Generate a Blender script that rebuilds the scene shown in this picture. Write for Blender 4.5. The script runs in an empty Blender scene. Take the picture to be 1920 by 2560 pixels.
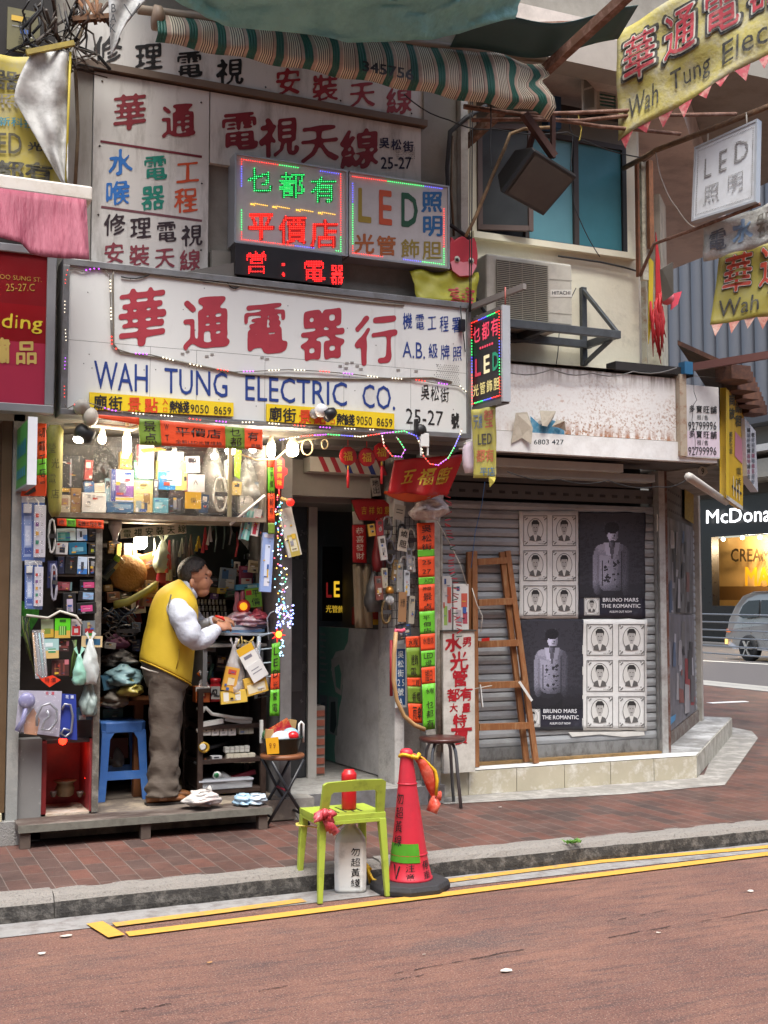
import bpy,math,random
import numpy as np
from mathutils import Vector as V,Matrix,noise
random.seed(7)
S=bpy.context.scene
COL=S.collection
R=math.radians
F=3000.0; CX,CY=960.0,1280.0
YAW,PIT=R(24.0),R(4.0)
CAM=(0.0,-7.6,1.62)
cam=bpy.data.cameras.new("camera"); cam.sensor_fit='VERTICAL'; cam.sensor_height=36.0
cam.lens=36.0*F/2560.0; cam.clip_end=500.0; cam.clip_start=.05
camo=bpy.data.objects.new("camera",cam); COL.objects.link(camo)
camo.location=CAM; camo.rotation_euler=(math.pi/2+PIT,0,-YAW); S.camera=camo
W=bpy.data.worlds.new("World"); S.world=W; W.use_nodes=True
nt=W.node_tree; bgn=nt.nodes['Background']
sky=nt.nodes.new('ShaderNodeTexSky'); sky.sky_type='NISHITA'; sky.sun_disc=False
SUN_EL,SUN_AZ=R(66),R(196)
sky.sun_elevation=SUN_EL; sky.sun_rotation=SUN_AZ; sky.dust_density=4.0; sky.air_density=1.2; sky.ozone_density=1.0
hs=nt.nodes.new('ShaderNodeHueSaturation'); hs.inputs['Saturation'].default_value=.95
nt.links.new(sky.outputs[0],hs.inputs['Color']); nt.links.new(hs.outputs[0],bgn.inputs[0])
bgn.inputs[1].default_value=0.13
sun=bpy.data.lights.new("sun",'SUN'); sun.energy=1.5; sun.angle=R(25); sun.color=(.96,1,1)
suno=bpy.data.objects.new("sun",sun); COL.objects.link(suno)
sd=V((math.sin(SUN_AZ)*math.cos(SUN_EL),math.cos(SUN_AZ)*math.cos(SUN_EL),math.sin(SUN_EL)))
suno.rotation_euler=sd.to_track_quat('Z','Y').to_euler()
S.view_settings.view_transform='Standard'; S.view_settings.look='None'
S.view_settings.exposure=1.5; S.view_settings.gamma=1.0
S.cycles.max_bounces=8; S.cycles.transparent_max_bounces=12; S.cycles.caustics_reflective=False
S.cycles.caustics_refractive=False; S.cycles.sample_clamp_indirect=4.0; S.cycles.use_denoising=True
cy_,sy_,cp_,sp_=math.cos(YAW),math.sin(YAW),math.cos(PIT),math.sin(PIT)
RT=V((cy_,-sy_,0)); FW=V((sy_*cp_,cy_*cp_,sp_)); UP=V((-sy_*sp_,-cy_*sp_,cp_)); CV=V(CAM)
def ray(px,py):return FW+RT*((px-CX)/F)-UP*((py-CY)/F)
def P(px,py,Y):
 d=ray(px,py); return CV+d*((Y-CAM[1])/d.y)
def PX(px,py,X):
 d=ray(px,py); return CV+d*((X-CAM[0])/d.x)
def G(px,py,Z):
 d=ray(px,py); return CV+d*((Z-CAM[2])/d.z)
def fY(Y):return lambda u,v,d=0.0:P(u,v,Y-d)
def fX(X):return lambda u,v,d=0.0:PX(u,v,X-d)
def f4(a,b,c,d4):
 n=(b-a).cross(d4-a).normalized()
 if n.dot(CV-a)<0:n=-n
 def f(u,v,d=0.0):return(a*(1-u)+b*u)*(1-v)+(d4*(1-u)+c*u)*v+n*d
 f.n=n
 return f
def lin(h):
 h=h.lstrip('#'); c=[int(h[i:i+2],16)/255 for i in(0,2,4)]
 return[x/12.92 if x<=.04045 else((x+.055)/1.055)**2.4 for x in c]
MC={}
def C(h,rough=.55,n=.1,sc=9.,metal=0.,bump=0.,bs=60.,em=0.,dirt=None,da=.5,ds=3.,spec=.5,stretch=None,alpha=1.,thr=.46,trans=0.,bd=.01):
 key=(h,rough,n,sc,metal,bump,bs,em,dirt,da,ds,spec,stretch,alpha,thr,trans,bd)
 if key in MC:return MC[key]
 m=bpy.data.materials.new('mat_'+h.strip('#')); m.use_nodes=True; t=m.node_tree; b=t.nodes['Principled BSDF']
 c=lin(h); N=t.nodes.new; L=t.links.new
 b.inputs['Roughness'].default_value=rough; b.inputs['Metallic'].default_value=metal
 b.inputs['Specular IOR Level'].default_value=spec; b.inputs['Alpha'].default_value=alpha
 b.inputs['Transmission Weight'].default_value=trans
 if em:
  b.inputs['Emission Color'].default_value=(*c,1); b.inputs['Emission Strength'].default_value=em
 tc=N('ShaderNodeTexCoord'); vec=tc.outputs['Object']
 if stretch:
  mp=N('ShaderNodeMapping'); mp.inputs['Scale'].default_value=stretch; L(vec,mp.inputs[0]); vec=mp.outputs[0]
 if n>0:
  nz=N('ShaderNodeTexNoise'); nz.inputs['Scale'].default_value=sc; nz.inputs['Detail'].default_value=6; nz.inputs['Roughness'].default_value=.65; L(vec,nz.inputs['Vector'])
  mx=N('ShaderNodeMix'); mx.data_type='RGBA'
  mx.inputs[6].default_value=(*[x*(1-n*2)for x in c],1); mx.inputs[7].default_value=(*[min(1,x*(1+n*1.6))for x in c],1)
  L(nz.outputs['Fac'],mx.inputs[0]); out=mx.outputs[2]
  if dirt:
   nd=N('ShaderNodeTexNoise'); nd.inputs['Scale'].default_value=ds; nd.inputs['Detail'].default_value=9; nd.inputs['Roughness'].default_value=.72; L(vec,nd.inputs['Vector'])
   mr=N('ShaderNodeMapRange'); mr.inputs[1].default_value=thr; mr.inputs[2].default_value=thr+.18; mr.inputs[3].default_value=0; mr.inputs[4].default_value=da
   L(nd.outputs['Fac'],mr.inputs[0])
   m2=N('ShaderNodeMix'); m2.data_type='RGBA'; L(mr.outputs[0],m2.inputs[0]); L(out,m2.inputs[6]); m2.inputs[7].default_value=(*lin(dirt),1); out=m2.outputs[2]
  L(out,b.inputs['Base Color'])
  ma=N('ShaderNodeMath'); ma.operation='MULTIPLY_ADD'; ma.inputs[1].default_value=.25; ma.inputs[2].default_value=rough-.12; L(nz.outputs['Fac'],ma.inputs[0]); L(ma.outputs[0],b.inputs['Roughness'])
 else:b.inputs['Base Color'].default_value=(*c,1)
 if bump:
  nb=N('ShaderNodeTexNoise'); nb.inputs['Scale'].default_value=bs; nb.inputs['Detail'].default_value=5; L(vec,nb.inputs['Vector'])
  bp=N('ShaderNodeBump'); bp.inputs['Strength'].default_value=bump; bp.inputs['Distance'].default_value=bd; L(nb.outputs['Fac'],bp.inputs['Height']); L(bp.outputs[0],b.inputs['Normal'])
 MC[key]=m; return m
def glassy(h,tint=.75,gloss=.1,name='clear_plastic'):
 key=('gl',h,tint,gloss)
 if key in MC:return MC[key]
 m=bpy.data.materials.new(name); m.use_nodes=True; t=m.node_tree; t.nodes.remove(t.nodes['Principled BSDF']); N=t.nodes.new; L=t.links.new
 tr=N('ShaderNodeBsdfTransparent'); c=lin(h); tr.inputs[0].default_value=(*[1-(1-x)*(1-tint)for x in c],1)
 df=N('ShaderNodeBsdfDiffuse'); df.inputs[0].default_value=(*c,1)
 gl=N('ShaderNodeBsdfGlossy'); gl.inputs['Roughness'].default_value=.12
 nz=N('ShaderNodeTexNoise'); nz.inputs['Scale'].default_value=16; nz.inputs['Detail'].default_value=3
 bp=N('ShaderNodeBump'); bp.inputs['Strength'].default_value=.8; bp.inputs['Distance'].default_value=.03; L(nz.outputs['Fac'],bp.inputs['Height']); L(bp.outputs[0],gl.inputs['Normal'])
 m1=N('ShaderNodeMixShader'); m1.inputs[0].default_value=1-tint; L(tr.outputs[0],m1.inputs[1]); L(df.outputs[0],m1.inputs[2])
 m2=N('ShaderNodeMixShader'); m2.inputs[0].default_value=gloss; L(m1.outputs[0],m2.inputs[1]); L(gl.outputs[0],m2.inputs[2])
 L(m2.outputs[0],t.nodes['Material Output'].inputs[0]); MC[key]=m; return m
class B:
 def __init__(s):s.v=[]; s.f=[]; s.mi=[]; s.sm=[]; s.mats=[]
 def add(s,vs,fs,m,smooth=False):
  if m not in s.mats:s.mats.append(m)
  k=s.mats.index(m); o=len(s.v); s.v+=[tuple(p)for p in vs]
  for f in fs:s.f.append([o+i for i in f]); s.mi.append(k); s.sm.append(smooth)
  return s
 def box(s,x0,x1,y0,y1,z0,z1,m):
  x0,x1=min(x0,x1),max(x0,x1); y0,y1=min(y0,y1),max(y0,y1); z0,z1=min(z0,z1),max(z0,z1)
  return s.add([(x0,y0,z0),(x1,y0,z0),(x1,y1,z0),(x0,y1,z0),(x0,y0,z1),(x1,y0,z1),(x1,y1,z1),(x0,y1,z1)],BF,m)
 def obox(s,c,sz,M,m):
  c=V(c); h=[a/2 for a in sz]
  return s.add([c+M@V((i*h[0],j*h[1],k*h[2]))for i,j,k in CN],BF,m)
 def beam(s,a,b,w,h,m,up=(0,0,1)):
  a=V(a); b=V(b); d=b-a; L=d.length; d.normalize(); u=V(up)
  if abs(d.dot(u))>.95:u=V((0,1,0))
  r=d.cross(u).normalized(); u=r.cross(d)
  return s.obox((a+b)/2,(L,w,h),Matrix((d,r,u)).transposed(),m)
 def tube(s,pts,r,m,n=6,smooth=True,caps=True,sq=1.0):
  pts=[V(p)for p in pts]; N=len(pts); vs=[]; fs=[]
  rr=r if isinstance(r,(list,tuple))else[r]*N
  pu=None
  for i,p in enumerate(pts):
   d=(pts[min(i+1,N-1)]-pts[max(i-1,0)])
   d=d.normalized()if d.length>1e-9 else V((0,0,1))
   if pu is None:
    u=V((0,0,1))if abs(d.z)<.9 else V((0,1,0))
   else:u=pu
   u=(u-d*u.dot(d)).normalized(); pu=u; w=d.cross(u)
   for k in range(n):
    a=2*math.pi*k/n; vs.append(p+u*(math.cos(a)*rr[i])+w*(math.sin(a)*rr[i]*sq))
  for i in range(N-1):
   for k in range(n):
    a=i*n+k; b=i*n+(k+1)%n; fs.append([a,b,b+n,a+n])
  if caps:fs.append(list(range(n))[::-1]); fs.append([(N-1)*n+k for k in range(n)])
  return s.add(vs,fs,m,smooth)
 def loft(s,rings,m,smooth=True,caps=True):
  n=len(rings[0]); vs=[p for r in rings for p in r]; fs=[]
  for i in range(len(rings)-1):
   for k in range(n):
    a=i*n+k; b=i*n+(k+1)%n; fs.append([a,b,b+n,a+n])
  if caps:fs.append(list(range(n))[::-1]); fs.append([(len(rings)-1)*n+k for k in range(n)])
  return s.add(vs,fs,m,smooth)
 def lathe(s,base,prof,m,n=20,ax=None,smooth=True,sx=1.,sy=1.,caps=True):
  base=V(base); M=ax or Matrix.Identity(3)
  return s.loft([[base+M@V((r*sx*math.cos(2*math.pi*k/n),r*sy*math.sin(2*math.pi*k/n),z))for k in range(n)]for r,z in prof],m,smooth,caps)
 def ball(s,c,r,m,n=10,sx=1,sy=1,sz=1,M=None):
  k=max(4,n//2+1); M=M or Matrix.Identity(3); c=V(c)
  return s.loft([[c+M@V((r*sx*math.sin(math.pi*(i+.02)/(k+.04))*math.cos(2*math.pi*j/n),r*sy*math.sin(math.pi*(i+.02)/(k+.04))*math.sin(2*math.pi*j/n),-r*sz*math.cos(math.pi*i/k)))for j in range(n)]for i in range(k+1)],m,True)
 def grid(s,fn,nu,nv,m,smooth=True):
  vs=[fn(i/nu,j/nv)for j in range(nv+1)for i in range(nu+1)]
  fs=[[j*(nu+1)+i,j*(nu+1)+i+1,(j+1)*(nu+1)+i+1,(j+1)*(nu+1)+i]for j in range(nv)for i in range(nu)]
  if callable(m)and not isinstance(m,bpy.types.Material):
   for j in range(nv):
    for i in range(nu):
     q=fs[j*nu+i]; s.add([vs[k]for k in q],[[0,1,2,3]],m((i+.5)/nu,(j+.5)/nv),smooth)
   return s
  return s.add(vs,fs,m,smooth)
 def plate(s,pts,d,m,back=None):
  n=len(pts); pts=[V(p)for p in pts]; d=V(d); vs=pts+[p+d for p in pts]
  fs=[list(range(n)),[n+k for k in range(n)][::-1]]+[[k,n+k,n+(k+1)%n,(k+1)%n]for k in range(n)]
  return s.add(vs,fs,m)
 def glyph(s,ch,m,fmap,d=.003,N=48,r=.0,brush=0.,em=True):
  vs,fs=letter(ch,N,r,brush,em)
  return s.add([fmap(x,y,d)for x,y in vs],fs,m)
 def row(s,txt,m,f,c0,c1,h0,h1=None,w=1.,r=.0,brush=0.,N=48,d=.003,tilt=0.):
  n=len(txt); h1=h1 or h0; r_=r
  for i,ch in enumerate(txt):
   if ch==' ':continue
   r=r_*(.6 if ch in '電' else 1)
   t=i/max(1,n-1); cx=c0[0]+(c1[0]-c0[0])*t; cy=c0[1]+(c1[1]-c0[1])*t; h=h0+(h1-h0)*t
   ww=h*w*(1 if ord(ch)>0x2000 else .62)
   s.glyph(ch,m,lambda x,y,dd:f(cx+(x-.5)*ww,cy+(.5-y)*h+tilt*(x-.5)*ww,dd),d,N,r,brush)
  return s
 def tq(s,txt,m,f,TL,TR,BR,BL,N=40,r=.0,brush=0.,d=.003):
  vs,fs=letter(txt,N,r,brush,False)
  def q(x,y):
   y=1-y
   u=(TL[0]*(1-x)+TR[0]*x)*(1-y)+(BL[0]*(1-x)+BR[0]*x)*y
   v=(TL[1]*(1-x)+TR[1]*x)*(1-y)+(BL[1]*(1-x)+BR[1]*x)*y
   return f(u,v,d)
  return s.add([q(x,y)for x,y in vs],fs,m)
 def tr(s,txt,m,f,x0,y0,x1,y1,**k):return s.tq(txt,m,f,(x0,y0),(x1,y0),(x1,y1),(x0,y1),**k)
 def dots(s,txt,m,f,c0,c1,h0,h1=None,n=13,rad=.004,w=1.,thr=.33,d=.008):
  N=len(txt); h1=h1 or h0
  for i,ch in enumerate(txt):
   if ch==' ':continue
   t=i/max(1,N-1); cx=c0[0]+(c1[0]-c0[0])*t; cy=c0[1]+(c1[1]-c0[1])*t; h=h0+(h1-h0)*t
   ww=h*w*(1 if ord(ch)>0x2000 else .62)
   g=coverage(ch,n*6,True)[0]
   for a in range(n):
    for b in range(n):
     if g[a*6:a*6+6,b*6:b*6+6].mean()>thr:
      s.dot(f(cx+((b+.5)/n-.5)*ww,cy+(.5-(a+.5)/n)*h,d),rad,m)
  return s
 def dot(s,p,r,m):
  x,y,z=p
  return s.add([(x+r,y,z),(x-r,y,z),(x,y+r,z),(x,y-r,z),(x,y,z+r),(x,y,z-r)],[[4,0,2],[4,2,1],[4,1,3],[4,3,0],[5,2,0],[5,1,2],[5,3,1],[5,0,3]],m)
 def build(s,name,parent=None,loc=None,bevel=0,sub=0,solid=0):
  vs=s.v
  if not vs:return None
  if loc is None:
   if parent is not None:loc=ORG[parent]
   else:
    a=np.array(vs); loc=V(((a[:,0].min()+a[:,0].max())/2,(a[:,1].min()+a[:,1].max())/2,a[:,2].min()))
  loc=V(loc)
  me=bpy.data.meshes.new(name); me.from_pydata([(p[0]-loc[0],p[1]-loc[1],p[2]-loc[2])for p in vs],[],s.f)
  for m in s.mats:me.materials.append(m)
  me.polygons.foreach_set('material_index',s.mi); me.polygons.foreach_set('use_smooth',s.sm); me.update()
  o=bpy.data.objects.new(name,me); COL.objects.link(o)
  if parent is not None:o.parent=parent; o.location=loc-ORG[parent]
  else:o.location=loc
  ORG[o]=loc
  if bevel:
   md=o.modifiers.new('bevel','BEVEL'); md.width=bevel; md.segments=2; md.limit_method='ANGLE'
  if solid:
   md=o.modifiers.new('solid','SOLIDIFY'); md.thickness=solid; md.offset=0
  if sub:
   md=o.modifiers.new('sub','SUBSURF'); md.levels=sub; md.render_levels=sub
  return o
ORG={}
BF=[[3,2,1,0],[4,5,6,7],[0,1,5,4],[1,2,6,5],[2,3,7,6],[3,0,4,7]]
CN=[(-1,-1,-1),(1,-1,-1),(1,1,-1),(-1,1,-1),(-1,-1,1),(1,-1,1),(1,1,1),(-1,1,1)]
def tag(o,label,cat,group=None):
 o['label']=label; o['category']=cat
 if group:o['group']=group
 return o
def thing(name,label,cat,loc,group=None,rz=0.):
 o=bpy.data.objects.new(name,None); COL.objects.link(o); o.location=V(loc); o.empty_display_size=.05
 ORG[o]=V(loc); return tag(o,label,cat,group)
def single(b,name,label,cat,group=None,**k):return tag(b.build(name,**k),label,cat,group)
def struct(b,name,**k):
 o=b.build(name,**k); o['kind']='structure'; return o
LC={}; CC={}
def coverage(txt,N,em):
 k=(txt,N,em)
 if k in CC:return CC[k]
 cu=bpy.data.curves.new('t','FONT'); cu.body=txt; cu.size=1; cu.resolution_u=2
 ob=bpy.data.objects.new('t',cu); me=ob.to_mesh(); me.calc_loop_triangles()
 co=np.array([v.co[:2]for v in me.vertices])if len(me.vertices)else np.zeros((1,2))
 tris=[tuple(t.vertices)for t in me.loop_triangles]
 x0,y0=co.min(0); x1,y1=co.max(0)
 if em and len(txt)==1:
  if ord(txt)>0x2000:x0,x1,y0,y1=0.,1.,-.12,.88
  else:
   y0,y1=-.02,.72; mid=(x0+x1)/2; x0,x1=mid-.3,mid+.3
 px=.06*(y1-y0); x0-=px; x1+=px; y0-=px; y1+=px
 H=N; Wd=max(4,int(round(N*(x1-x0)/(y1-y0))))
 g=np.zeros((H,Wd),bool)
 X=(co[:,0]-x0)/(x1-x0)*Wd; Y=(co[:,1]-y0)/(y1-y0)*H
 for a,b,c in tris:
  ax,ay,bx,by,qx,qy=X[a],Y[a],X[b],Y[b],X[c],Y[c]
  i0=max(0,int(min(ax,bx,qx)-.5)); i1=min(Wd,int(max(ax,bx,qx)+1.5)); j0=max(0,int(min(ay,by,qy)-.5)); j1=min(H,int(max(ay,by,qy)+1.5))
  if i1<=i0 or j1<=j0:continue
  xs=np.arange(i0,i1)+.5; ys=(np.arange(j0,j1)+.5)[:,None]
  d1=(xs-bx)*(ay-by)-(ax-bx)*(ys-by); d2=(xs-qx)*(by-qy)-(bx-qx)*(ys-qy); d3=(xs-ax)*(qy-ay)-(qx-ax)*(ys-ay)
  g[j0:j1,i0:i1]|=~(((d1<0)|(d2<0)|(d3<0))&((d1>0)|(d2>0)|(d3>0)))
 ob.to_mesh_clear(); bpy.data.objects.remove(ob); bpy.data.curves.remove(cu)
 CC[k]=(g.astype(float),Wd/H); return CC[k]
def blur(g,s):
 k=max(1,int(s*2.5)); w=np.exp(-np.arange(-k,k+1)**2/(2*s*s)); w/=w.sum()
 p=np.pad(g,k); o=sum(w[i]*p[i:i+g.shape[0],:]for i in range(2*k+1)); return sum(w[i]*o[:,i:i+g.shape[1]]for i in range(2*k+1))
def letter(txt,N,r,brush,em):
 key=(txt,N,r,brush,em)
 if key in LC:return LC[key]
 g,asp=coverage(txt,N,em); H,Wd=g.shape
 if brush:
  nz=np.array([[noise.noise((i*3.2/N,j*3.2/N,(ord(txt[0])%97)*1.7))for i in range(Wd)]for j in range(H)])
  rad=N*np.clip(r*(1+brush*1.6*nz),0.004,1)
 else:rad=np.full((H,Wd),N*r)
 if r>0:
  o=np.zeros_like(g); K=int(math.ceil(rad.max())); pg=np.pad(g,K)
  for dj in range(-K,K+1):
   for di in range(-K,K+1):
    dist=math.hypot(dj*1.1,di)
    if dist>K+.5:continue
    sh=pg[K+dj:K+dj+H,K+di:K+di+Wd]
    o=np.maximum(o,sh*np.clip(rad+.5-dist,0,1))
  g=o
 g=blur(g,max(.6,N*(.012+.012*bool(brush))))
 T=.46; g[0,:]=g[-1,:]=0; g[:,0]=g[:,-1]=0
 ins=g>T; vs=[]; fs=[]; vid={}
 def vert(x,y):
  k=(round(x,3),round(y,3))
  if k not in vid:
   u=(x+.5)/Wd; v=(y+.5)/H
   if brush:v=v+(u-.5)*.13*brush*(1 if len(txt)==1 else 0)
   vid[k]=len(vs); vs.append((u,v))
  return vid[k]
 full=ins[:-1,:-1]&ins[:-1,1:]&ins[1:,:-1]&ins[1:,1:]; anyi=ins[:-1,:-1]|ins[:-1,1:]|ins[1:,:-1]|ins[1:,1:]
 for j in range(H-1):
  i=0
  while i<Wd-1:
   if full[j,i]:
    k=i
    while k<Wd-1 and full[j,k]:k+=1
    fs.append([vert(i,j),vert(k,j),vert(k,j+1),vert(i,j+1)]); i=k; continue
   if anyi[j,i]:
    cs=[(i,j),(i+1,j),(i+1,j+1),(i,j+1)]; pl=[]
    for q in range(4):
     a=cs[q]; b=cs[(q+1)%4]; ga=g[a[1],a[0]]; gb=g[b[1],b[0]]
     if ga>T:pl.append(vert(*a))
     if(ga>T)!=(gb>T):
      t=(T-ga)/(gb-ga); pl.append(vert(a[0]+(b[0]-a[0])*t,a[1]+(b[1]-a[1])*t))
    pl=[p for n_,p in enumerate(pl)if p!=pl[n_-1]]
    if len(pl)>2:fs.append(pl)
   i+=1
 LC[key]=(vs,fs); return LC[key]
def jit(a):return random.uniform(-a,a)
def N3(x,y,z):return noise.noise((x,y,z))
# ======= ground
def paver_mat():
 m=bpy.data.materials.new('brick_paving'); m.use_nodes=True; t=m.node_tree; b=t.nodes['Principled BSDF']; N=t.nodes.new; L=t.links.new
 tc=N('ShaderNodeTexCoord'); sp=N('ShaderNodeSeparateXYZ'); L(tc.outputs['Object'],sp.inputs[0]); cb=N('ShaderNodeCombineXYZ'); L(sp.outputs[1],cb.inputs[0]); L(sp.outputs[0],cb.inputs[1])
 br=N('ShaderNodeTexBrick'); br.inputs['Scale'].default_value=1; br.inputs['Brick Width'].default_value=.225; br.inputs['Row Height'].default_value=.113
 br.inputs['Mortar Size'].default_value=.0035; br.inputs['Mortar Smooth'].default_value=.3; br.offset=.5; br.inputs['Bias'].default_value=-.15
 br.inputs['Color1'].default_value=(*lin('664339'),1); br.inputs['Color2'].default_value=(*lin('453a36'),1); br.inputs['Mortar'].default_value=(*lin('6f625a'),1)
 L(cb.outputs[0],br.inputs['Vector'])
 br2=N('ShaderNodeTexBrick'); br2.inputs['Scale'].default_value=1; br2.inputs['Brick Width'].default_value=.225; br2.inputs['Row Height'].default_value=.113; br2.inputs['Mortar Size'].default_value=0; br2.offset=.5
 br2.inputs['Color1'].default_value=(0,0,0,1); br2.inputs['Color2'].default_value=(1,1,1,1); br2.inputs['Bias'].default_value=-.62
 mp=N('ShaderNodeMapping'); mp.inputs['Location'].default_value=(.225*34,.113*22,0); L(cb.outputs[0],mp.inputs[0]); L(mp.outputs[0],br2.inputs['Vector'])
 rp=N('ShaderNodeMapRange'); rp.inputs[1].default_value=.45; rp.inputs[2].default_value=.8; rp.inputs[4].default_value=.8; L(br2.outputs['Color'],rp.inputs[0])
 mxx=N('ShaderNodeMix'); mxx.data_type='RGBA'; mxx.inputs[7].default_value=(*lin('4b4644'),1); L(rp.outputs[0],mxx.inputs[0]); L(br.outputs['Color'],mxx.inputs[6])
 n1=N('ShaderNodeTexNoise'); n1.inputs['Scale'].default_value=2.2; n1.inputs['Detail'].default_value=10; n1.inputs['Roughness'].default_value=.7; L(tc.outputs['Object'],n1.inputs['Vector'])
 mr=N('ShaderNodeMapRange'); mr.inputs[1].default_value=.3; mr.inputs[2].default_value=.75; mr.inputs[3].default_value=.45; mr.inputs[4].default_value=1.35; L(n1.outputs['Fac'],mr.inputs[0])
 mu=N('ShaderNodeMix'); mu.data_type='RGBA'; mu.blend_type='MULTIPLY'; mu.inputs[0].default_value=1; L(mxx.outputs[2],mu.inputs[6]); L(mr.outputs[0],mu.inputs[7])
 n2=N('ShaderNodeTexNoise'); n2.inputs['Scale'].default_value=7; n2.inputs['Detail'].default_value=12; n2.inputs['Roughness'].default_value=.8; L(tc.outputs['Object'],n2.inputs['Vector'])
 r2=N('ShaderNodeMapRange'); r2.inputs[1].default_value=.6; r2.inputs[2].default_value=.72; r2.inputs[4].default_value=.45; L(n2.outputs['Fac'],r2.inputs[0])
 m3=N('ShaderNodeMix'); m3.data_type='RGBA'; L(r2.outputs[0],m3.inputs[0]); L(mu.outputs[2],m3.inputs[6]); m3.inputs[7].default_value=(*lin('75625a'),1)
 L(m3.outputs[2],b.inputs['Base Color']); b.inputs['Roughness'].default_value=.62
 bp=N('ShaderNodeBump'); bp.inputs['Strength'].default_value=.6; bp.inputs['Distance'].default_value=.004; ad=N('ShaderNodeMath'); ad.operation='MULTIPLY_ADD'; ad.inputs[1].default_value=-1.; L(br.outputs['Fac'],ad.inputs[0]); L(n2.outputs['Fac'],ad.inputs[2])
 L(ad.outputs[0],bp.inputs['Height']); L(bp.outputs[0],b.inputs['Normal']); return m
def road_mat():
 m=bpy.data.materials.new('red_asphalt'); m.use_nodes=True; t=m.node_tree; b=t.nodes['Principled BSDF']; N=t.nodes.new; L=t.links.new
 tc=N('ShaderNodeTexCoord'); o=tc.outputs['Object']
 def nz(s,d,r,st=None):
  x=N('ShaderNodeTexNoise'); x.inputs['Scale'].default_value=s; x.inputs['Detail'].default_value=d; x.inputs['Roughness'].default_value=r
  if st:
   mp=N('ShaderNodeMapping'); mp.inputs['Scale'].default_value=st; L(o,mp.inputs[0]); L(mp.outputs[0],x.inputs['Vector'])
  else:L(o,x.inputs['Vector'])
  return x.outputs['Fac']
 def mix(f,a,bb,lo,hi,amt=1):
  mr=N('ShaderNodeMapRange'); mr.inputs[1].default_value=lo; mr.inputs[2].default_value=hi; mr.inputs[4].default_value=amt; L(f,mr.inputs[0])
  x=N('ShaderNodeMix'); x.data_type='RGBA'; L(mr.outputs[0],x.inputs[0])
  for k,q in((6,a),(7,bb)):
   if isinstance(q,str):x.inputs[k].default_value=(*lin(q),1)
   else:L(q,x.inputs[k])
  return x.outputs[2]
 c=mix(nz(1.3,8,.7),'66443b','88604f',.3,.7)
 c=mix(nz(9,9,.75,(.3,1.8,1)),c,'4c3a37',.47,.66,.9); c=mix(nz(2.2,9,.8,(.5,1.2,1)),c,'5a4a48',.56,.68,.7); c=mix(nz(.8,6,.7,(.5,1.3,1)),c,'4f4341',.55,.68,.75)
 c=mix(nz(4,10,.8,(.5,1.5,1)),c,'8d7061',.58,.75,.5)
 c=mix(nz(130,3,.6),c,'b59a8c',.57,.68,.85)
 c=mix(nz(100,3,.6),c,'402c28',.54,.66,.9); c=mix(nz(45,4,.7),c,'9a6c60',.56,.66,.5)
 L(c,b.inputs['Base Color']); b.inputs['Roughness'].default_value=.78
 bp=N('ShaderNodeBump'); bp.inputs['Strength'].default_value=.8; bp.inputs['Distance'].default_value=.012; L(nz(120,4,.7),bp.inputs['Height']); L(bp.outputs[0],b.inputs['Normal']); return m
PAVE=paver_mat(); ROAD=road_mat()
conc=C('8f8a84',.8,.14,6,bump=.3,bs=50,dirt='5d5751',da=.6,ds=4)
b=B(); b.box(-150,250,-150,250,-.3,-.008,C('4a4644',.85,.12,3)); struct(b,'ground')
b=B(); b.add([(-40,-30,0),(60,-30,0),(60,-1.25,0),(-40,-1.25,0)],[[0,1,2,3]],ROAD);
for(x0,y0,x1,y1)in((960,2440,1330,2370),(1520,2345,1920,2275),(1000,2450,1060,2438),(300,2530,470,2505),(1180,2400,1260,2382),(640,2480,720,2466),(1520,2305,1700,2270)):
 p,q=G(x0,y0,.0),G(x1,y1,.0); n_=16; pts=[p+(q-p)*(k/n_)+V((0,jit(.006),.0035))for k in range(n_+1)]
 for k in range(n_):
  if random.random()<.6:w_=V((0,.002+.002*random.random(),0)); b.add([pts[k]-w_,pts[k+1]-w_,pts[k+1]+w_,pts[k]+w_],[[0,1,2,3]],C('2f2422',.9))
struct(b,'road',loc=(0,0,0))
b=B(); b.add([(13.6,-1.25,.004),(26,-1.25,.004),(26,90,.004),(13.6,90,.004)],[[0,1,2,3]],C('55504e',.8,.1,4,bump=.2)); struct(b,'side_road')
b=B(); b.plate([(-20,-1.17,.12),(13.2,-1.17,.12),(13.2,70,.12),(-20,70,.12)],(0,0,-.2),PAVE); struct(b,'pavement',loc=(0,0,0))
b=B(); b.box(13.2,13.9,-1.3,70,-.1,.13,C('a09c94',.8,.1)); b.box(13.9,14.5,-1.3,70,-.1,.06,C('8d8a84',.8,.1)); struct(b,'side_kerb')
b=B(); b.box(25.2,60,-1.25,90,-.1,.12,C('77726c',.8)); struct(b,'far_pavement')
b=B(); x=-6.35
kgr=C('35322f',.9,.3,20,bump=.6,bs=90,dirt='6f6a64',da=.85,ds=14,thr=.47)
kst=C('87817a',.85,.22,60,bump=.7,bs=120,dirt='4a4642',da=.8,ds=60,thr=.5)
while x<13:
 L_=4.135-x if abs(x+1.83-4.135)<.9 else random.uniform(1.75,1.9)
 z=.122+jit(.004); y=-1.302+jit(.006)
 n=14
 prof=[(y,-.05),(y-.004,.03),(y+.004,.085),(y+.025,.112),(y+.06,z),(y+.15,z+.002),(y+.15,-.05)]
 rg=[[(x+.0025+(L_-.005)*k/n,p[0]+jit(.003),p[1]+jit(.003))for p in prof]for k in range(n+1)]
 b.loft(rg,kst,smooth=False)
 b.loft([[(q[0],q[1]-.0025,q[2]+jit(.004)-(.012*random.random()if qi==2 else 0))for qi,q in enumerate(r[:3])]+[(q[0],q[1]-.0006,q[2])for q in r[2:0:-1]]for r in rg],kgr,smooth=False)
 x+=L_
struct(b,'kerb')
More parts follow.
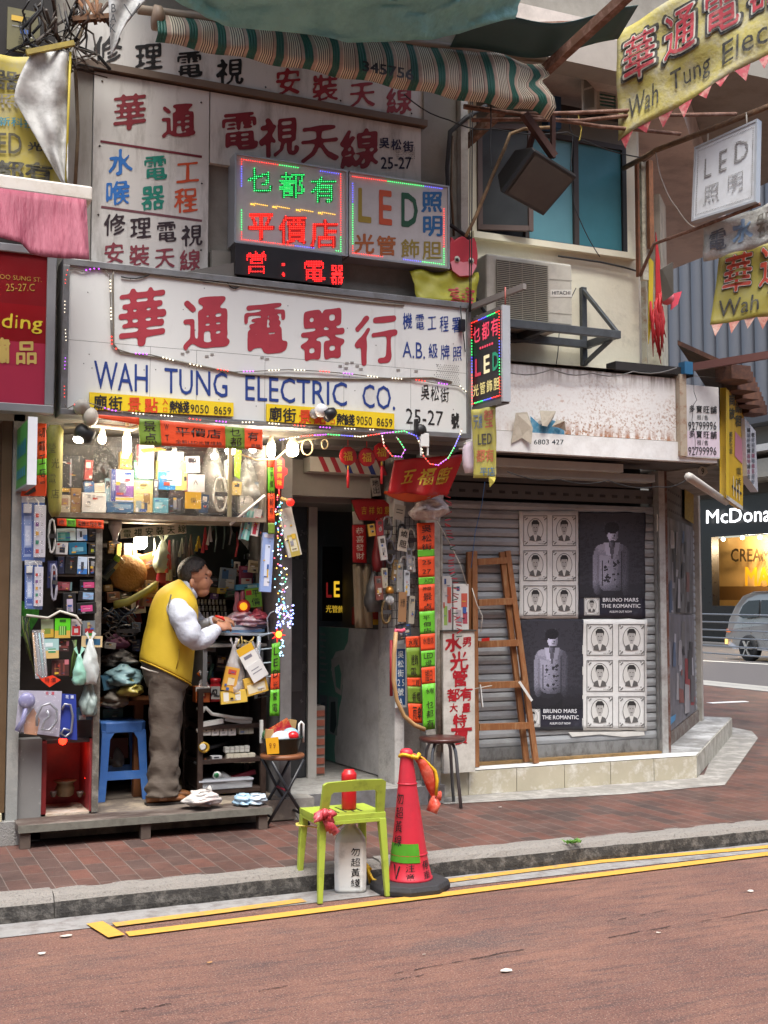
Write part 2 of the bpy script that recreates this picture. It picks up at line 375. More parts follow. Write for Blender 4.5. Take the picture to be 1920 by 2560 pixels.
b=B(); gut=C('8b8885',.75,.2,12,bump=.3,dirt='5f5450',da=.8,ds=9,thr=.48)
b.add([(-8,-1.60,.004),(1.1,-1.55,.004),(13,-1.47,.004),(13,-1.28,.004),(-8,-1.28,.004)],[[0,1,2,3,4]],gut); struct(b,'gutter')
yel=C('c8943c',.7,.12,20,dirt='6f5a4a',da=.75,ds=26,thr=.57); yel2=C('c0923f',.7,.2,14,dirt='77706a',da=.85,ds=12,thr=.52)
b=B()
def strip(pts,w,m,z=.008):
 for(a,c)in zip(pts[:-1],pts[1:]):
  a=V(a); c=V(c); d=(c-a).normalized(); nn=V((-d.y,d.x,0))*w/2
  b.add([(a.x-nn.x,a.y-nn.y,z),(c.x-nn.x,c.y-nn.y,z),(c.x+nn.x,c.y+nn.y,z),(a.x+nn.x,a.y+nn.y,z)],[[0,1,2,3]],m)
strip([G(318,2339,0),G(640,2299,0),G(960,2258,0),G(1440,2197,0),G(1920,2137,0),(9,-1.56,0)],.085,yel)
strip([G(285,2316,0),G(560,2281,0),G(760,2254,0)],.075,yel2,.009); strip([G(1060,2214,0),G(1250,2188,0),G(1500,2157,0)],.075,yel2,.009); strip([G(1500,2157,0),G(1920,2120,0),(9,-1.40,0)],.075,yel,.009)
strip([G(236,2312,0),G(292,2346,0)],.085,yel,.012); o=struct(b,'road_markings')
b=B(); b.add([G(1112,2010,.124),G(1560,1985,.124),G(1812,1962,.124),G(1895,1845,.124),G(1880,1828,.124),(9.3,3.6,.124),(6.6,.62,.124),(4.0,.62,.124)],[[0,1,2,3,4,5,6,7]],C('8a867f',.85,.2,14,bump=.4,dirt='bdb8b0',da=.6,ds=5)); struct(b,'step_apron')
b=B(); b.add([(-.5,.0,.124),(1.0,.04,.124),(1.0,.3,.124),(-.5,.3,.124)],[[0,1,2,3]],C('9a958e',.85,.2)); struct(b,'shop_apron')
# ======= the corner building
bld=thing('corner_building','old cream and grey corner tenement with shop openings below and metal shutter','building',(3.5,1.5,.12))
cream=C('e4dec6',.75,.06,5,bump=.25,bs=25,dirt='8d8672',da=.5,ds=2.2,thr=.56)
greyw=C('8f8a80',.75,.08,4,bump=.1,dirt='6d665c',da=.5,ds=3)
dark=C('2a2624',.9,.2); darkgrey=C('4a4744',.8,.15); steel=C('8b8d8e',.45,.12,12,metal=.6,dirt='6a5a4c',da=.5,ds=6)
b=B(); b.box(.905,.972,.06,.5,.0,2.75,C('8b8c88',.7,.1,9,bump=.3,dirt='b0aca4',da=.5,ds=5)); b.build('pillar',bld)
b=B(); b.box(.974,1.118,.10,.5,.12,.74,C('7d7b78',.6,.08,6,dirt='b9b6b0',da=.8,ds=7,thr=.6)); b.build('cabinet_panel',bld)
b=B(); b.box(.55,.985,.02,.09,.122,.262,C('8a8884',.6,.1,25,bump=.8,bs=110)); b.box(.7,.88,.03,.25,.264,.31,C('b5a98c',.8,.2,bump=.4)); b.build('kick_plate',bld)
b=B(); b.box(1.0,2.78,.1,2.4,.13,.262,C('6a5f55',.7,.25,8,dirt='b3a28a',da=.6,ds=5)); b.build('shop_floor',bld)
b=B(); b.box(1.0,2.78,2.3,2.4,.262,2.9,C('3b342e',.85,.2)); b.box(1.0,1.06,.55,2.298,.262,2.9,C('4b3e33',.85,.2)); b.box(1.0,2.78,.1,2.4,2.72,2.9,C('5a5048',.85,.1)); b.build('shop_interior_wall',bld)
b=B(); b.box(2.70,2.78,.2,3.2,.263,2.718,C('6f6c6a',.8,.15,dirt='4a4644',da=.6)); b.build('party_wall',bld)
b=B(); b.box(2.79,4.0,.30,3.6,.1,.25,C('a5a29c',.7,.2,30,bump=.3,dirt='6d6964',da=.7,ds=9)); b.box(2.62,2.92,.12,.29,.1,.26,C('9a958c',.8,.15,dirt='5c5650',da=.6)); b.build('passage_floor',bld)
b=B()
for i in range(15):
 for j in range(2):
  x0=2.86+i*.074; z0=.135+j*.054
  b.obox((x0,.297,z0+.012),(.058,.006,.010),Matrix.Rotation(.8*(1 if(i+j)%2 else-1),3,'Y'),C('b9b9b6',.4,.1,metal=.6))
  b.obox((x0+.01,.297,z0+.03),(.058,.006,.010),Matrix.Rotation(.8*(1 if(i+j)%2 else-1),3,'Y'),C('b9b9b6',.4,.1,metal=.6))
b.box(2.79,3.95,.288,.296,.12,.25,C('8f9092',.4,.15,20,metal=.5,dirt='6b6864',da=.6,ds=8)); b.build('tread_plate',bld)
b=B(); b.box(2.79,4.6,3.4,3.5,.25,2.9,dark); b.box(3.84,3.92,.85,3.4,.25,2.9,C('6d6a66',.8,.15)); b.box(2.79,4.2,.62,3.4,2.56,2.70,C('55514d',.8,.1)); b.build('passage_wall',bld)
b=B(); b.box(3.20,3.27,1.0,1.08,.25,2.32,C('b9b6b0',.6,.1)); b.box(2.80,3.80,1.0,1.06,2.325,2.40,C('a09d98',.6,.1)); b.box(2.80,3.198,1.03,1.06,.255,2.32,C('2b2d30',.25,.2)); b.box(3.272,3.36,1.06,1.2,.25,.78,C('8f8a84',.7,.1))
for i in range(7):b.box(3.275,3.355,1.05,1.062,.27+i*.072,.315+i*.072,C('9c5a48',.7,.15))
b.box(2.84,3.16,1.02,1.032,.9,1.9,C('3a3d40',.2,.2)); b.build('door_frame',bld)
b=B(); b.box(3.93,4.05,.46,.8,.12,2.7,C('b5b0a6',.75,.12,6,bump=.3,dirt='77726a',da=.7,ds=5)); b.box(3.67,3.745,.45,.75,.12,2.65,C('cbc8c2',.75,.12,6,bump=.5,bs=30,dirt='8a8680',da=.8,ds=6,thr=.5)); b.box(3.747,3.928,.56,.75,.12,2.65,C('a39f98',.8,.2,bump=.3,dirt='6a655e',da=.6)); b.build('pillar',bld)
tile=C('b6ad97',.5,.1,5,dirt='e2dfd8',da=.8,ds=6,thr=.5)
b=B(); b.plate([(4.02,.52,.305),(6.43,.52,.305),(8.78,2.87,.305),(8.3,3.4,.305),(6.0,1.2,.305),(4.02,1.2,.305)],(0,0,-.2),C('8f8d89',.75,.2,20,dirt='e3e3e1',da=.75,ds=2.2,thr=.47))
b.plate([(4.02,.508,.309),(6.425,.508,.309),(6.58,.66,.309),(6.2,.74,.309),(5.2,.68,.309),(4.35,.66,.309),(4.02,.55,.309)],(0,0,-.003),C('dcdcd8',.8,.12,20,dirt='9a9894',da=.6,ds=9))
xs=[4.02,4.30,4.72,5.15,5.58,6.0,6.43]
for a,c in zip(xs[:-1],xs[1:]):b.box(a+.003,c-.003,.50,.53,.125,.300,tile)
b.box(4.02,6.43,.515,.6,.121,.304,C('4c463f',.8))
d=V((1,1,0)).normalized(); nr=V((1,-1,0)).normalized()
for i in range(6):
 a=V((6.445,.515,.125))+d*(i*.55+.003); c=a+d*.544; b.plate([a,c,c+V((0,0,.175)),a+V((0,0,.175))],-nr*.02,C('9f9a8d',.6,.12,6,dirt='d4d1c8',da=.6,ds=6))
b.build('doorstep',bld)
def shutter(f_pt,w,h,z0,nsl,m,name,up):
 b=B(); rings=[]
 for i in range(nsl):
  za=z0+h*i/nsl; dz=h/nsl
  for t,o in((0,.0),(.06,.012),(.45,.017),(.86,.010),(.94,-.004)):rings.append((za+dz*t,o))
 vs=[]; fs=[]; n=6
 for z,o in rings:
  for k in range(n+1):vs.append(f_pt(w*k/n,z,o))
 for i in range(len(rings)-1):
  for k in range(n):a=i*(n+1)+k; fs.append([a,a+1,a+n+2,a+n+1])
 b.add(vs,fs,m); return b
shm=C('9fa1a3',.5,.1,3,metal=.15,dirt='6a6763',da=.5,ds=2.5,stretch=(1,1,3)); shdark=C('2f2d2c',.7)
b=shutter(lambda u,z,o:V((4.06+u,.78-o,z)),2.17,1.95,.43,27,shm,'roller_shutter',None)
for i in range(2):b.box(4.06,6.23,.775,.785,2.40+i*.13,2.40+i*.13+.115,C('5b5a59',.6,.12,metal=.3))
for i in range(18):b.box(4.14+i*.12,4.19+i*.12,.770,.776,2.44,2.462,shdark)
b.box(4.06,6.23,.755,.79,.325,.43,C('8e8f8e',.5,.2,6,metal=.4,dirt='54504c',da=.8,ds=12,stretch=(1,1,.5))); b.box(4.06,6.23,.70,.79,.306,.33,C('8d6f45',.8,.2,8,dirt='4f3d2a',da=.7,ds=9))
b.build('roller_shutter',bld)
b=B(); b.box(6.24,6.30,.70,.84,.30,2.68,C('a5a4a1',.6,.12,8,dirt='6b6058',da=.6,ds=6)); b.box(6.302,6.34,.72,.86,.30,2.68,C('5f3a2c',.8,.25,9,dirt='8b8a87',da=.6,ds=8)); b.build('shutter_post',bld)
o0=V((6.36,.88,0))
b=shutter(lambda u,z,o:o0+d*u+nr*o+V((0,0,z)),2.55,1.9,.42,26,shm,'',None)
b.plate([o0+d*0+V((0,0,2.32)),o0+d*2.55+V((0,0,2.32)),o0+d*2.55+V((0,0,2.75)),o0+V((0,0,2.75))],-nr*.03,C('5c5750',.7,.15))
for i in range(17):
 for j in range(3):
  a=o0+d*(.15+i*.14)+nr*.003+V((0,0,2.40+j*.09)); b.plate([a,a+d*.05,a+d*.05+V((0,0,.022)),a+V((0,0,.022))],-nr*.002,shdark)
b.plate([o0+V((0,0,.306)),o0+d*2.55+V((0,0,.306)),o0+d*2.55+V((0,0,.42)),o0+V((0,0,.42))],nr*.03,C('6d5c50',.7,.25,9,dirt='9a9894',da=.7,ds=10))
b.build('roller_shutter',bld)
e0=o0+d*2.58
b=B(); b.plate([e0+nr*.06+V((0,0,.12)),e0+d*.16+nr*.06+V((0,0,.12)),e0+d*.16-nr*.3+V((0,0,.12)),e0-nr*.3+V((0,0,.12))],(0,0,2.6),C('bcb6ab',.7,.12,5,bump=.2,dirt='7d766c',da=.6,ds=5)); b.build('pillar',bld)
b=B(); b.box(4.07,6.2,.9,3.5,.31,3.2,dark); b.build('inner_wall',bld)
b=B(); b.box(.6,4.06,.06,.5,2.70,7.5,greyw); b.build('wall',bld)
b=B(); b.box(4.06,4.075,.04,.5,3.3,7.5,C('7d7870',.7)); b.box(4.0,4.058,.0,.058,3.70,6.2,C('b9b6ae',.55,.12,6,dirt='7c6f60',da=.6,ds=6)); b.build('corner_trim',bld)
wx0,wx1,wz0,wz1=4.40,5.815,4.44,5.36
b=B(); b.box(4.08,wx0,.5,.7,2.9,7.5,cream); b.box(wx0,wx1,.5,.7,2.9,wz0-.05,cream); b.box(wx0,wx1,.5,.7,wz1,5.55,C('6d6a62',.8,.1)); b.box(wx1,5.92,.5,.7,2.9,5.55,cream)
b.box(wx0-.06,wx1+.05,.44,.52,wz0-.05,wz0,cream)
b.build('wall',bld)
wf=B(); fr=C('3c332f',.6,.15)
wf.box(wx0,wx1,.50,.56,wz1-.04,wz1,fr); wf.box(wx0,wx0+.03,.50,.56,wz0,wz1-.04,fr); wf.box(wx1-.04,wx1,.50,.56,wz0,wz1-.04,C('22201f',.6)); wf.box(wx0+.03,wx1-.04,.505,.56,wz0,wz0+.025,fr)
wf.box(5.30,5.345,.50,.56,wz0+.025,wz1-.04,fr); wf.box(4.84,4.875,.50,.56,wz0+.025,wz1-.04,fr)
win=wf.build('window',bld)
g=B(); g.box(4.876,5.299,.53,.536,wz0+.026,wz1-.041,C('6a9eaa',.18,.1,3,spec=.6)); g.box(5.346,5.774,.525,.531,wz0+.026,wz1-.041,C('467f8c',.15,.12,3,spec=.6)); g.box(4.431,4.839,.535,.541,wz0+.026,wz1-.041,C('3a3d3e',.15,.15,4,spec=.6)); g.build('pane',win)
sa=V((4.42,.49,0)); sb=V((4.80,.36,0)); g=B()
for z0,z1 in((4.47,4.51),(5.28,5.32)):g.beam(sa+V((0,0,(z0+z1)/2)),sb+V((0,0,(z0+z1)/2)),.03,z1-z0,C('5b4a44',.6,.1))
for q in(sa,sb):g.beam(q+V((0,0,4.47)),q+V((0,0,5.32)),.04,.03,C('5b4a44',.6,.1))
g.plate([sa+V((0,0,4.5)),sb+V((0,0,4.5)),sb+V((0,0,5.29)),sa+V((0,0,5.29))],(0,.006,0),C('45484a',.15,.2,3,spec=.6)); g.build('sash',win)
ch=V((5.92,.5,0)); cm=C('dcd5c0',.75,.08,5,bump=.3,dirt='8d8470',da=.6,ds=3)
def cpl(b,u0,u1,z0,z1,m,o=0.,t=.15):
 a=ch+d*u0+nr*o; c=ch+d*u1+nr*o
 b.plate([a+V((0,0,z0)),c+V((0,0,z0)),c+V((0,0,z1)),a+V((0,0,z1))],-nr*t,m)
b=B(); cpl(b,0,.12,2.9,5.55,cm); cpl(b,.12,1.05,2.9,3.5,cm); cpl(b,1.05,1.45,2.9,5.3,cm,.04); cpl(b,1.45,3.2,2.9,3.75,C('6a655e',.8),-.1); b.build('wall',bld)
b=B(); cpl(b,.12,1.05,3.5,5.2,C('4f5f5c',.3,.12),-.12,.02)
for u in(.12,.34,.80):cpl(b,u,u+.05,3.5,5.2,C('b7b09c',.7,.1,dirt='8a5b3a',da=.8,ds=8),-.06,.06)
b.build('window',bld)
soff=C('d0c4ba',.8,.08,2,dirt='5d544d',da=.4,ds=1.5)
b=B(); b.plate([(4.08,.0,5.74),(5.9,.0,5.74),(9.4,3.5,5.74),(9.4,6,5.74),(4.08,6,5.74)],(0,0,.35),soff); b.box(4.08,5.9,-.03,.2,5.70,5.95,C('a39a90',.8,.1)); b.build('floor_slab',bld)
b=B(); b.box(4.076,5.95,.52,.7,5.55,5.62,C('3a3632',.85)); b.box(5.0,5.12,.40,.5,5.36,5.62,C('2c4a66',.7,.15)); b.build('lintel',bld)
b=B(); b.box(-4,4.06,.3,8,7.5,14,greyw); b.box(4.06,9,.3,8,6.1,14,greyw); b.box(-4,.6,.3,3,2.7,7.5,C('6a635a',.8,.15)); b.build('upper_storey',bld)
fasc=C('cfcbc4',.6,.06,4,dirt='a3602a',da=.85,ds=55,thr=.66)
def rust_mat():
 m=bpy.data.materials.new('rust_speckled_paint'); m.use_nodes=True; t=m.node_tree; b=t.nodes['Principled BSDF']; N=t.nodes.new; L=t.links.new; tc=N('ShaderNodeTexCoord')
 def nf(s,lo,hi,st=(1,1,1)):
  mp=N('ShaderNodeMapping'); mp.inputs['Scale'].default_value=st; L(tc.outputs['Object'],mp.inputs[0]); x=N('ShaderNodeTexNoise'); x.inputs['Scale'].default_value=s; x.inputs['Detail'].default_value=6; x.inputs['Roughness'].default_value=.65; L(mp.outputs[0],x.inputs['Vector'])
  r=N('ShaderNodeMapRange'); r.inputs[1].default_value=lo; r.inputs[2].default_value=hi; L(x.outputs['Fac'],r.inputs[0]); return r.outputs[0]
 def mth(op,a,c):
  x=N('ShaderNodeMath'); x.operation=op; x.use_clamp=True; L(a,x.inputs[0])
  if isinstance(c,float):x.inputs[1].default_value=c
  else:L(c,x.inputs[1])
  return x.outputs[0]
 sp=mth('MULTIPLY',nf(46,.505,.59),mth('ADD',nf(2.2,.42,.62,(1,1,2)),.1)); sp2=mth('MULTIPLY',nf(20,.57,.64,(.6,1,1.6)),nf(3.1,.5,.6))
 sx_=N('ShaderNodeSeparateXYZ'); L(tc.outputs['Object'],sx_.inputs[0]); zr=N('ShaderNodeMapRange'); zr.inputs[1].default_value=3.25; zr.inputs[2].default_value=2.74; zr.inputs[3].default_value=.25; L(sx_.outputs[2],zr.inputs[0])
 xr=N('ShaderNodeMapRange'); xr.inputs[1].default_value=.9; xr.inputs[2].default_value=1.6; xr.inputs[3].default_value=.3; L(sx_.outputs[0],xr.inputs[0]); msk=mth('MULTIPLY',zr.outputs[0],xr.outputs[0])
 zb=N('ShaderNodeMapRange'); zb.inputs[1].default_value=2.84; zb.inputs[2].default_value=2.74; L(sx_.outputs[2],zb.inputs[0]); run=mth('MULTIPLY',mth('MULTIPLY',nf(9,.42,.6,(3.2,1,.25)),zb.outputs[0]),xr.outputs[0])
 zt_=N('ShaderNodeMapRange'); zt_.inputs[1].default_value=3.12; zt_.inputs[2].default_value=3.25; L(sx_.outputs[2],zt_.inputs[0]); run2=mth('MULTIPLY',nf(7,.44,.66,(3.2,1,.25)),zt_.outputs[0])
 sp=mth('MULTIPLY',sp,msk); sp2=mth('MULTIPLY',sp2,msk); c=None
 for f_,h in((sp,'9a6a3e'),(sp2,'a8662e'),(run,'9a5f30'),(run2,'7a6a58')):
  x=N('ShaderNodeMix'); x.data_type='RGBA'; L(f_,x.inputs[0]); x.inputs[7].default_value=(*lin(h),1)
  if c is None:x.inputs[6].default_value=(*lin('e4e2de'),1)
  else:L(c,x.inputs[6])
  c=x.outputs[2]
 L(c,b.inputs['Base Color']); b.inputs['Roughness'].default_value=.6; return m
b=B(); fx0,fx1,fz=4.02,6.42,2.86
b.box(fx0,6.045,.20,.26,fz,3.37,rust_mat()); b.box(fx0,6.44,.185,.26,2.70,fz-.006,C('e8e7e4',.55,.05,4,dirt='a9a299',da=.4,ds=4)); b.box(4.62,4.9,.19,.198,fz-.02,fz+.002,C('4a4038',.8))
b.box(6.05,6.115,.15,.26,2.74,3.40,C('b3a590',.6,.12,9,dirt='8a5027',da=.85,ds=14,thr=.5))
b.box(6.12,6.44,.22,.26,2.866,3.32,C('b9b4aa',.6,.1)); b.box(4.02,6.44,.262,.78,2.69,2.74,C('4f4a46',.8,.15)); b.box(5.02,5.08,.19,.199,fz-.05,fz-.004,C('1d1a18',.8)); b.build('fascia',bld)
b=B(); c0=V((6.44,.185,0))
b.plate([c0+V((0,0,2.70)),c0+d*2.6+V((0,0,2.70)),c0+d*2.6+V((0,0,3.3)),c0+V((0,0,3.3))],-nr*.05,C('a9a49b',.7,.15,dirt='5f4a3c',da=.6,ds=4)); b.plate([c0+V((0,0,2.68)),c0+d*2.6+V((0,0,2.68)),o0+d*2.6+V((0,0,2.68)),o0+V((0,0,2.68))],(0,0,.05),C('8d8880',.8,.2,dirt='5b5148',da=.7,ds=6)); b.build('fascia',bld)
b=B(); rst=C('4a2f26',.85,.25,8,dirt='6f4a35',da=.7,ds=8)
b.add([(4.0,.18,3.385),(6.45,.16,3.40),(5.95,.52,3.46),(4.05,.5,3.46)],[[0,1,2,3]],C('a8a49c',.6,.1,dirt='3d3834',da=.8,ds=4)); b.box(5.45,6.2,.17,.3,3.39,3.46,C('2a2625',.8)); b.box(6.08,6.16,.12,.2,3.40,3.50,C('2f6d96',.6))
b.beam(V((6.16,.15,3.46)),V((7.0,-.35,3.60)),.05,.06,C('5a332d',.7,.1))
b.plate([c0+nr*.12+V((0,0,3.47)),c0+d*2.4+nr*.12+V((0,0,3.47)),c0+d*2.4-nr*.3+V((0,0,3.7)),c0-nr*.3+V((0,0,3.7))],(0,0,.04),rst)
for i in range(9):
 a=c0+d*(.1+i*.27)+nr*.13; b.box(a.x-.1,a.x+.1,a.y-.1,a.y+.1,3.40+jit(.03),3.5,rst)
b.build('canopy_roof',bld)
b=B(); b.box(4.1,5.6,.30,.45,2.60,2.665,C('a49e94',.6,.1)); b.box(4.1,5.95,.36,.5,2.54,2.60,C('8f8a82',.6,.1)); b.build('shutter_rail',bld)
b=B(); b.box(2.72,4.0,.1,.3,2.655,2.71,C('6b6660',.7,.15)); b.box(2.9,4.0,.06,.1,2.66,2.70,C('5a5651',.7,.15)); b.build('lintel',bld)
# ======= sign boards over the shop
def pxbox(b,x0,y0,x1,y1,Y,dep,m):
 a=P(x0,y0,Y); c=P(x1,y1,Y); b.box(a.x,c.x,Y,Y+dep,c.z,a.z,m); return a,c
def quad(b,f,pts,m,d=.002):return b.add([f(x,y,d)for x,y in pts],[list(range(len(pts)))],m)
def rect(b,f,x0,y0,x1,y1,m,d=.002):return quad(b,f,[(x0,y0),(x0,y1),(x1,y1),(x1,y0)],m,d)
def lineq(b,f,p,q,w,m,d=.002):
 (x0,y0),(x1,y1)=p,q; L=math.hypot(x1-x0,y1-y0); nx,ny=-(y1-y0)/L*w/2,(x1-x0)/L*w/2
 return quad(b,f,[(x0+nx,y0+ny),(x0-nx,y0-ny),(x1-nx,y1-ny),(x1+nx,y1+ny)],m,d)
def ink(h):return C(h,.5,.06,20)
ubd=C('c9c5be',.6,.06,3,dirt='776e62',da=.6,ds=2.6,thr=.5,stretch=(2.4,1,.55))
trim=C('6b5a4c',.6,.15,8)
f=fY(.0)
t=thing('sign_board','wide white sign board right under the striped awning, black and red brush characters','sign',(2.47,.02,5.02))
b=B(); b.box(1.24,3.69,.0,.05,5.045,5.42,ubd)
for x in(1.3,1.9,2.5,3.05,3.6):b.dot((x,-.002,5.08),.008,C('2a2624',.7))
b.build('panel',t)
b=B(); b.box(1.22,3.72,-.02,.05,5.0,5.045,trim); b.box(3.69,3.72,-.02,.05,5.045,5.42,C('8b857c',.5,.1)); b.build('frame',t)
b=B(); b.row("修理電視",ink('17100f'),f,(270,123),(575,179),84,80,.98,r=.022,brush=.7); b.build('lettering',t); b=B(); b.row("安裝天線",ink('8c1d22'),f,(720,204),(998,251),80,80,.95,r=.022,brush=.7); b.build('lettering',t)
t=thing('sign_board','tall white sign panel with red, blue, green and orange brush characters in rows','sign',(1.8,.02,3.72))
b=B(); a=P(236,194,0.01); c=P(525,240,.01); b.box(a.x,c.x-.004,.01,.055,3.70,4.985,ubd)
for x,z in((a.x+.05,4.93),(c.x-.06,4.9),(a.x+.04,4.5),(c.x-.05,4.35),(a.x+.04,4.05),(c.x-.05,3.9)):b.dot((x,.008,z),.008,C('2a2624',.7))
b.box(a.x-.16,a.x-.006,.03,.056,3.70,4.985,C('9d978e',.6,.08,3,dirt='6f675c',da=.6,ds=3,stretch=(2.4,1,.55)))
b.build('panel',t)
f=fY(.01); b=B(); rd=ink('7c2029')
b.row("華通",rd,f,(324,278),(446,301),104,102,.96,r=.025,brush=.75)
for ch,x,y,h,cc in(("水",301,405,76,'2468b0'),("電",388,419,76,'157a66'),("工",469,430,74,'c2491f'),("喉",293,482,74,'2468b0'),("器",382,494,74,'157a66'),("程",465,500,74,'c2491f')):b.row(ch,ink(cc),f,(x,y),(x,y),h,h,.95,r=.022,brush=.7)
b.row("修理電視",ink('2a161c'),f,(287,561),(480,588),66,64,.95,r=.02,brush=.6); b.row("安裝天線",ink('80303a'),f,(285,633),(475,650),64,64,.95,r=.02,brush=.6)
lineq(b,f,(251,353),(505,392),6,ink('6b1f2b')); lineq(b,f,(253,517),(505,552),6,ink('6b3a40')); b.build('lettering',t)
t=thing('sign_board','white sign panel with four large dark red characters and small street number','sign',(2.95,.02,4.55))
b=B(); c2=P(1052,330,.01); b.box(c.x+.004,c2.x,.01,.055,4.50,4.985,ubd); b.build('panel',t)
b=B(); b.row("電視天線",rd,f,(598,327),(899,371),118,118,.96,r=.024,brush=.75); b.row("吳松街",ink('1c1c3c'),f,(961,357),(1021,366),32,32,.95,r=.03); b.tr("25-27",ink('1a1a30'),f,951,391,1030,424,r=.03)
for i in range(12):
 for j in range(8):
  if random.random()<.7:b.dot(f(992+i*4+jit(1),368+j*4.6+jit(1),.003),.0032,ink('2a2624'))
b.build('lettering',t)
def bead(h,e=2.2):return C(h,.4,0,em=e*.42)
def border(b,f,TL,TR,BR,BL,cols,step=.016,rad=.0042,d=.012,run=7,skip=0.):
 i=0
 for p,q in((TL,TR),(TR,BR),(BR,BL),(BL,TL)):
  L=(f(*q)-f(*p)).length; n=max(2,int(L/step))
  for k in range(n):
   t_=k/n; i+=1
   cc=cols[(i//run)%len(cols)]
   if cc:b.dot(f(p[0]+(q[0]-p[0])*t_,p[1]+(q[1]-p[1])*t_,d),rad,cc)
alu=C('a7a9ab',.4,.08,9,metal=.5); wpan=C('bdb9b6',.55,.05,5,dirt='8a847c',da=.3,ds=5)
RG,GG,BG,WG,YG=bead('ff3328',3),bead('3dff7c',2.4),bead('5a5cff',2.6),bead('dfffe8',2.2),bead('ffc23a',2.4)
PG,WW=bead('c24dff',2.8),bead('fff0d0',2.4)
ya=-.10; f=fY(ya)
t=thing('led_sign','white LED sign with lit green characters above lit red characters','LED sign',(2.7,ya,4.0))
b=B(); a,c=P(591,388,ya),P(864,637,ya); b.box(a.x,c.x,ya,.05,c.z,a.z,wpan); b.build('panel',t); fa=(a.x,c.x,c.z,a.z)
b=B()
for(x0,x1,z0,z1)in((a.x-.012,a.x,c.z-.012,a.z+.012),(c.x,c.x+.012,c.z-.012,a.z+.012),(a.x,c.x,a.z,a.z+.012),(a.x,c.x,c.z-.012,c.z)):b.box(x0,x1,ya-.012,.05,z0,z1,alu)
b.build('frame',t)
b=B(); b.row("乜都有",C('0d5a2c',.5,0,em=.1),f,(651,451),(809,474),76,76,.98,r=.028); b.row("平價店",C('a0180f',.5,0,em=.15),f,(653,564),(811,584),84,84,.96,r=.03); b.build('lettering',t)
b=B(); b.dots("乜都有",GG,f,(651,451),(809,474),76,76,15,.0042,.98,thr=.26); b.dots("平價店",RG,f,(653,564),(811,584),84,84,16,.0045,.96,thr=.26)
for k,(x,y)in enumerate(((628,507),(683,514),(742,522),(797,529))):
 for i in range(9):b.dot(f(x+i*5,y+i*.9+(0 if i>2 else(2-i)*2),.008),.0042,YG)
 for i in range(3):b.dot(f(x+i*4,y-6+i*2+8,.008),.004,YG)
border(b,f,(604,398),(852,435),(852,628),(604,598),[RG,RG,GG,None,BG,RG],run=9); o=b.build('led_dots',t); o['kind']='stuff'
t=thing('led_sign','white LED sign reading LED in unlit yellow, orange and green letters','LED sign',(3.55,ya,4.0))
b=B(); a,c=P(868,429,ya),P(1119,672,ya); b.box(a.x+.014,c.x,ya,.05,fa[2],fa[3],wpan); b.build('panel',t)
b=B()
for(x0,x1,z0,z1)in((c.x,c.x+.012,fa[2]-.012,fa[3]+.012),(a.x+.014,c.x,fa[3],fa[3]+.012),(a.x+.014,c.x,fa[2]-.012,fa[2])):b.box(x0,x1,ya-.012,.05,z0,z1,alu)
b.build('frame',t)
b=B()
for ch,x0,y0,x1,y1,cc in(("L",894,466,930,559,'98801f'),("E",946,471,982,565,'b8481c'),("D",1002,478,1046,571,'134a2c')):b.tq(ch,ink(cc),f,(x0,y0),(x1,y0+4),(x1,y1+2),(x0,y1-2),r=.035)
b.row("照",ink('1e5f92'),f,(1080,504),(1080,504),62,r=.03); b.row("明",ink('1e5f92'),f,(1082,564),(1082,564),62,r=.03); b.row("光管",ink('a0561f'),f,(911,609),(966,614),58,r=.028); b.row("飾胆",ink('8f7c2e'),f,(1026,621),(1080,625),56,r=.02); b.build('lettering',t)
b=B(); border(b,f,(882,441),(1110,472),(1110,661),(882,632),[RG,RG,GG,GG,BG,None],run=9); o=b.build('led_dots',t); o['kind']='stuff'
t=thing('led_display','black LED matrix display with glowing red characters standing on the main sign','LED display',(2.62,-.17,3.70)); ym=-.16; f=fY(ym)
a,c=P(588,606,ym),P(855,712,ym); b=B(); b.box(a.x,c.x,ym,ym+.1,c.z-.01,a.z,C('1b1719',.4,.1)); b.build('case',t,bevel=.004)
b=B()
for ch,x,y,h in(("営",641,656,66),(":",712,665,60),("電",785,676,66),("器",843,685,60)):b.dots(ch,bead('ff2020',5),f,(x,y),(x,y),h,h,16,.0042,1. if ch!='器' else .6,thr=.24)
o=b.build('led_dots',t); o['kind']='stuff'
b=B(); a,c=P(530,625,-.02),P(585,668,-.02); b.box(a.x,c.x,-.02,.05,c.z-.02,a.z,C('8a8479',.6,.1)); b.plate([P(470,678,-.14),P(592,655,-.14),P(592,690,-.14),P(480,700,-.14)],(0,.1,0),C('6f6b64',.7,.1)); single(b,'metal_box','grey metal box on the wall between panel and LED display','metal box')
Ys=-.15; f=fY(Ys)
t=thing('shop_sign','big white shop sign with five red brush characters and blue English lettering','shop sign',(2.56,-.15,2.70))
spw=C('d4d5d1',.5,.04,3,dirt='98918a',da=.4,ds=2.5,thr=.56,stretch=(1,1,.4)); sa_=C('8f8f8f',.4,.12,8,metal=.6,dirt='6b645c',da=.6,ds=6)
sx0,sx1,sz0,sz1=1.19,3.955,2.762,3.655
xs=[sx0,1.70,2.0,2.46,3.02,3.52,sx1]
b=B(); b.box(sx0,sx1,Ys+.002,Ys+.06,sz0,sz1,C('4d4a47',.7))
for i in range(6):b.box(xs[i]+.0012,xs[i+1]-.0012,Ys,Ys+.03,sz0,sz0+.43,spw);
for x0,x1 in((sx0,1.46),(1.46,3.40),(3.40,sx1)):b.box(x0+.001,x1-.001,Ys,Ys+.03,sz0+.4325,sz1,spw)
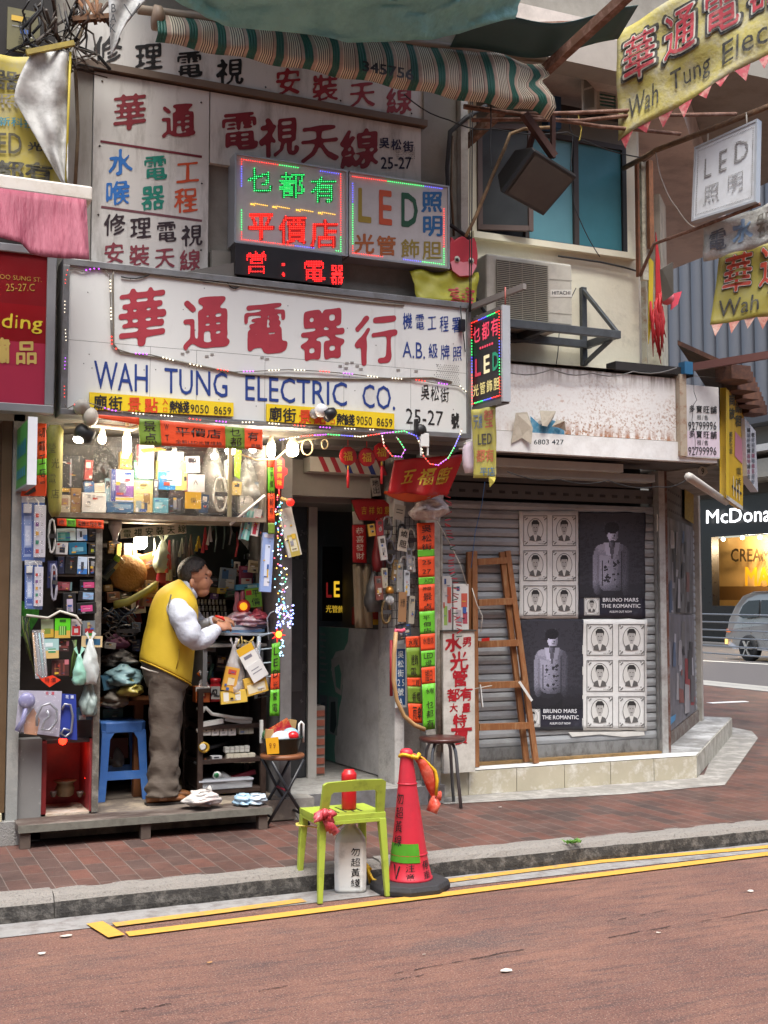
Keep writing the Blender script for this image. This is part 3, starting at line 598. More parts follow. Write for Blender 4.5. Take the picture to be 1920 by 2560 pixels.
for i in range(40):x=random.uniform(sx0,sx1); z=random.uniform(sz0,sz1); b.dot((x,Ys-.001,z),.004,C('3c3a38',.7))
b.build('panel',t)
b=B(); b.box(sx0-.04,sx1+.03,Ys-.02,.05,sz1,sz1+.042,sa_); b.box(sx0-.04,sx1+.03,Ys-.02,.05,sz0-.036,sz0,sa_); b.box(sx0-.04,sx0,Ys-.02,.05,sz0,sz1,sa_); b.box(sx1,sx1+.03,Ys-.02,.05,sz0,sz1,sa_); b.box(sx0+.01,sx1,-.08,.05,sz0-.03,sz0+.9,C('66625d',.7)); b.build('frame',t,bevel=.003)
b=B(); red=C('a2303c',.5,.1,12)
for ch,x,y,h in(("華",355,790,166),("通",515,806,158),("電",662,820,156),("器",806,834,152),("行",941,848,146)):b.row(ch,red,f,(x,y),(x,y),h,h,.86,r=.024,brush=.75,N=72)
b.build('lettering',t); b=B(); bl=ink('1f3a80')
for tx,TL,TR,BR,BL in(("WAH",(233,897),(372,909),(372,985),(233,975)),("TUNG",(409,914),(571,928),(571,998),(409,987)),("ELECTRIC",(611,933),(870,953),(870,1020),(611,1005)),("CO.",(904,956),(990,963),(990,1030),(904,1022))):b.tq(tx,bl,f,TL,TR,BR,BL,N=56,r=.012)
b.build('lettering',t); b=B(); b.row("機電工程署",bl,f,(1019,802),(1141,812),50,48,.56,r=.014,brush=.5); b.tq("A.B.",bl,f,(1005,851),(1064,855),(1064,900),(1005,896),r=.012); b.row("級牌照",bl,f,(1083,877),(1143,884),46,46,.6,r=.014,brush=.5)
b.build('lettering',t); b=B(); bk=ink('22201f'); b.row("吳松街",bk,f,(1063,980),(1112,987),46,45,.56,r=.014,brush=.5); b.tq("25-27",bk,f,(1013,1018),(1110,1026),(1110,1067),(1013,1061),r=.012); b.row("號",bk,f,(1138,1052),(1138,1052),46,46,.5,r=.03,brush=.4)
for i in range(12):
 for j in range(10):
  if random.random()<.9:b.dot(f(1091+i*5+(j%2)*2,911+j*5+i*.4,.002),.0034,ink('5a5552'))
b.build('lettering',t)
for i in range(14):
 b=B(); x,y=random.uniform(300,1100),0; y=873+(x-300)*.066+jit(8); rect(b,f,x,y,x+9,y+5,C('8d8882',.6),.004); b.build('clip',t)
yw=C('e3c41a',.5,.05,6); rr_=ink('d2421a')
for k,lab in((0,'yellow strip sign with phone number right over the orange banner, no camera on it'),(1,'yellow strip sign with phone number behind the round security camera')):
 f=fY(Ys-.03); b=B(); t=thing('phone_sign',lab,'sign',P(404 if k==0 else 826,1030 if k==0 else 1065,Ys-.03),'yellow phone signs on the main sign')
 q=[(224,980),(584,1007),(584,1041),(224,1023)]if k==0 else[(667,1009),(986,1034),(986,1073),(667,1053)]
 pts=[f(*p)for p in q]; b.plate(pts,(0,.02,0),yw); b.build('panel',t); b=B()
 for s_,x,y,h,m_ in((("廟",251,1006,44,bk),("街",289,1009,44,bk),("景",336,1011,44,rr_),("點",378,1014,44,rr_),("入",413,1004,18,rr_),("口",413,1024,16,rr_),("熱",437,1017,36,bk),("綫",460,1018,36,bk))if k==0 else(("廟",689,1035,42,bk),("街",724,1038,42,bk),("景",763,1041,42,rr_),("點",800,1044,40,rr_),("口",832,1054,16,rr_),("熱",854,1048,34,bk),("綫",874,1050,34,bk))):b.row(s_,m_,f,(x,y),(x,y),h,h,.9,r=.024)
 if k==0:b.tq("9050",bk,f,(475,1009),(523,1012),(523,1035),(475,1032),r=.014); b.tq("8659",bk,f,(534,1014),(579,1017),(579,1038),(534,1036),r=.014)
 else:b.tq("9050",bk,f,(890,1038),(931,1041),(931,1065),(890,1062),r=.014); b.tq("8659",bk,f,(941,1043),(982,1046),(982,1069),(941,1066),r=.014)
 b.build('lettering',t)
LS=[WW,None,RG,None,PG,None,WW,None]
def lightstring(label,paths,Y,cord=C('6f675c',.6),cols=LS,run=4,step=.021,group='coloured light strings on the shop front',rad=.0055):
 p0=P(*paths[0][0],Y); t=thing('light_string',label,'light string',p0,group); b=B(); bb=B(); i=random.randint(0,5)
 for path in paths:
  pts=[P(x,y,Y)for x,y in path]; b.tube(pts,.0035,cord,5)
  for a,c in zip(pts[:-1],pts[1:]):
   n=max(1,int((c-a).length/step))
   for k in range(n):
    i+=1; cc=cols[(i//run)%len(cols)]
    if cc:bb.dot(a+(c-a)*(k/n)+V((0,-.006,0)),rad,cc)
 b.build('cord',t); o=bb.build('bead_lights',t); o['kind']='stuff'
lightstring('coloured light string bent round the left edge and middle line of the main sign',[[(161,1010),(160,940),(165,860),(161,790),(163,700),(168,676),(185,671),(205,678),(235,672),(258,673),(275,685),(277,780),(279,860),(290,872),(330,884),(375,886),(440,903),(510,918),(585,930),(640,928),(720,924),(800,928),(880,935),(950,944),(1040,950),(1110,960),(1150,966),(1170,985)]],Ys-.012)
lightstring('coloured light string running along the lower edge of the main sign',[[(161,1010),(168,1022),(205,1002),(225,1008),(280,1026),(340,1034),(420,1040),(500,1050),(580,1056),(640,1056),(720,1062),(800,1068),(870,1072),(940,1075)]],Ys-.05)
lightstring('light string drooping in loops under the right end of the main sign',[[(700,1100),(760,1090),(820,1086),(900,1092),(960,1083),(1010,1078),(1040,1090),(1052,1115),(1058,1140),(1075,1160),(1095,1163),(1120,1145),(1137,1115),(1150,1085),(1155,1070)],[(955,1090),(960,1115),(980,1140),(1003,1142),(1012,1125),(1000,1105),(990,1092)]],Ys-.03,C('b8aaa0',.6),[BG,WW,RG,PG,GG],5,.019)
b=B(); b.tube([P(x,y,Ys-.008)for x,y in((285,672),(282,690),(284,860),(300,880),(420,898),(600,935),(760,945),(900,948),(1080,944),(1130,955))],.006,C('7d7568',.6),6); b.tube([P(x,y,Ys-.008)for x,y in((290,676),(480,700),(700,728),(860,748),(950,758),(1010,763))],.007,C('837a6c',.5),6); single(b,'power_cable','brown cable stapled along top edge and middle of main sign','cable')
b=B(); b.obox(P(1155,814,Ys-.03),(.035,.04,.085),Matrix.Identity(3),C('17171a',.4)); b.tube([P(1151,765,Ys-.02),P(1154,800,Ys-.03),P(1158,830,Ys-.03),P(1163,880,Ys-.015)],.004,C('1a1a1c',.5),5); single(b,'power_adapter','black power adapter dangling beside blue characters on main sign','adapter')
Yr=-.1; f=fY(Yr); t=thing('shop_sign','red and pink framed sign with yellow script, cut off at picture edge','shop sign',P(40,1030,Yr))
a,c=P(118,641,Yr),P(118,1014,Yr); b=B(); xl=-1.0
gsteps=[('7e1018',1.),('931824',.86),('b32038',.42),('c03a58',.25)]
zt,zb=a.z,c.z
for k,(h,z)in enumerate((('7a0f16',1.),('8d0f18',.62),('a51a2c',.42))):
 z1=(1.,.66,.41)[k]; z0=(.66,.41,0.)[k]; b.box(xl,a.x,Yr,Yr+.1,zb+(zt-zb)*z0,zb+(zt-zb)*z1,C(('7d0f17','8e0a14','b5324e')[k],.35,.03))
b.build('panel',t); b=B(); b.box(xl,a.x+.055,Yr-.02,Yr+.1,zt,zt+.05,alu); b.box(xl,a.x+.055,Yr-.02,Yr+.1,zb-.05,zb,alu); b.box(a.x,a.x+.055,Yr-.02,Yr+.1,zb,zt,alu); b.build('frame',t,bevel=.004)
b=B(); au=C('b08a3a',.5); b.tq("WOO SUNG ST.",au,f,(-20,682),(105,694),(105,706),(-20,696),N=30); b.tr("25-27.C",au,f,14,708,88,729,N=30); b.tq("dding",C('e8d23a',.5),f,(-30,775),(112,790),(108,838),(-34,832),r=.015,brush=.6); b.row("繡品",C('d9c06a',.5),f,(-4,876),(66,881),74,70,.92,r=.03); b.build('lettering',t)
t=thing('neighbour_shopfront','narrow brown framed shopfront left of the grey pillar','shopfront',(.6,.2,.12))
b=B(); b.box(.84,.9,.08,.3,.31,2.7,C('5f4a32',.5,.15)); b.box(.55,.84,.25,.3,.31,2.7,C('2d2b2e',.3,.2)); b.build('door_frame',t); b=B(); b.box(-5,.549,.24,2.5,.12,2.72,C('3f3a36',.5,.2,3)); b.box(-5,.54,.1,.239,.12,.31,C('8a8780',.7,.15)); b.box(-5,.6,.3,3,2.721,3.9,C('5a544c',.8,.15)); b.build('wall',t)
b=B()
for k in range(4):b.box(-3.4+k*.98,-2.5+k*.98,.225,.238,.36,2.6,C('20262a',.15,.1))
b.build('shop_window',t)
b=B(); b.box(.76,.83,.2,.245,.9,1.75,C('a9a7a4',.6,.1)); b.box(.74,.80,.19,.24,1.0,1.4,C('3b4a58',.5)); rect(b,fY(.19),0,1600,8,1690,C('a03038',.5)); b.build('notice',t)
Ya=-.62; t=thing('awning','faded pink roller awning with white box end','awning',P(100,640,Ya))
b=B(); a,c=P(232,478,Ya),P(232,503,Ya); b.box(-.2,a.x,Ya,Ya+.16,c.z,a.z+.03,C('cfc8bd',.5,.06,4,dirt='a99c86',da=.5,ds=7)); b.build('housing',t,bevel=.012)
pk=C('86384a',.7,.12,4,dirt='a8606e',da=.8,ds=2,stretch=(3,1,.6),bump=.9,bs=5,bd=.04); b=B(); xr=P(213,560,Ya).x
zt_=c.z-.002; b.grid(lambda u,v:V((-.2+(xr+.2)*u,Ya-.02-.12*v+.012*math.sin(u*17)*v,zt_-v*(.355+.03*math.sin(u*9+1)-(.05 if u<.75 else .05*(u-.75)*-4)))),26,8,pk); b.build('fabric',t,solid=.004)
b=B(); b.box(-.3,1.12,-.1,.3,3.72,3.86,C('3a3532',.85)); single(b,'lintel_beam','dark beam under the pink awning above red sign','beam')
AW=-.62
gm,pm_,lm,dm=C('1f5b4c',.55,.15,9,dirt='2f4a44',da=.5,ds=5),C('b9a08e',.6,.12,9,dirt='7c6a5e',da=.6,ds=5),C('d9cfb8',.6,.08),C('4f463c',.6,.1)
pat=[(gm,60)]+[(pm_,28)]+[(lm,9),(dm,7)]*6+[(pm_,22)]
A0=P(395,52,AW); A1=P(1402,200,AW)
tot=sum(w for _,w in pat); nper=14.6; us=[]; u=0; per=1/nper; k=0
while u<1:
 m_,w_=pat[k%len(pat)]; u2=u+per*w_/tot
 if u2-u>per*.1:
  for q in range(3):us.append((u+(u2-u)*q/3,u+(u2-u)*(q+1)/3,m_))
 else:us.append((u,min(1,u2),m_))
 u=u2; k+=1
b=B(); XL,XR=A0.x,4.36; zB=4.985
def awn(u,v):
 x=XL+(XR-XL)*u; drop=.20+.22*u+.02*math.sin(u*31)*u
 end=max(0,(u-.84)/.16)
 z=zB+drop*(1-v)+.012*math.sin(u*23+2)*(1-v); y=AW+.10*(1-v)-.045*math.sin(v*math.pi)+.02*math.sin(u*40+v*3)*(.4+.6*v)
 if v>.9:y+=.06*(v-.9)/.1
 z+=end*(-.02+.06*math.sin(v*5+u*30)*v); x+=end*.05*math.sin(v*9)
 return V((x,y,z))
nv=9
for(u0,u1,m_)in us:
 vs=[awn(uu,j/nv)for j in range(nv+1)for uu in(u0,u1)]; b.add(vs,[[2*j,2*j+1,2*j+3,2*j+2]for j in range(nv)],m_,True)
t=thing('striped_awning','green, pink and cream striped awning rolled under the teal tarpaulin','awning',V(((XL+XR)/2,AW,zB)))
b.build('fabric',t,solid=.006)
b=B(); f=fY(AW-.05); b.tq("345756",ink('1d1b1a'),f,(905,150),(1035,173),(1035,202),(905,178),r=.04,d=.02); b.build('lettering',t)
b=B(); b.tube([V((XL-.1,AW+.1,zB+.2)),V((XR+.05,AW+.12,zB+.44))],.03,C('8a7a66',.6,.2),8); b.lathe(V((XL-.02,AW+.08,zB+.16)),[(.02,0),(.075,.01),(.075,.05),(.05,.07),(.02,.08)],C('8f7b68',.6,.15),14,Matrix.Rotation(R(90),3,'Y')); b.build('roller',t)
tb=B(); edge=[(395,-20),(430,4),(500,38),(560,60),(700,76),(870,104),(960,105),(1050,100),(1130,86),(1200,70),(1292,44)]
def ed(u):
 k=u*(len(edge)-1); i=min(int(k),len(edge)-2); q=k-i; return edge[i][0]*(1-q)+edge[i+1][0]*q,edge[i][1]*(1-q)+edge[i+1][1]*q
def tarp(u,v):
 x,y=ed(u); p=P(x,y,-.86)
 sag=math.sin(math.pi*min(1,max(0,u))); q=v**1.1
 fold=.09*math.sin(11*v+7*u+2.5*math.sin(4*u))*(.3+v)+.05*math.sin(22*v-10*u+3*N3(u*3,v*2,4))*(.2+v)+.09*abs(N3(u*6,v*9,1.))+.04*N3(u*14,v*20,7)
 up=.75*v+.06*math.sin(9*v)
 return p+V((.12*v*(u-.5)+.1*fold,-.28*math.sin(v*2.1)-fold,up-.10*sag*math.sin(v*math.pi)))
tl_=[tarp(k/30,1.)for k in range(31)]
tb.grid(lambda u,v:V((P(*ed(u),-.86).x+.12*(u-.5),tarp(u,1.).y*(1-v)+.05*v,tarp(u,1.).z+.22*math.sin(v*2)+.02*math.sin(9*u))),30,6,C('84c2bb',.5,.08,3,dirt='4f8583',da=.5,ds=1.6,bump=1.,bs=4,bd=.08))  # unseen roof part of the tarp, added to shade the upper sign boards
tb.grid(tarp,60,34,C('84c2bb',.5,.08,3,dirt='4f8583',da=.5,ds=1.6,bump=1.,bs=4,bd=.08)); o=tb.build('tarpaulin',solid=.004); tag(o,'sagging teal tarpaulin tied over the striped awning','tarpaulin')
b=B(); b.grid(lambda u,v:P(1125+420*u,118+10*math.sin(u*3)-u*20+20*math.sin(3.1*u),-.55)+V((0,-.25*v,.14*v+.02*math.sin(9*u))),16,5,C('31504f',.6,.1)); single(b,'tarpaulin','dark green tarpaulin scrap under the rusty beam','tarpaulin',solid=.004)
rust=C('6b4a38',.8,.25,14,dirt='a8877a',da=.6,ds=12)
b=B(); b.beam(P(1150,72,-.62),P(1475,62,-.62),.05,.045,C('8b5a44',.75,.25,14,dirt='b59a8a',da=.6,ds=10)); single(b,'steel_beam','rusty horizontal steel beam at end of teal tarpaulin','beam')
b=B(); b.beam(V((4.25,.45,5.10)),V((4.6,-1.6,5.62)),.06,.07,rust); single(b,'support_pole','rusty diagonal pole rising outward past the yellow banner top','pole')
# ======= things on the right half of the facade
def PC(px,py,o=0.,c=None):
 r_=ray(px,py); q=(c or c0)+nr*o; return CV+r_*((q-CV).dot(nr)/r_.dot(nr))
def fC(o):return lambda u,v,d_=0.0:PC(u,v,o+d_)
t=thing('air_conditioner','cream outdoor air conditioner unit on a grey steel wall bracket','air conditioner',(4.75,.15,3.66)); Yc=.06; f=fY(Yc)
acm=C('c2bdae',.55,.05,5,dirt='8f887a',da=.4,ds=4); a,c=P(1216,632,Yc),P(1432,815,Yc); ax0,ax1,az0,az1=a.x,c.x,3.665,a.z
b=B(); b.box(ax0,ax1,Yc,.44,az0,az1,acm); b.build('casing',t,bevel=.018)
g0,g1=P(1240,657,Yc).x,P(1366,650,Yc).x; gz0,gz1=P(1300,800,Yc).z,P(1300,658,Yc).z
b=B(); b.box(g0,g1,Yc-.006,Yc+.001,gz0,gz1,C('4b4842',.7)); n=30
for i in range(n+1):z=gz0+(gz1-gz0)*i/n; b.box(g0-.006,g1+.006,Yc-.02,Yc-.012,z-.0025,z+.0025,C('aaa594',.5,.08))
for i in range(5):x=g0+(g1-g0)*i/4; b.box(x-.003,x+.003,Yc-.012,Yc-.006,gz0,gz1,C('9a9586',.5))
b.build('fan_grille',t)
b=B(); f=fY(Yc-.002)
rect(b,f,1376,724,1430,742,C('dcd8cc',.4),.001); b.tr("HITACHI",ink('2a2a2a'),f,1380,727,1426,737,r=.03,d=.003);
for y in(698,782):lineq(b,f,(1374,y),(1430,y+4),1.6,C('8f8a7c',.6),.001)
b.build('badge',t)
t=thing('wall_bracket','dark grey steel bracket carrying the air conditioner','bracket',(4.9,.2,3.6)); gs=C('55595c',.5,.12,12,metal=.4,dirt='33302e',da=.4,ds=8)
b=B(); zb=3.63; b.box(4.12,5.385,0.,.045,zb-.03,zb+.03,gs); b.box(4.12,5.385,.40,.445,zb-.03,zb+.03,gs)
for x in(4.2,4.72,5.36):b.box(x-.022,x+.022,.045,.5,zb-.028,zb+.028,gs)
for x in(4.25,5.36):b.box(x-.024,x+.024,.46,.499,zb-.16,zb+.48,gs); b.beam(V((x,.48,zb+.46)),V((x,.02,zb+.02)),.03,.03,gs); b.beam(V((x,.48,zb-.15)),V((x,.1,zb-.02)),.03,.03,gs)
b.build('frame',t,bevel=.003)
b=B(); cab=C('2a2828',.6)
b.tube([V((4.2,.42,3.62)),V((4.4,.3,3.55)),V((4.75,.35,3.6)),V((5.0,.45,3.72))],.02,cab,6); single(b,'pipe','black pipe sagging under the air conditioner bracket','pipe')
b=B(); ccab=C('c9c2ae',.6,.1)
b.tube([P(x,y,.46)for x,y in((1395,640),(1430,645),(1500,655),(1560,668),(1600,680))],.008,cab,5); b.tube([P(x,y,.46)for x,y in((1275,922),(1330,920),(1420,926),(1520,930),(1600,922),(1650,926))],.012,ccab,6); b.tube([P(x,y,.44)for x,y in((1440,720),(1400,800),(1395,880),(1390,915))],.004,cab,4); single(b,'wall_cable','thin cables strung along the cream wall above the rusty fascia','cable')
t=thing('floodlight','black floodlight with glass front hanging in front of teal windows','floodlight',P(1340,480,-.35)); M=Matrix.Rotation(R(-28),3,'X')@Matrix.Rotation(R(20),3,'Y')
fc=P(1350,462,-.35); blk=C('1d1c1c',.5,.15,9); b=B()
pl=[(-.26,-.18),(.26,-.18),(.24,.18),(-.24,.18)]; MM=Matrix.Rotation(R(28),3,'Z')@Matrix.Rotation(R(-42),3,'X')@Matrix.Rotation(R(8),3,'Y')
lo=[fc+MM@V((x,y*1.,0))for x,y in pl]; hi=[fc+MM@V((x*.8,y*.6+.03,.21))for x,y in pl]; mid=[fc+MM@V((x*1.02,y*1.04,.035))for x,y in pl]
b.loft([lo,mid,hi],blk,smooth=False); b.build('housing',t,bevel=.006)
b=B(); gl=[fc+MM@V((x*.9,y*.88,-.004))for x,y in pl]; b.add(gl,[[0,1,2,3]],C('45443e',.2,.15,5,spec=.6)); b.build('glass',t)
b=B(); b.beam(fc+MM@V((-.1,0,.13)),P(1335,330,-.4),.03,.03,C('4a2e25',.8,.2)); b.beam(P(1310,285,-.45),P(1385,392,-.45),.05,.05,C('4a2e25',.8,.25,dirt='7a5a4a')); b.beam(P(1382,290,-.4),P(1382,395,-.4),.03,.03,C('4a2e25',.8)); b.build('bracket',t)
b=B()
for q in([(1160,265),(1300,285),(1420,283),(1560,277),(1700,262)],[(1180,300),(1330,298),(1450,302),(1560,290),(1840,285)],[(1160,268),(1270,282),(1340,292),(1500,316),(1600,325),(1700,335)]):b.tube([P(x,y,-.3)for x,y in q],.016,rust,6)
single(b,'bamboo_poles','rusty poles lashed across the facade above the windows','poles')
b=B(); bam=C('8f7350',.7,.2,12,dirt='4a3626',da=.6,ds=9); b.tube([P(x,y,-.2)for x,y in((1165,590),(1190,540),(1235,430),(1262,370),(1275,335),(1310,322),(1380,318))],.013,bam,6); single(b,'conduit','bent tan conduit running up past the open window sash','conduit')
b=B(); b.tube([P(x,y,-.02)for x,y in((1180,600),(1122,560),(1118,420),(1125,330),(1165,295),(1215,265))],.018,cab,6); b.tube([P(x,y,-.0)for x,y in((1135,590),(1128,480),(1132,340))],.010,C('6a5540',.7),5); single(b,'wall_cable','thick dark cable bundle climbing the wall corner beside the LED boards','cable')
b=B(); b.tube([P(1181,240,-.2),P(1179,640,-.2),P(1176,780,-.2)],.005,cab,4); b.tube([P(1176,240,-.2),P(1173,780,-.2)],.004,cab,4); single(b,'hanging_wire','two straight dark wires hanging between wall corner and window','wire')
t=thing('casement_window','white wooden casement window with green louvre, hanging open','window',P(1500,280,.1)); wf_=f4(P(1490,150,.42),P(1545,162,.42),P(1545,285,.42),P(1492,278,.42)); wh=C('b7b3a6',.7,.1,8,dirt='7a6c58',da=.5,ds=8)
b=B()
for u0,u1,v0,v1 in((0,1,0,.1),(0,1,.9,1),(0,.14,.1,.9),(.9,1,.1,.9)):b.plate([wf_(u0,v0),wf_(u1,v0),wf_(u1,v1),wf_(u0,v1)],(0,.03,0),wh)
b.build('frame',t); b=B()
for i in range(12):v=.11+i*.066; b.plate([wf_(.15,v,-.005),wf_(.89,v,-.005),wf_(.89,v+.05,.01),wf_(.15,v+.05,.01)],(0,.004,0),C('4d7a70',.6,.1))
b.build('louvre',t); b=B(); lf=f4(P(1452,172,.2),P(1490,150,.42),P(1492,278,.42),P(1455,280,.2))
for u0,u1,v0,v1 in((0,1,0,.08),(0,1,.92,1),(0,.16,.08,.92),(.84,1,.08,.92),(.16,.84,.48,.52)):b.plate([lf(u0,v0),lf(u1,v0),lf(u1,v1),lf(u0,v1)],(.02,.02,0),wh)
b.plate([lf(.1,.05),lf(.9,.05),lf(.9,.95),lf(.1,.95)],(.005,.012,0),C('5d5a50',.4,.1)); b.build('sash',t)
def banner(label,q,Ys4,col,txts,fringe=None,nu=24,nv=14,amp=.02,cat='banner',dirt='8f8c74',d=.012):
 A=[P(q[i][0],q[i][1],Ys4[i])for i in range(4)]; f0=f4(*A); t=thing('vinyl_banner',label,cat,f0(.5,1))
 sd=random.random()*9
 def g(u,v,dd=0.):return f0(u,v,dd+amp*N3(u*4+sd,v*3,sd)*1.5+amp*.4*math.sin(u*13+v*7+sd))
 b=B(); b.grid(lambda u,v:g(u,v),nu,nv,col); b.build('sheet',t,solid=.003)
 b=B()
 for(s_,u0,v0,u1,v1,m_,r_,br)in txts:
  vs,fs=letter(s_,48,r_,br,False); b.add([g(u0+(u1-u0)*x,v1+(v0-v1)*y+0,d)for x,y in vs],fs,m_)
 if b.v:b.build('lettering',t)
 if fringe:
  b=B()
  for i in range(fringe[1]):
   u=(i+.5+jit(.1))/fringe[1]; w=.36/fringe[1]; L_=fringe[2]*random.uniform(.6,1.2); p=[g(u-w,1.0),g(u+w,1.0),g(u+jit(.02),1+L_)]
   b.plate(p,f0.n*-.002,fringe[0])
  b.build('fringe',t)
 return t,g
yv=C('b0a355',.65,.14,5,dirt='aaa48c',da=.9,ds=5,thr=.44,bump=.5,bs=30); rdv=C('a8303a',.6,.15,30,dirt='b98c80',da=.7,ds=14,thr=.52); bkv=C('2b2925',.6,.1,20,dirt='8f8a70',da=.5,ds=18); whv=C('c4c0b2',.6,.1)
T1=[]
for i,ch in enumerate("華通電器"):
 u0=.035+i*.235; T1+=[(ch,u0-.012,.10,u0+.222,.60,bkv,.055,0),]
t,g=banner('tattered yellow banner with outlined red characters sloping out of picture, red pennants below',[(1542,78),(1990,-175),(1990,92),(1545,352)],[-.25,-1.35,-1.35,-.25],yv,T1,(C('a83a44',.6,.2,20,dirt='c8a898',da=.7,ds=12),9,.13),40,18,.03)
b=B()
for i,ch in enumerate("華通電器"):
 u0=.035+i*.235
 for m_,r_,dd in((whv,.036,.018),(rdv,.018,.024)):
  vs,fs=letter(ch,48,r_,0,False); k=.006*(0 if m_ is whv else 1); b.add([g(u0+k+(.21-2*k)*x,.585-k+(.12-.585+2*k)*y,dd)for x,y in vs],fs,m_)
for s_,u0,u1 in(("Wah",.06,.25),("Tung",.31,.54),("Electr",.60,.98)):
 vs,fs=letter(s_,40,.012,0,False); b.add([g(u0+(u1-u0)*x,.90+(.66-.90)*y,.016)for x,y in vs],fs,bkv)
b.build('lettering',t)
b=B(); b.tube([P(1560,420,.45),P(1612,392,.1),P(1640,375,-.2),P(1780,322,-.7),P(1960,250,-1.15)],.022,C('5a4330',.8,.25,12,dirt='8a6a4a',da=.6,ds=9),7); b.tube([P(1610,400,.3),P(1640,375,-.2)],.02,rust,6); single(b,'support_pole','brown rusty pole reaching out over the white LED box sign','pole')
A=[P(1741,372,-.55),P(1890,305,-1.0),P(1886,500,-1.0),P(1734,548,-.55)]; f=f4(*A)
t=thing('led_sign','white unlit LED box sign hanging askew from the brown pole','LED sign',f(.5,1)); th=-f.n*.05
b=B(); b.plate([f(0,0),f(1,0),f(1,1),f(0,1)],th,C('c9cbcd',.45,.05,4,dirt='9b9892',da=.4,ds=5)); b.build('panel',t); b=B()
for u0,u1,v0,v1 in((-.03,1.03,-.03,0),(-.03,1.03,1,1.03),(-.03,0,0,1),(1,1.03,0,1)):b.plate([f(u0,v0,.008),f(u1,v0,.008),f(u1,v1,.008),f(u0,v1,.008)],th*1.25,C('b4b6b8',.4,.06,metal=.4))
b.build('frame',t); b=B(); gd=C('8a8784',.6)
for s_,u0,v0,u1,v1 in(("L",.12,.18,.32,.5),("E",.36,.16,.58,.5),("D",.66,.13,.9,.46),("照",.14,.55,.45,.88),("明",.52,.52,.86,.84)):
 cvr=coverage(s_,90,True)[0]; n=15
 for i in range(n):
  for j in range(n):
   hh,ww=cvr.shape; blk_=cvr[int(i*hh/n):int((i+1)*hh/n),int(j*ww/n):int((j+1)*ww/n)]
   if blk_.size and blk_.mean()>.22:b.dot(f(u0+(u1-u0)*(j+.5)/n,v1-(v1-v0)*(i+.5)/n,.004),.0045,gd)
for i in range(36):
 k=i/36
 for(u,v)in((.04+.92*k,.05),(.04+.92*k,.95),(.04,.05+.9*k),(.96,.05+.9*k)):b.dot(f(u,v,.004),.004,gd)
o=b.build('led_dots',t); o['kind']='stuff'
b=B(); b.tube([f(.2,0),f(.2,0)+V((0,0,.12))],.006,whv,5); b.tube([f(.85,0),f(.85,0)+V((0,0,.1))],.006,whv,5); b.build('hanger',t)
banner('torn white banner with outlined characters wrapped below the LED box sign',[(1757,560),(1950,500),(1950,600),(1760,655)],[-.5,-1.0,-1.0,-.5],C('b9b8b2',.6,.1,6,dirt='77736a',da=.7,ds=7,bump=.6),[("電",.08,.25,.32,.85,C('5d5f66',.6),.02,0),("水",.38,.15,.66,.8,C('7d95b0',.6),.05,0),("器",.7,.2,.95,.8,C('77736a',.6),.02,0)],None,16,10,.03)
t,g=banner('yellow banner with two orange red characters hanging below the torn white banner',[(1800,630),(2010,585),(2010,775),(1775,812)],[-.5,-.95,-.95,-.5],C('a0953c',.6,.14,5,dirt='8f8a68',da=.6,ds=5),[],(C('b06a5a',.6,.2,20,dirt='c9b8a8',da=.7,ds=12),6,.16),24,14,.02)
b=B()
for i,ch in enumerate("華通"):
 for m_,r_,dd in((bkv,.06,.012),(whv,.04,.017),(C('b8402a',.6,.15,30),.022,.022)):
  vs,fs=letter(ch,48,r_,0,False); b.add([g(.07+i*.42+.36*x,.64+(.06-.64)*y,dd)for x,y in vs],fs,m_)
vs,fs=letter("Wah Tu",40,.012,0,False); b.add([g(.06+.8*x,.93+(.68-.93)*y,.014)for x,y in vs],fs,bkv); b.build('lettering',t)
b=B(); b.tube([P(1600,690,.1),P(1635,610,-.1),P(1740,572,-.45),P(1900,510,-1.0)],.014,rust,6); single(b,'support_pole','thin rusty rod from the cream wall corner to the lower banners','pole')
b=B()
for x0,x1,y0,y1,yy,cc in((1593,1602,395,690,.3,'7a4a2e'),(1603,1622,390,700,.34,'c2bda8'),(1622,1636,400,620,.28,'8a5a3a')):a=P(x0,y0,yy); c=P(x1,y1,yy); b.box(a.x,c.x,yy,yy+.04,c.z,a.z,C(cc,.75,.2,12,dirt='5a3a28',da=.7,ds=9))
single(b,'corner_posts','rusty flaking metal posts at the cream wall corner','posts')
b=B(); rc=C('b51d22',.6,.15)
for i in range(16):
 x=1640+jit(16); y=720+random.random()*60; b.tube([P(x,y,.35),P(x+jit(6),y+40,.34),P(x+8+jit(12),y+80+random.random()*60,.35)],[.01,.014,.003],rc,5)
b.plate([P(1640,580,.38),P(1650,650,.38),P(1655,760,.38),P(1640,770,.38)],(0,.01,0),rc); b.ball(P(1668,745,.33),.06,C('d8707a',.6),8); b.plate([P(1680,735,.34),P(1705,728,.34),P(1695,760,.34),P(1678,775,.34)],(0,.01,0),C('d84a5a',.6)); single(b,'paper_streamers','bundle of red and pink paper streamers by the corner window','streamers')
b=B(); b.plate([P(1622,640,.37),P(1634,655,.37),P(1632,790,.37),P(1622,860,.37)],(0,.01,0),C('c9b020',.6)); single(b,'yellow_flag','yellow cloth strip beside red streamers at corner window','flag')
b=B(); b.plate([P(1655,672,.2),P(1683,655,.1),P(1684,735,.1),P(1662,752,.2)],(0,.03,0),C('77726a',.6,.15)); single(b,'old_light_fitting','grey weathered light fitting among the red streamers','light fitting')
f=f4(V((4.0,-.16,3.565)),V((4.0,-.58,3.565)),V((4.0,-.58,2.955)),V((4.0,-.16,2.955)))
t=thing('led_sign','black LED sign with pink, cream and green letters sticking out from main sign','LED sign',(4.02,-.37,2.94))
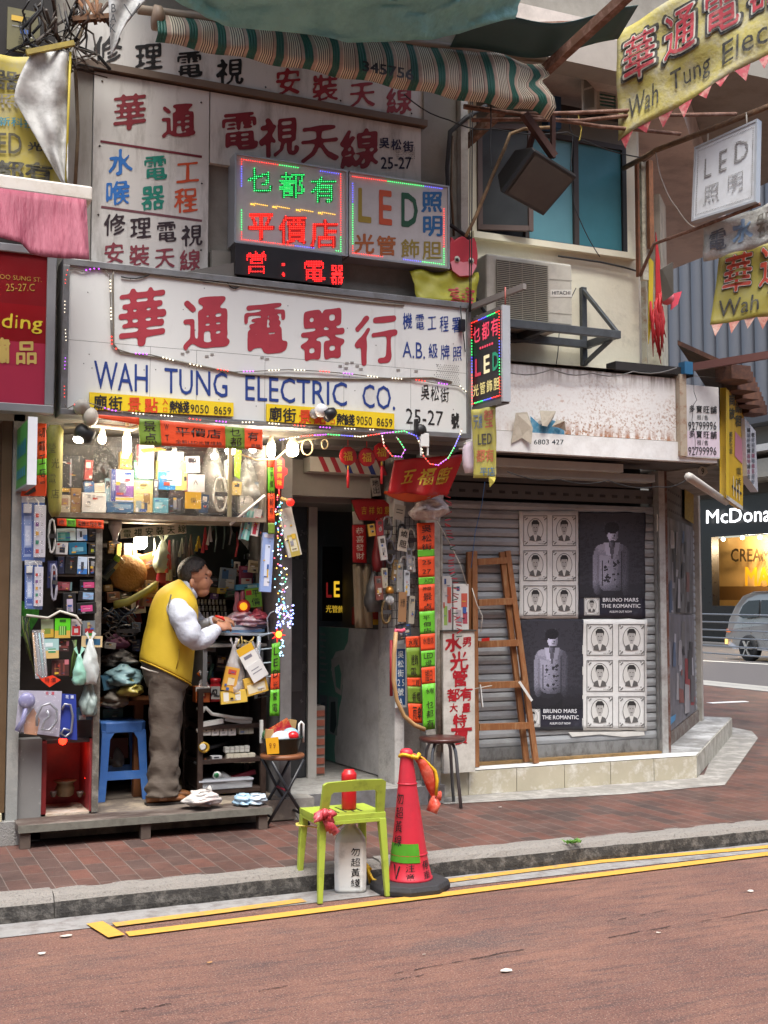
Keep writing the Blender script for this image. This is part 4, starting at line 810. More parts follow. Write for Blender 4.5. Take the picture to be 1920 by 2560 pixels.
b=B(); b.box(4.0,4.05,-.58,-.16,2.955,3.565,C('232022',.4,.1)); b.build('panel',t); b=B(); am=C('b9bcc0',.35,.06,metal=.3)
b.box(3.995,4.055,-.60,-.58,2.93,3.59,am); b.box(3.995,4.055,-.58,-.16,3.565,3.59,C('6a6764',.5)); b.box(3.995,4.055,-.58,-.16,2.92,2.955,C('5a5754',.5)); b.build('frame',t)
b=B()
for i,ch in enumerate("乜都有"):u=.17+.31*i; b.glyph(ch,C('c23a50',.5,0,em=.5),lambda x,y,dd:f(u+(x-.5)*.3,.17+(.5-y)*.25,dd),.004,40,.022)
for i,(ch,cc)in enumerate((("L",'b03040'),("E",'d8cba0'),("D",'1f7a5a'))):u=.2+.3*i; vs,fs=letter(ch,40,.04,0,False); b.add([f(u-.1+.22*x,.67-.22*y,.004)for x,y in vs],fs,C(cc,.5,0,em=.3))
for i,ch in enumerate("光管飾胆"):u=.13+.235*i; b.glyph(ch,C('c8b878',.5,0,em=.3),lambda x,y,dd:f(u+(x-.5)*.23,.82+(.5-y)*.17,dd),.004,40,.022)
for i in range(6):b.glyph("*",C('c23a50',.5,0,em=.5),lambda x,y,dd:f(.3+.08*i+(x-.5)*.1,.36+(.5-y)*.06,dd),.004,24,.05)
b.build('lettering',t); b=B(); border(b,f,(.03,.02),(.97,.02),(.97,.97),(.03,.97),[RG,BG,GG,RG],step=.02,rad=.005,run=6); o=b.build('led_dots',t); o['kind']='stuff'
b=B(); b.beam(V((3.97,-.12,3.66)),V((4.10,-.72,3.70)),.03,.04,C('77706a',.7,.15)); b.tube([V((4.03,-.58,3.72)),V((4.03,-.58,3.60))],.006,C('a05a50',.6),5); single(b,'metal_rod','grey metal arm holding the projecting black LED sign','arm')
t,g=banner('narrow faded yellow banner below the projecting LED sign',[(1180,1025),(1241,1015),(1241,1195),(1184,1195)],[-.3,-.45,-.45,-.3],C('a39a45',.65,.12,6,dirt='8c8870',da=.6,ds=8),[("天機",.08,.06,.45,.3,C('5a6a80',.6),.02,0),("瑩",.5,.02,.92,.3,C('a85a4a',.6),.02,0),("LED",.2,.36,.85,.53,C('4a4640',.6),.03,0),("都有",.12,.58,.92,.78,C('b06040',.6),.03,0),("平店",.3,.84,.95,.98,C('4a7090',.6),.02,0)],None,8,16,.012,d=.008)
b=B(); b.plate([P(1222,1192,-.4),P(1241,1192,-.45),P(1236,1205,-.45),P(1225,1218,-.4)],(0,.004,0),C('b5a848',.6)); b.build('torn_corner',t)
b=B(); b.loft([[P(1172+14*math.cos(k*.785)*w,y,-.2)+V((0,.05*math.sin(k*.785),0))for k in range(8)]for y,w in((1106,.5),(1120,1),(1145,1.1),(1165,.9),(1182,.4))],C('cdbcc4',.5,.08)); b.tube([P(1160,1110,-.2),P(1190,1100,-.22)],.006,whv,5); single(b,'plastic_bag','pinkish white plastic bag hanging behind narrow yellow banner','plastic bag')
t=thing('new_year_decoration','red and pink cartoon animal head decoration beside the LED board','decoration',P(1158,690,-.1)); Yd=-.1; f=fY(Yd); b=B()
pts=[(1122,640),(1124,610),(1130,590),(1136,600),(1148,592),(1160,590),(1172,600),(1186,592),(1192,606),(1196,640),(1192,670),(1178,690),(1150,690),(1130,672)]
b.plate([f(x,y)for x,y in pts],(0,.05,0),C('c03440',.5,.1)); b.build('head',t,bevel=.01); b=B(); b.plate([f(x,y,.01)for x,y in((1126,655),(1140,648),(1158,656),(1178,652),(1192,664),(1180,688),(1150,690),(1132,676))],(0,.01,0),C('e08a92',.5)); b.build('muzzle',t);
for x,y in((1143,648),(1178,652)):b=B(); b.ball(f(x,y,.012),.024,whv,8,sy=.4); b.ball(f(x,y+1,.022),.014,C('20181c',.3),8,sy=.4); b.build('eye',t)
t,g=banner('yellow green vinyl bag with red characters on top of the main sign end',[(1024,677),(1196,680),(1190,770),(1045,748)],[-.06,-.06,-.12,-.12],C('a5a028',.5,.12,5,dirt='77742a',da=.5,ds=6),[("華",.52,.45,.98,1.1,C('b02a38',.5),.03,0)],None,14,8,.02)
Yf=.19; f=fY(Yf); t=thing('torn_poster','half torn blue and white poster peeling off the rusty fascia','poster',P(1350,1130,Yf)); b=B(); quad(b,f,[(1326,1040),(1326,1118),(1412,1118),(1410,1060),(1380,1050),(1350,1062)],C('3f86a8',.6,.1,dirt='9ab8c4',da=.5,ds=20),.004); quad(b,f,[(1290,1120),(1414,1116),(1416,1130),(1395,1128),(1380,1134),(1292,1130)],C('cfccc2',.7),.003); b.tr("6803 427",ink('1d2a33'),f,1334,1098,1410,1112,r=.02,d=.006); b.build('sheet',t)
b=B(); cr=C('c9c0ae',.75,.12,20,dirt='8f8672',da=.5,ds=20)
for q in([(1290,1032),(1318,1030),(1332,1070),(1328,1110),(1305,1095),(1278,1108)],[(1350,1026),(1390,1028),(1382,1048),(1368,1066),(1355,1064)],[(1392,1050),(1412,1052),(1415,1078),(1400,1070),(1380,1066)]):
 pc=[f(x,y,.01+random.random()*.05)for x,y in q]; b.plate(pc,(0,.003,0),cr)
b.build('flap',t)
Ye=.165; f=fY(Ye); t=thing('letting_board','white board with black characters and phone number, the flat one at fascia corner','sign',P(1756,1145,Ye)); b=B(); a,c=P(1712,961,Ye),P(1798,1050,Ye); m_=P(1756,1144,Ye); b.box(a.x,c.x,Ye,.219,m_.z,a.z,C('d4d3d2',.5,.04,4,dirt='a9a49c',da=.3,ds=6)); b.build('panel',t); b=B(); quad(b,f,[(1715,1077),(1715,1140),(1798,1143),(1798,1079)],C('d9c9d4',.5,.04),.001)
for yo in(0,63):b.row("多寶旺舖",bk,f,(1730,1022+yo),(1784,1025+yo),22,23,.8,r=.02,d=.004); b.row("租/售",bk,f,(1748,1043+yo),(1766,1044+yo),15,15,.8,d=.004); b.tr("92799996",bk,f,1720,1053+yo,1792,1076+yo,r=.014,d=.004)
b.build('lettering',t)
b=B(); b.tube([P(x,y,Ye-.03)for x,y in((1733,920),(1735,980),(1742,1000),(1734,1012),(1730,1050),(1738,1100),(1738,1125))],.003,C('1d1d1f',.5),4); single(b,'loose_wire','thin black wire hanging down the white letting board','wire')
t=thing('letting_board','tall yellow board with black characters and red label round the corner','sign',PC(1835,1260,.06)); f=fC(.06); b=B(); yq=[(1815,969),(1860,1022),(1857,1273),(1815,1244)]; b.plate([f(*p)for p in yq],-nr*.05,C('d2a90c',.5,.06,5,dirt='a88a2a',da=.4,ds=5)); b.build('panel',t)
b=B(); quad(b,f,[(1838,1078),(1857,1100),(1856,1160),(1837,1140)],C('c07a8a',.5),.004)
for i,ch in enumerate("商鋪放租"):b.row(ch,ink('3a3206'),f,(1830+(i%2)*17,1000+(i%2)*18+(i//2)*34),(1830,0),34,34,.55,r=.03,d=.006)
for i,ch in enumerate("獨家代理"):b.row(ch,ink('3a3206'),f,(1826,1086+i*14),(0,0),16,16,.8,r=.02,d=.006)
b.row("電話",ink('3a3206'),f,(1847,1178),(1846,1204),22,22,.7,r=.02,d=.006)
quad(b,f,[(1830,1212),(1854,1232),(1854,1238),(1830,1218)],bk,.004)
for i in range(3):lineq(b,f,(1834+i*7,1190+i*10),(1834+i*7,1240+i*6),1.4,C('d9d2b8',.6),.006)
for p,q in(((1815,969),(1815,1244)),):lineq(b,f,(1819,975),(1819,1246),8,C('e0bd1c',.5),.008)
quad(b,f,[(1815,1236),(1857,1266),(1857,1275),(1815,1246)],C('c4c2bc',.5),.008)
b.build('lettering',t)
t=thing('letting_board','white printed board behind the tall yellow board','sign',PC(1880,1220,.06)); f=fC(.10); b=B(); b.plate([f(*p)for p in((1862,1045),(1889,1078),(1895,1230),(1868,1190))],-nr*.08,C('c6c9cc',.5,.06)); b.build('panel',t); b=B()
for i in range(10):
 for j in range(2):b.row(random.choice("吉鋪招租好旺地售"),C(random.choice(('2d2d30','6a6f78','8a4a60')),.6),f,(1872+j*11,1075+i*13+j*12),(0,0),13,13,.7,r=.03,d=.004)
b.build('lettering',t)
b=B(); b.tube([PC(1722,1192,.02),PC(1815,1255,.02)],.03,C('a7a199',.5,.12),8); single(b,'fluorescent_batten','dusty fluorescent batten under the corner fascia','light fitting')
t=thing('number_tag','small hexagonal tag with a 9 under the fascia corner','tag',P(1757,1180,.3)); b=B(); f=fY(.3); b.plate([f(1757+13*math.cos(k*1.047+.3),1178+13*math.sin(k*1.047+.3))for k in range(6)],(0,.01,0),C('a8a39a',.6)); b.row("9",bk,f,(1757,1178),(0,0),18,r=.03); b.build('plate',t)
GT=[C('%02x%02x%02x'%(int(v*.97),int(v*.96),min(255,int(v*1.05+3))),.6,.04,40)for v in(22,32,42,54,68,84,102,122,144,166,188,208)]
def person_print(b,f,x0,y0,w,h,W=64,H=104):
 im=np.zeros((H,W)); yy,xx=np.mgrid[0:H,0:W]; X=(xx+.5)/W-.5; Y=(yy+.5)/H*(h/w); X=X
 nz=np.array([[noise.noise((i*.22,j*.3,3.))for i in range(W)]for j in range(H)]); fn_=np.array([[noise.noise((i*.9,j*.7,9.))for i in range(W)]for j in range(H)])
 im+=.25+.06*nz-.10*np.abs(X)+.03*fn_
 def ell(cx,cy,rx,ry,base,p=2.,amb=.28,lx=-.55,ly=-.35,tex=0.):
  dx,dy=(X-cx)/rx,(Y-cy)/ry; d_=np.abs(dx)**p+np.abs(dy)**p; k=d_<1; q=np.sqrt(np.clip(1-np.clip(dx*dx,0,1),0,1))
  sh=base*(amb+(1-amb)*np.clip(dx*lx+dy*ly*.5+q*.76,0,1))+tex*fn_; im[k]=sh[k]
 ell(.0,1.28,.17,.36,.26,3,.5); ell(-.225,.90,.075,.36,.66,3,.5,tex=.05); ell(.215,.91,.07,.36,.42,3,.5,tex=.05); ell(-.005,.84,.205,.36,.74,4.5,.5,tex=.05)
 ell(-.01,.56,.25,.10,.74,2.2,.5,tex=.04)
 for k in(-.155,.15):ell(k,.92,.008,.34,.2,2,.8)
 for k in range(26):
  cx,cy=random.choice((-.085,.055))+jit(.045),.72+random.random()*.42; ell(cx,cy,.012+random.random()*.012,.010+random.random()*.012,.2)
 k=(np.abs(X+.0)<.075-(Y-.46)*.27)&(Y>.46)&(Y<.74); im[k]=.42+.06*fn_[k]
 for sg in(-1,1):
  k=(np.abs(X-sg*(.085-(Y-.46)*.16))<.035)&(Y>.455+.0)&(Y<.66-np.abs(X)*.2); im[k]=(.82 if sg<0 else .66)
 ell(.0,.45,.045,.08,.6); ell(.012,.31,.088,.135,.95,2.3,.55); ell(.0,.225,.108,.085,.07,2.2,.6,tex=.05); ell(-.085,.28,.022,.06,.1,2,.6)
 for ex in(-.018,.05):ell(ex,.305,.014,.008,.14); ell(ex,.288,.02,.006,.1)
 ell(.03,.345,.012,.022,.72); ell(.022,.385,.028,.008,.2); ell(.012,.435,.05,.016,.34)
 im*=np.clip(1.25-np.clip(Y-.95,0,1)*2.2,.25,1); im+=.018*fn_
 lev=np.clip((np.clip(im,0,1)**.9)*12.5,0,11).astype(int)
 bgl=int(np.median(lev[:,0]))
 for j in range(H):
  i=0
  while i<W:
   k=i
   while k<W and lev[j,k]==lev[j,i]:k+=1
   rect(b,f,x0+w*i/W,y0+h*j/H,x0+w*k/W,y0+h*(j+1)/H,GT[lev[j,i]],.003); i=k
def stamp_card(b,f,x,y,w,h):
 q=lambda a,c,e,g_,m_,d_:rect(b,f,x+a*w,y+c*h,x+e*w,y+g_*h,m_,d_)
 fr_=C('55534f',.7); pp=C('cfcdc8',.7,.04)
 for a,c,e,g_ in((.03,.03,.97,.05),(.03,.95,.97,.97),(.03,.05,.05,.95),(.95,.05,.97,.95)):q(a,c,e,g_,fr_,.004)
 for a,c in((.05,.05),(.8,.05),(.05,.8),(.8,.8)):
  for k in range(4):q(a+.02+.03*k,c+.02+.025*((k*7)%4),a+.06+.03*k,c+.05+.025*((k*7)%4),fr_,.004)
 n=20; ring=[(x+(.5+.32*math.cos(k*2*math.pi/n))*w,y+(.47+.36*math.sin(k*2*math.pi/n))*h)for k in range(n)]; ri2=[(x+(.5+.30*math.cos(k*2*math.pi/n))*w,y+(.47+.34*math.sin(k*2*math.pi/n))*h)for k in range(n)]
 quad(b,f,ring,fr_,.003); quad(b,f,ri2,pp,.0044)
 dk=C('2d2b2a',.7); E=lambda cx,cy,rx,ry,m_,d_:quad(b,f,[(x+(cx+rx*math.cos(k*.628))*w,y+(cy+ry*math.sin(k*.628))*h)for k in range(10)],m_,d_)
 Q=lambda pts,m_,d_:quad(b,f,[(x+u*w,y+v*h)for u,v in pts],m_,d_)
 Q([(.27,.80),(.30,.68),(.44,.62),(.56,.62),(.70,.68),(.74,.80),(.5,.83)],C('5a5856',.7),.005); Q([(.42,.62),(.58,.62),(.52,.82),(.48,.82)],pp,.0056)
 E(.5,.42,.12,.17,C('a9a6a2',.7),.006); Q([(.36,.40),(.35,.25),(.42,.17),(.58,.17),(.66,.26),(.64,.40),(.61,.30),(.40,.30)],dk,.0066); Q([(.45,.45),(.55,.45),(.56,.62),(.44,.62)],C('a9a6a2',.7),.0056)
 for u in(.45,.55):E(u,.40,.018,.014,dk,.007)
 Q([(.46,.51),(.54,.51),(.53,.53),(.47,.53)],dk,.007); b.tr("OUT NOW",fr_,f,x+.62*w,y+.88*h,x+.9*w,y+.92*h,N=24,r=.03,d=.005)
paper=C('d8d7d4',.65,.04,6,dirt='b5b2ac',da=.35,ds=5); navy=C('262632',.5,.12,5,dirt='54545e',da=.35,ds=7,thr=.56)
SY=.752
posters=[('poster','white poster sheet of six framed portrait cards, upper one beside the ladder',(1298,1277,1445,1546),'w'),('poster','dark poster of a man in a pale jacket, upper one near the post',(1447,1281,1613,1546),'d'),('poster','dark poster of a man in a pale jacket, lower one behind the ladder',(1302,1549,1458,1826),'d'),('poster','white poster sheet of six framed portrait cards, lower one near the post',(1455,1548,1617,1826),'w')]
for nm,lab,(x0,y0,x1,y1),kd in posters:
 f=fY(SY); t=thing(nm,lab,'poster',P((x0+x1)/2,y1,SY),'music posters pasted on the shutter'); b=B()
 sd=random.random()*9; A0_=P(x0,y0,SY); A1_=P(x1,y1,SY)
 b.grid(lambda u,v:f(x0+(x1-x0)*u+(2.5*N3(v*4,sd,0)if u in(0,1)else 0),y0+(y1-y0)*v+(3*N3(u*5,sd,3)if v in(0,1)else 0),.0015*N3(u*7,v*9,sd)),14,20,paper if kd=='w' else navy); b.build('sheet',t,solid=.001)
 b=B(); w_,h_=x1-x0,y1-y0
 if kd=='w':
  for i in range(2):
   for j in range(3):stamp_card(b,f,x0+w_*(.06+.49*i),y0+h_*(.035+.325*j),w_*.43,h_*.30)
 else:
  person_print(b,f,x0+2,y0+2,w_-4,h_*.80)
  wt=C('d9d9dc',.6,.03); b.tr("BRUNO MARS",wt,f,x0+w_*.36,y0+h_*.805,x0+w_*.9,y0+h_*.845,r=.03,d=.006); b.tr("THE ROMANTIC",wt,f,x0+w_*.34,y0+h_*.862,x0+w_*.93,y0+h_*.902,r=.03,d=.006); b.tr("ALBUM OUT NOW",wt,f,x0+w_*.46,y0+h_*.925,x0+w_*.80,y0+h_*.948,r=.03,d=.006)
  rect(b,f,x0+w_*.08,y0+h_*.80,x0+w_*.31,y0+h_*.97,paper,.003); stamp_card(b,lambda u,v,d_=0:f(u,v,d_+.003),x0+w_*.08,y0+h_*.80,w_*.23,h_*.17)
 b.build('print',t)
b=B(); f=fY(SY+.004)
for q in([(1420,1830),(1610,1828),(1612,1838),(1560,1842),(1500,1836),(1430,1842)],[(1290,1640),(1306,1625),(1310,1700),(1296,1690)]):(quad(b,f,q,C('c9c6c0',.7,.1),.001),single(b,'paper_scrap','torn white paper scrap '+('under the lower row of posters' if q[0][1]>1800 else 'beside the ladder and the lower dark poster'),'paper scrap'),b.__init__())
def fS(o_):return lambda u,v,dd=0.:PC(u,v,o_+dd,o0)
f=fS(.022)
t=thing('poster','weathered grey collage of torn posters on the corner shutter, upper half','poster',PC(1690,1550,.022,o0)); b=B(); quad(b,f,[(1642,1282),(1732,1318),(1734,1535),(1644,1530)],C('55524f',.6,.25,4,dirt='8a878a',da=.8,ds=5,stretch=(1,1,.4)),.0); b.build('sheet',t); b=B()
for i in range(26):x=random.uniform(1644,1726); y=random.uniform(1300,1510); w_=random.uniform(3,10); h_=random.uniform(15,90); quad(b,f,[(x,y),(x+w_,y+w_*.3),(x+w_+jit(3),min(1532,y+h_)),(x+jit(2),min(1530,y+h_))],C(random.choice(('3c3a3c','6c6a68','4a5a72','8f8b8c','5a6040','75504a','2f2d2f','a5a3a4')),.6,.2),.002+i*.0002)
quad(b,f,[(1642,1285),(1662,1290),(1650,1320),(1642,1330)],whv,.012); b.build('print',t)
t=thing('poster','weathered grey collage of torn posters on the corner shutter, lower half','poster',PC(1690,1830,.022,o0)); b=B(); quad(b,f,[(1644,1534),(1734,1537),(1740,1775),(1650,1850)],C('77757a',.6,.25,4,dirt='55524f',da=.8,ds=5,stretch=(1,1,.4)),.0); b.build('sheet',t); b=B()
for i in range(26):x=random.uniform(1650,1728); y=random.uniform(1545,1740); w_=random.uniform(3,12); h_=random.uniform(15,80); quad(b,f,[(x,y),(x+w_,y+w_*.3),(x+w_+jit(3),min(1780,y+h_)),(x+jit(2),min(1790,y+h_))],C(random.choice(('3c3a3c','6c6a68','5a6a82','9f9b9c','85504a','8f3a3c','5f5d5f','b5b3b8')),.6,.2),.002+i*.0002)
quad(b,f,[(1665,1800),(1690,1785),(1688,1800),(1660,1830),(1655,1822)],C('4a8ab5',.6),.012); b.build('print',t)
b=B(); quad(b,fS(.03),[(1712,1220),(1734,1232),(1734,1310),(1712,1296)],C('a3871c',.6,.2,dirt='3a3210',da=.7,ds=30),.0); single(b,'notice','small yellow notice high on the corner shutter','notice')
# ======= far side of the side street
XM=26.0; f=fX(XM); t=thing('restaurant_building','restaurant building with ribbed grey upper wall and black shopfront across the side street','building',(28,24,.12))
b=B(); a=PX(1700,1085,XM); b.box(XM+.3,XM+12,0,60,a.z,a.z+20,C('4a4d55',.6,.1)); b.build('wall',t); zrib=a.z
b=B()
for i in range(46):y=15+i*.62; b.tube([V((XM+.3,y,zrib)),V((XM+.3,y,zrib+12))],.30,C('606165',.5,.06,2),12,caps=False)
b.build('ribbed_cladding',t)
zb_=f(1850,1330).z; zt_=f(1850,1240).z; b=B(); b.box(XM,XM+.4,0,60,zb_,zt_,C('0b0b0d',.35)); b.box(XM+.1,XM+.4,0,60,zt_,zrib,C('5b5852',.7,.1)); b.box(XM-1.2,XM+.2,0,60,zt_+.35,zt_+.9,C('9a9282',.6,.1)); b.box(XM-1.4,XM+.2,0,60,zt_+1.1,zt_+1.3,C('b5b1aa',.6)); b.box(XM-.6,XM+.2,0,60,zrib-.25,zrib+.02,C('3d3c3e',.6)); b.build('fascia',t)
b=B(); p0_,p1_=PX(1778,1340,XM),PX(1920,1530,XM); ze=f(1850,1515).z; ze0=f(1850,1338).z
ylo,yhi=PX(1960,1400,XM).y,p0_.y
b.box(XM+2.2,XM+2.3,-2,40,.1,zb_,C('c9a060',.7,.1,2)); b.box(XM,XM+2.2,-2,40,.12,.14,C('4a3a2a',.6)); b.build('dining_room',t)
for k in range(4):
 l=bpy.data.lights.new('ceiling_lamp','POINT'); l.energy=70; l.color=(1,.78,.5); l.shadow_soft_size=.15; lo_=bpy.data.objects.new('ceiling_lamp',l); COL.objects.link(lo_); lo_.parent=t; lo_.location=V((XM+1.5,ylo+(yhi-ylo)*(.2+.25*k),zb_-.35))-ORG[t]
b=B()
for k in range(5):y_=ylo+(yhi-ylo)*(.1+.2*k); b.box(XM+1.3,XM+1.7,y_-.25,y_+.25,.14,1.1,C('3a2418',.6)); b.box(XM+2.1,XM+2.2,y_-.3,y_+.1,1.3,2.3,C(('6a2a24','3a2a4a','4a3a20','77503a','2a3a34')[k],.6,.2))
b.build('furniture',t)
b=B(); b.box(XM,XM+.3,0,60,.12,ze,C('0e0d0f',.3)); b.box(XM,XM+.3,yhi,60,ze,zb_,C('0c0c0e',.3)); b.box(XM,XM+.05,0,yhi,ze0,zb_,C('141314',.4)); b.build('shopfront',t)
b=B(); wxm=XM+.2; ff=fX(wxm); f2=fX(XM+1.9); bb_=C('3d2c14',.5)
b.tr("CREAM",bb_,f2,1826,1370,1926,1406,r=.035,d=0); b.tr("MA",C('c58a14',.5,0,em=.3),f2,1862,1416,1926,1466,r=.05,d=0); rect(b,f2,1790,1466,1930,1500,C('7a5426',.6),.0); b.build('wall_lettering',t)
for x,y in((1808,1346),(1856,1342),(1900,1341)):b=B(); b.ball(f2(x,y+2,0),.07,C('fff3d8',.5,0,em=6),8); b.build('spotlight',t)
t=thing('restaurant_sign','white lit letters of the restaurant name on the black fascia','sign',f(1850,1310)); b=B(); b.tq("McDonald's",C('f2f2f4',.4,0,em=.8),f,(1764,1273),(1990,1254),(1990,1304),(1764,1311),N=56,r=.022,d=.12); b.build('lettering',t)
Xv=20.5; t=thing('minivan','silver minivan parked beyond the street railing','car',(21.3,14.5,0)); ye=PX(1812,1600,Xv).y
prof=[(0,.42),(.02,.62),(.10,.78),(.16,1.02),(.36,1.36),(.62,1.62),(1.0,1.73),(2.2,1.75),(3.0,1.68),(3.7,1.18),(4.5,.98),(4.6,.6),(4.55,.36),(3.9,.30),(.3,.28)]
b=B(); cm_=C('9c9a98',.3,.03,3,metal=.6); R1=[]
for xo,sh in((Xv+.06,.93),(Xv,1.),(Xv+.02,1.),(Xv+1.68,1.),(Xv+1.7,1.),(Xv+1.64,.93)):R1.append([V((xo+(.12*max(0,z-.95)if xo<21 else-.12*max(0,z-.95)),ye-(2.3+(p-2.3)*sh),.9+(z-.9)*sh))for p,z in prof])
b.loft(R1,cm_,smooth=False); b.build('body',t,bevel=.03)
b=B()
for q in([(.52,1.12),(.66,1.38),(.86,1.50),(1.25,1.52),(1.25,1.10),(.7,1.06)],[(1.32,1.10),(1.32,1.52),(2.2,1.52),(2.2,1.08)],[(2.28,1.08),(2.28,1.52),(2.9,1.5),(3.4,1.1)]):b.plate([V((Xv-.012+.12*(z-.95),ye-p,z))for p,z in q],(.02,0,0),C('1a1c1e',.1,.05))
b.build('window',t); b=B()
for yc_ in(.85,3.7):
 o_=V((Xv-.02,ye-yc_,.32)); My=Matrix.Rotation(R(-90),3,'Y'); wb=B(); wb.lathe(o_+V((.2,0,0)),[(.20,.0),(.31,0),(.325,.04),(.325,.16),(.30,.2),(.2,.2)],C('1c1b1b',.8),24,My); w=wb.build('wheel',t); wb=B(); wb.lathe(o_+V((.03,0,0)),[(.0,.0),(.21,0),(.215,.03),(.2,.03),(.19,.015),(.0,.015)],C('6b6a68',.4,0,metal=.7),20,My)
 for k in range(6):an=k*1.047; wb.beam(o_+V((-.02,0,0)),o_+V((-.02,.2*math.cos(an),.2*math.sin(an))),.06,.03,C('bdbcb8',.3,0,metal=.7))
 wb.build('rim',w)
b=B(); b.plate([V((Xv-.02,ye-p,z))for p,z in((.09,.70),(.22,.70),(.22,.76),(.09,.78))],(.02,0,0),C('c05a1a',.3,0,em=.3)); b.build('side_lamp',t); b=B(); b.plate([V((Xv-.02,ye-p,z))for p,z in((.03,.40),(.10,.40),(.11,.52),(.03,.54))],(.02,0,0),C('e8b060',.3,0,em=.8)); b.build('reflector',t)
b=B(); b.box(Xv-.05,Xv+.01,ye-1.75,ye-1.5,.92,.97,cm_); b.build('door_handle',t)
t=thing('street_railing','grey metal street railing in front of the minivan','railing',(13.45,10,.13)); rm=C('8d8f92',.45,.08,metal=.5)
ry=PX(1770,1600,13.45).y
for i,y in enumerate((ry+1.2,ry-1.6,ry-4.4)):
 b=B(); b.tube([V((13.45,y,.13)),V((13.45,y,1.16))],.03,rm,8); b.build('post',t)
for py_ in(1537,1557,1577,1597,1618,1638):
 z=PX(1850,py_,13.45).z; b=B(); b.tube([V((13.45,ry+1.2,z)),V((13.45,ry-4.4,z))],.013,rm,6); b.build('rail',t)
b=B(); q0,q1=G(1765,1652,.008),G(1930,1661,.008); dd_=(q1-q0)*3; b.add([q0-dd_+V((-.12,0,0)),q1+dd_+V((-.12,0,0)),q1+dd_+V((.12,0,0)),q0-dd_+V((.12,0,0))],[[0,1,2,3]],C('c9c6ba',.6,.1)); struct(b,'lane_line')
q=G(1830,1755,.125); b=B(); b.box(q.x-.4,q.x+.25,q.y-.06,q.y+.06,.121,.128,C('d8d8d6',.7)); single(b,'paper_scrap','white paper strip lying on the brick paving near the far kerb','litter')
t=thing('added_sky_blocker','added unseen tenement block with dark windows, blocking low sky across the red road','building',(5,-17,0)); b=B(); b.box(-30,45,-26,-16.5,0,15,C('b5aea4',.8,.1,2,dirt='77706a',da=.5,ds=1)); b.build('wall',t); b=B()  # unseen building added across the road to keep low sky light off the shop
b.box(-28,-26.2,-16.5,-16.44,3.4,4.9,C('23292c',.15,.1)); w0=b.build('window',t)
for i in range(24):
 for j in range(4):
  if i+j:w=w0.copy(); COL.objects.link(w); w.parent=t; w.location=w0.location+V((i*3,0,j*2.9))
random.seed(11)
for lab,pts,yy,r_ in(('black wire sagging from the striped awning to the cream wall corner',((1010,235),(1120,300),(1240,322),(1420,330),(1600,392)),-.15,.005),('thin wire running under the rusty fascia edge to the shutter post',((1270,1180),(1400,1196),(1520,1204),(1640,1214),(1720,1196)),.2,.004),('doubled dark wire dropping from the poles past the floodlight',((1420,285),(1432,340),(1428,420),(1440,520),(1500,640)),.2,.004),('grey wire wandering over the fascia top to the blue block',((1270,930),(1380,922),(1480,934),(1580,926),(1690,918)),.15,.005),('white cord looping from the brown pole to the lower banner rod',((1640,380),(1655,450),(1690,520),(1740,572)),-.2,.004),('dark wire curling along the top of the main sign to the LED display',((300,690),(400,676),(470,690),(560,700),(600,716)),-.16,.005),('frayed wire hanging off the lower end of the awning',((1225,230),(1230,300),(1222,360),(1232,425)),-.5,.005),('yellow twine tied to the rusty poles over the window',((1448,290),(1452,320),(1446,352)),-.3,.005)):
 b=B(); P_=[P(x+jit(3),y+jit(3),yy)for x,y in pts]; D=[]
 for a,c in zip(P_[:-1],P_[1:]):
  for k in range(5):q=k/5; D.append(a+(c-a)*q-V((0,0,.03*math.sin(q*math.pi))))
 b.tube(D+[P_[-1]],r_,C('b09a3a' if 'yellow' in lab else 'b8b4aa' if 'white' in lab else '6f6c68' if 'grey' in lab else '1d1c1c',.5),5); single(b,'loose_wire',lab,'wire')
 # ======= goods of the electric shop
def carton(name,label,cat,x0,y0,x1,y1,Y,dep,col,pats=(),txt=(),group=None,rot=0.,rough=.5,n=.05,dirt=None):
 a=P(x0,(y0+y1)/2,Y); c=P(x1,(y0+y1)/2,Y); zt=P((x0+x1)/2,y0,Y).z; zb=P((x0+x1)/2,y1,Y).z
 b=B(); b.box(a.x,c.x,Y,Y+dep,zb,zt,C(col,rough,n,12,dirt=dirt))
 f=lambda u,v,d=0.:V((a.x+(c.x-a.x)*u,Y-d,zt+(zb-zt)*v))
 for k,(u0,v0,u1,v1,h)in enumerate(pats):
  m_=h if not isinstance(h,str)else C(h,.45,.03); b.add([f(u0,v0,.0006+k*.0003),f(u0,v1,.0006+k*.0003),f(u1,v1,.0006+k*.0003),f(u1,v0,.0006+k*.0003)],[[0,1,2,3]],m_)
 for(s_,u0,v0,u1,v1,h)in txt:
  vs,fs=letter(s_,28,.02,0,False); b.add([f(u0+(u1-u0)*p,v1+(v0-v1)*q,.004)for p,q in vs],fs,C(h,.5,0))
 if(x1-x0)*(y1-y0)>420 and dep>.015:
  rr=random.Random(int(x0*7+y0)); pal=('d8d4cc','2a2a2e','8a8a90','b0402e','3a5a9a','d0a83a')
  for k in range(7):
   u=rr.uniform(.06,.6); v=rr.uniform(.06,.9); w_=rr.uniform(.1,.36); h_=rr.uniform(.012,.03)if k<5 else rr.uniform(.06,.14); e=.0035+k*.0002
   b.add([f(u,v,e),f(u,v+h_,e),f(min(.95,u+w_),v+h_,e),f(min(.95,u+w_),v,e)],[[0,1,2,3]],C(rr.choice(pal),.45,.03))
 if rot:
  cc=V(((a.x+c.x)/2,Y,(zt+zb)/2)); M=Matrix.Rotation(R(rot),3,'Y'); b.v=[tuple(cc+M@(V(p)-cc))for p in b.v]
 return single(b,name,label,cat,group,bevel=.002 if dep>.02 else 0)
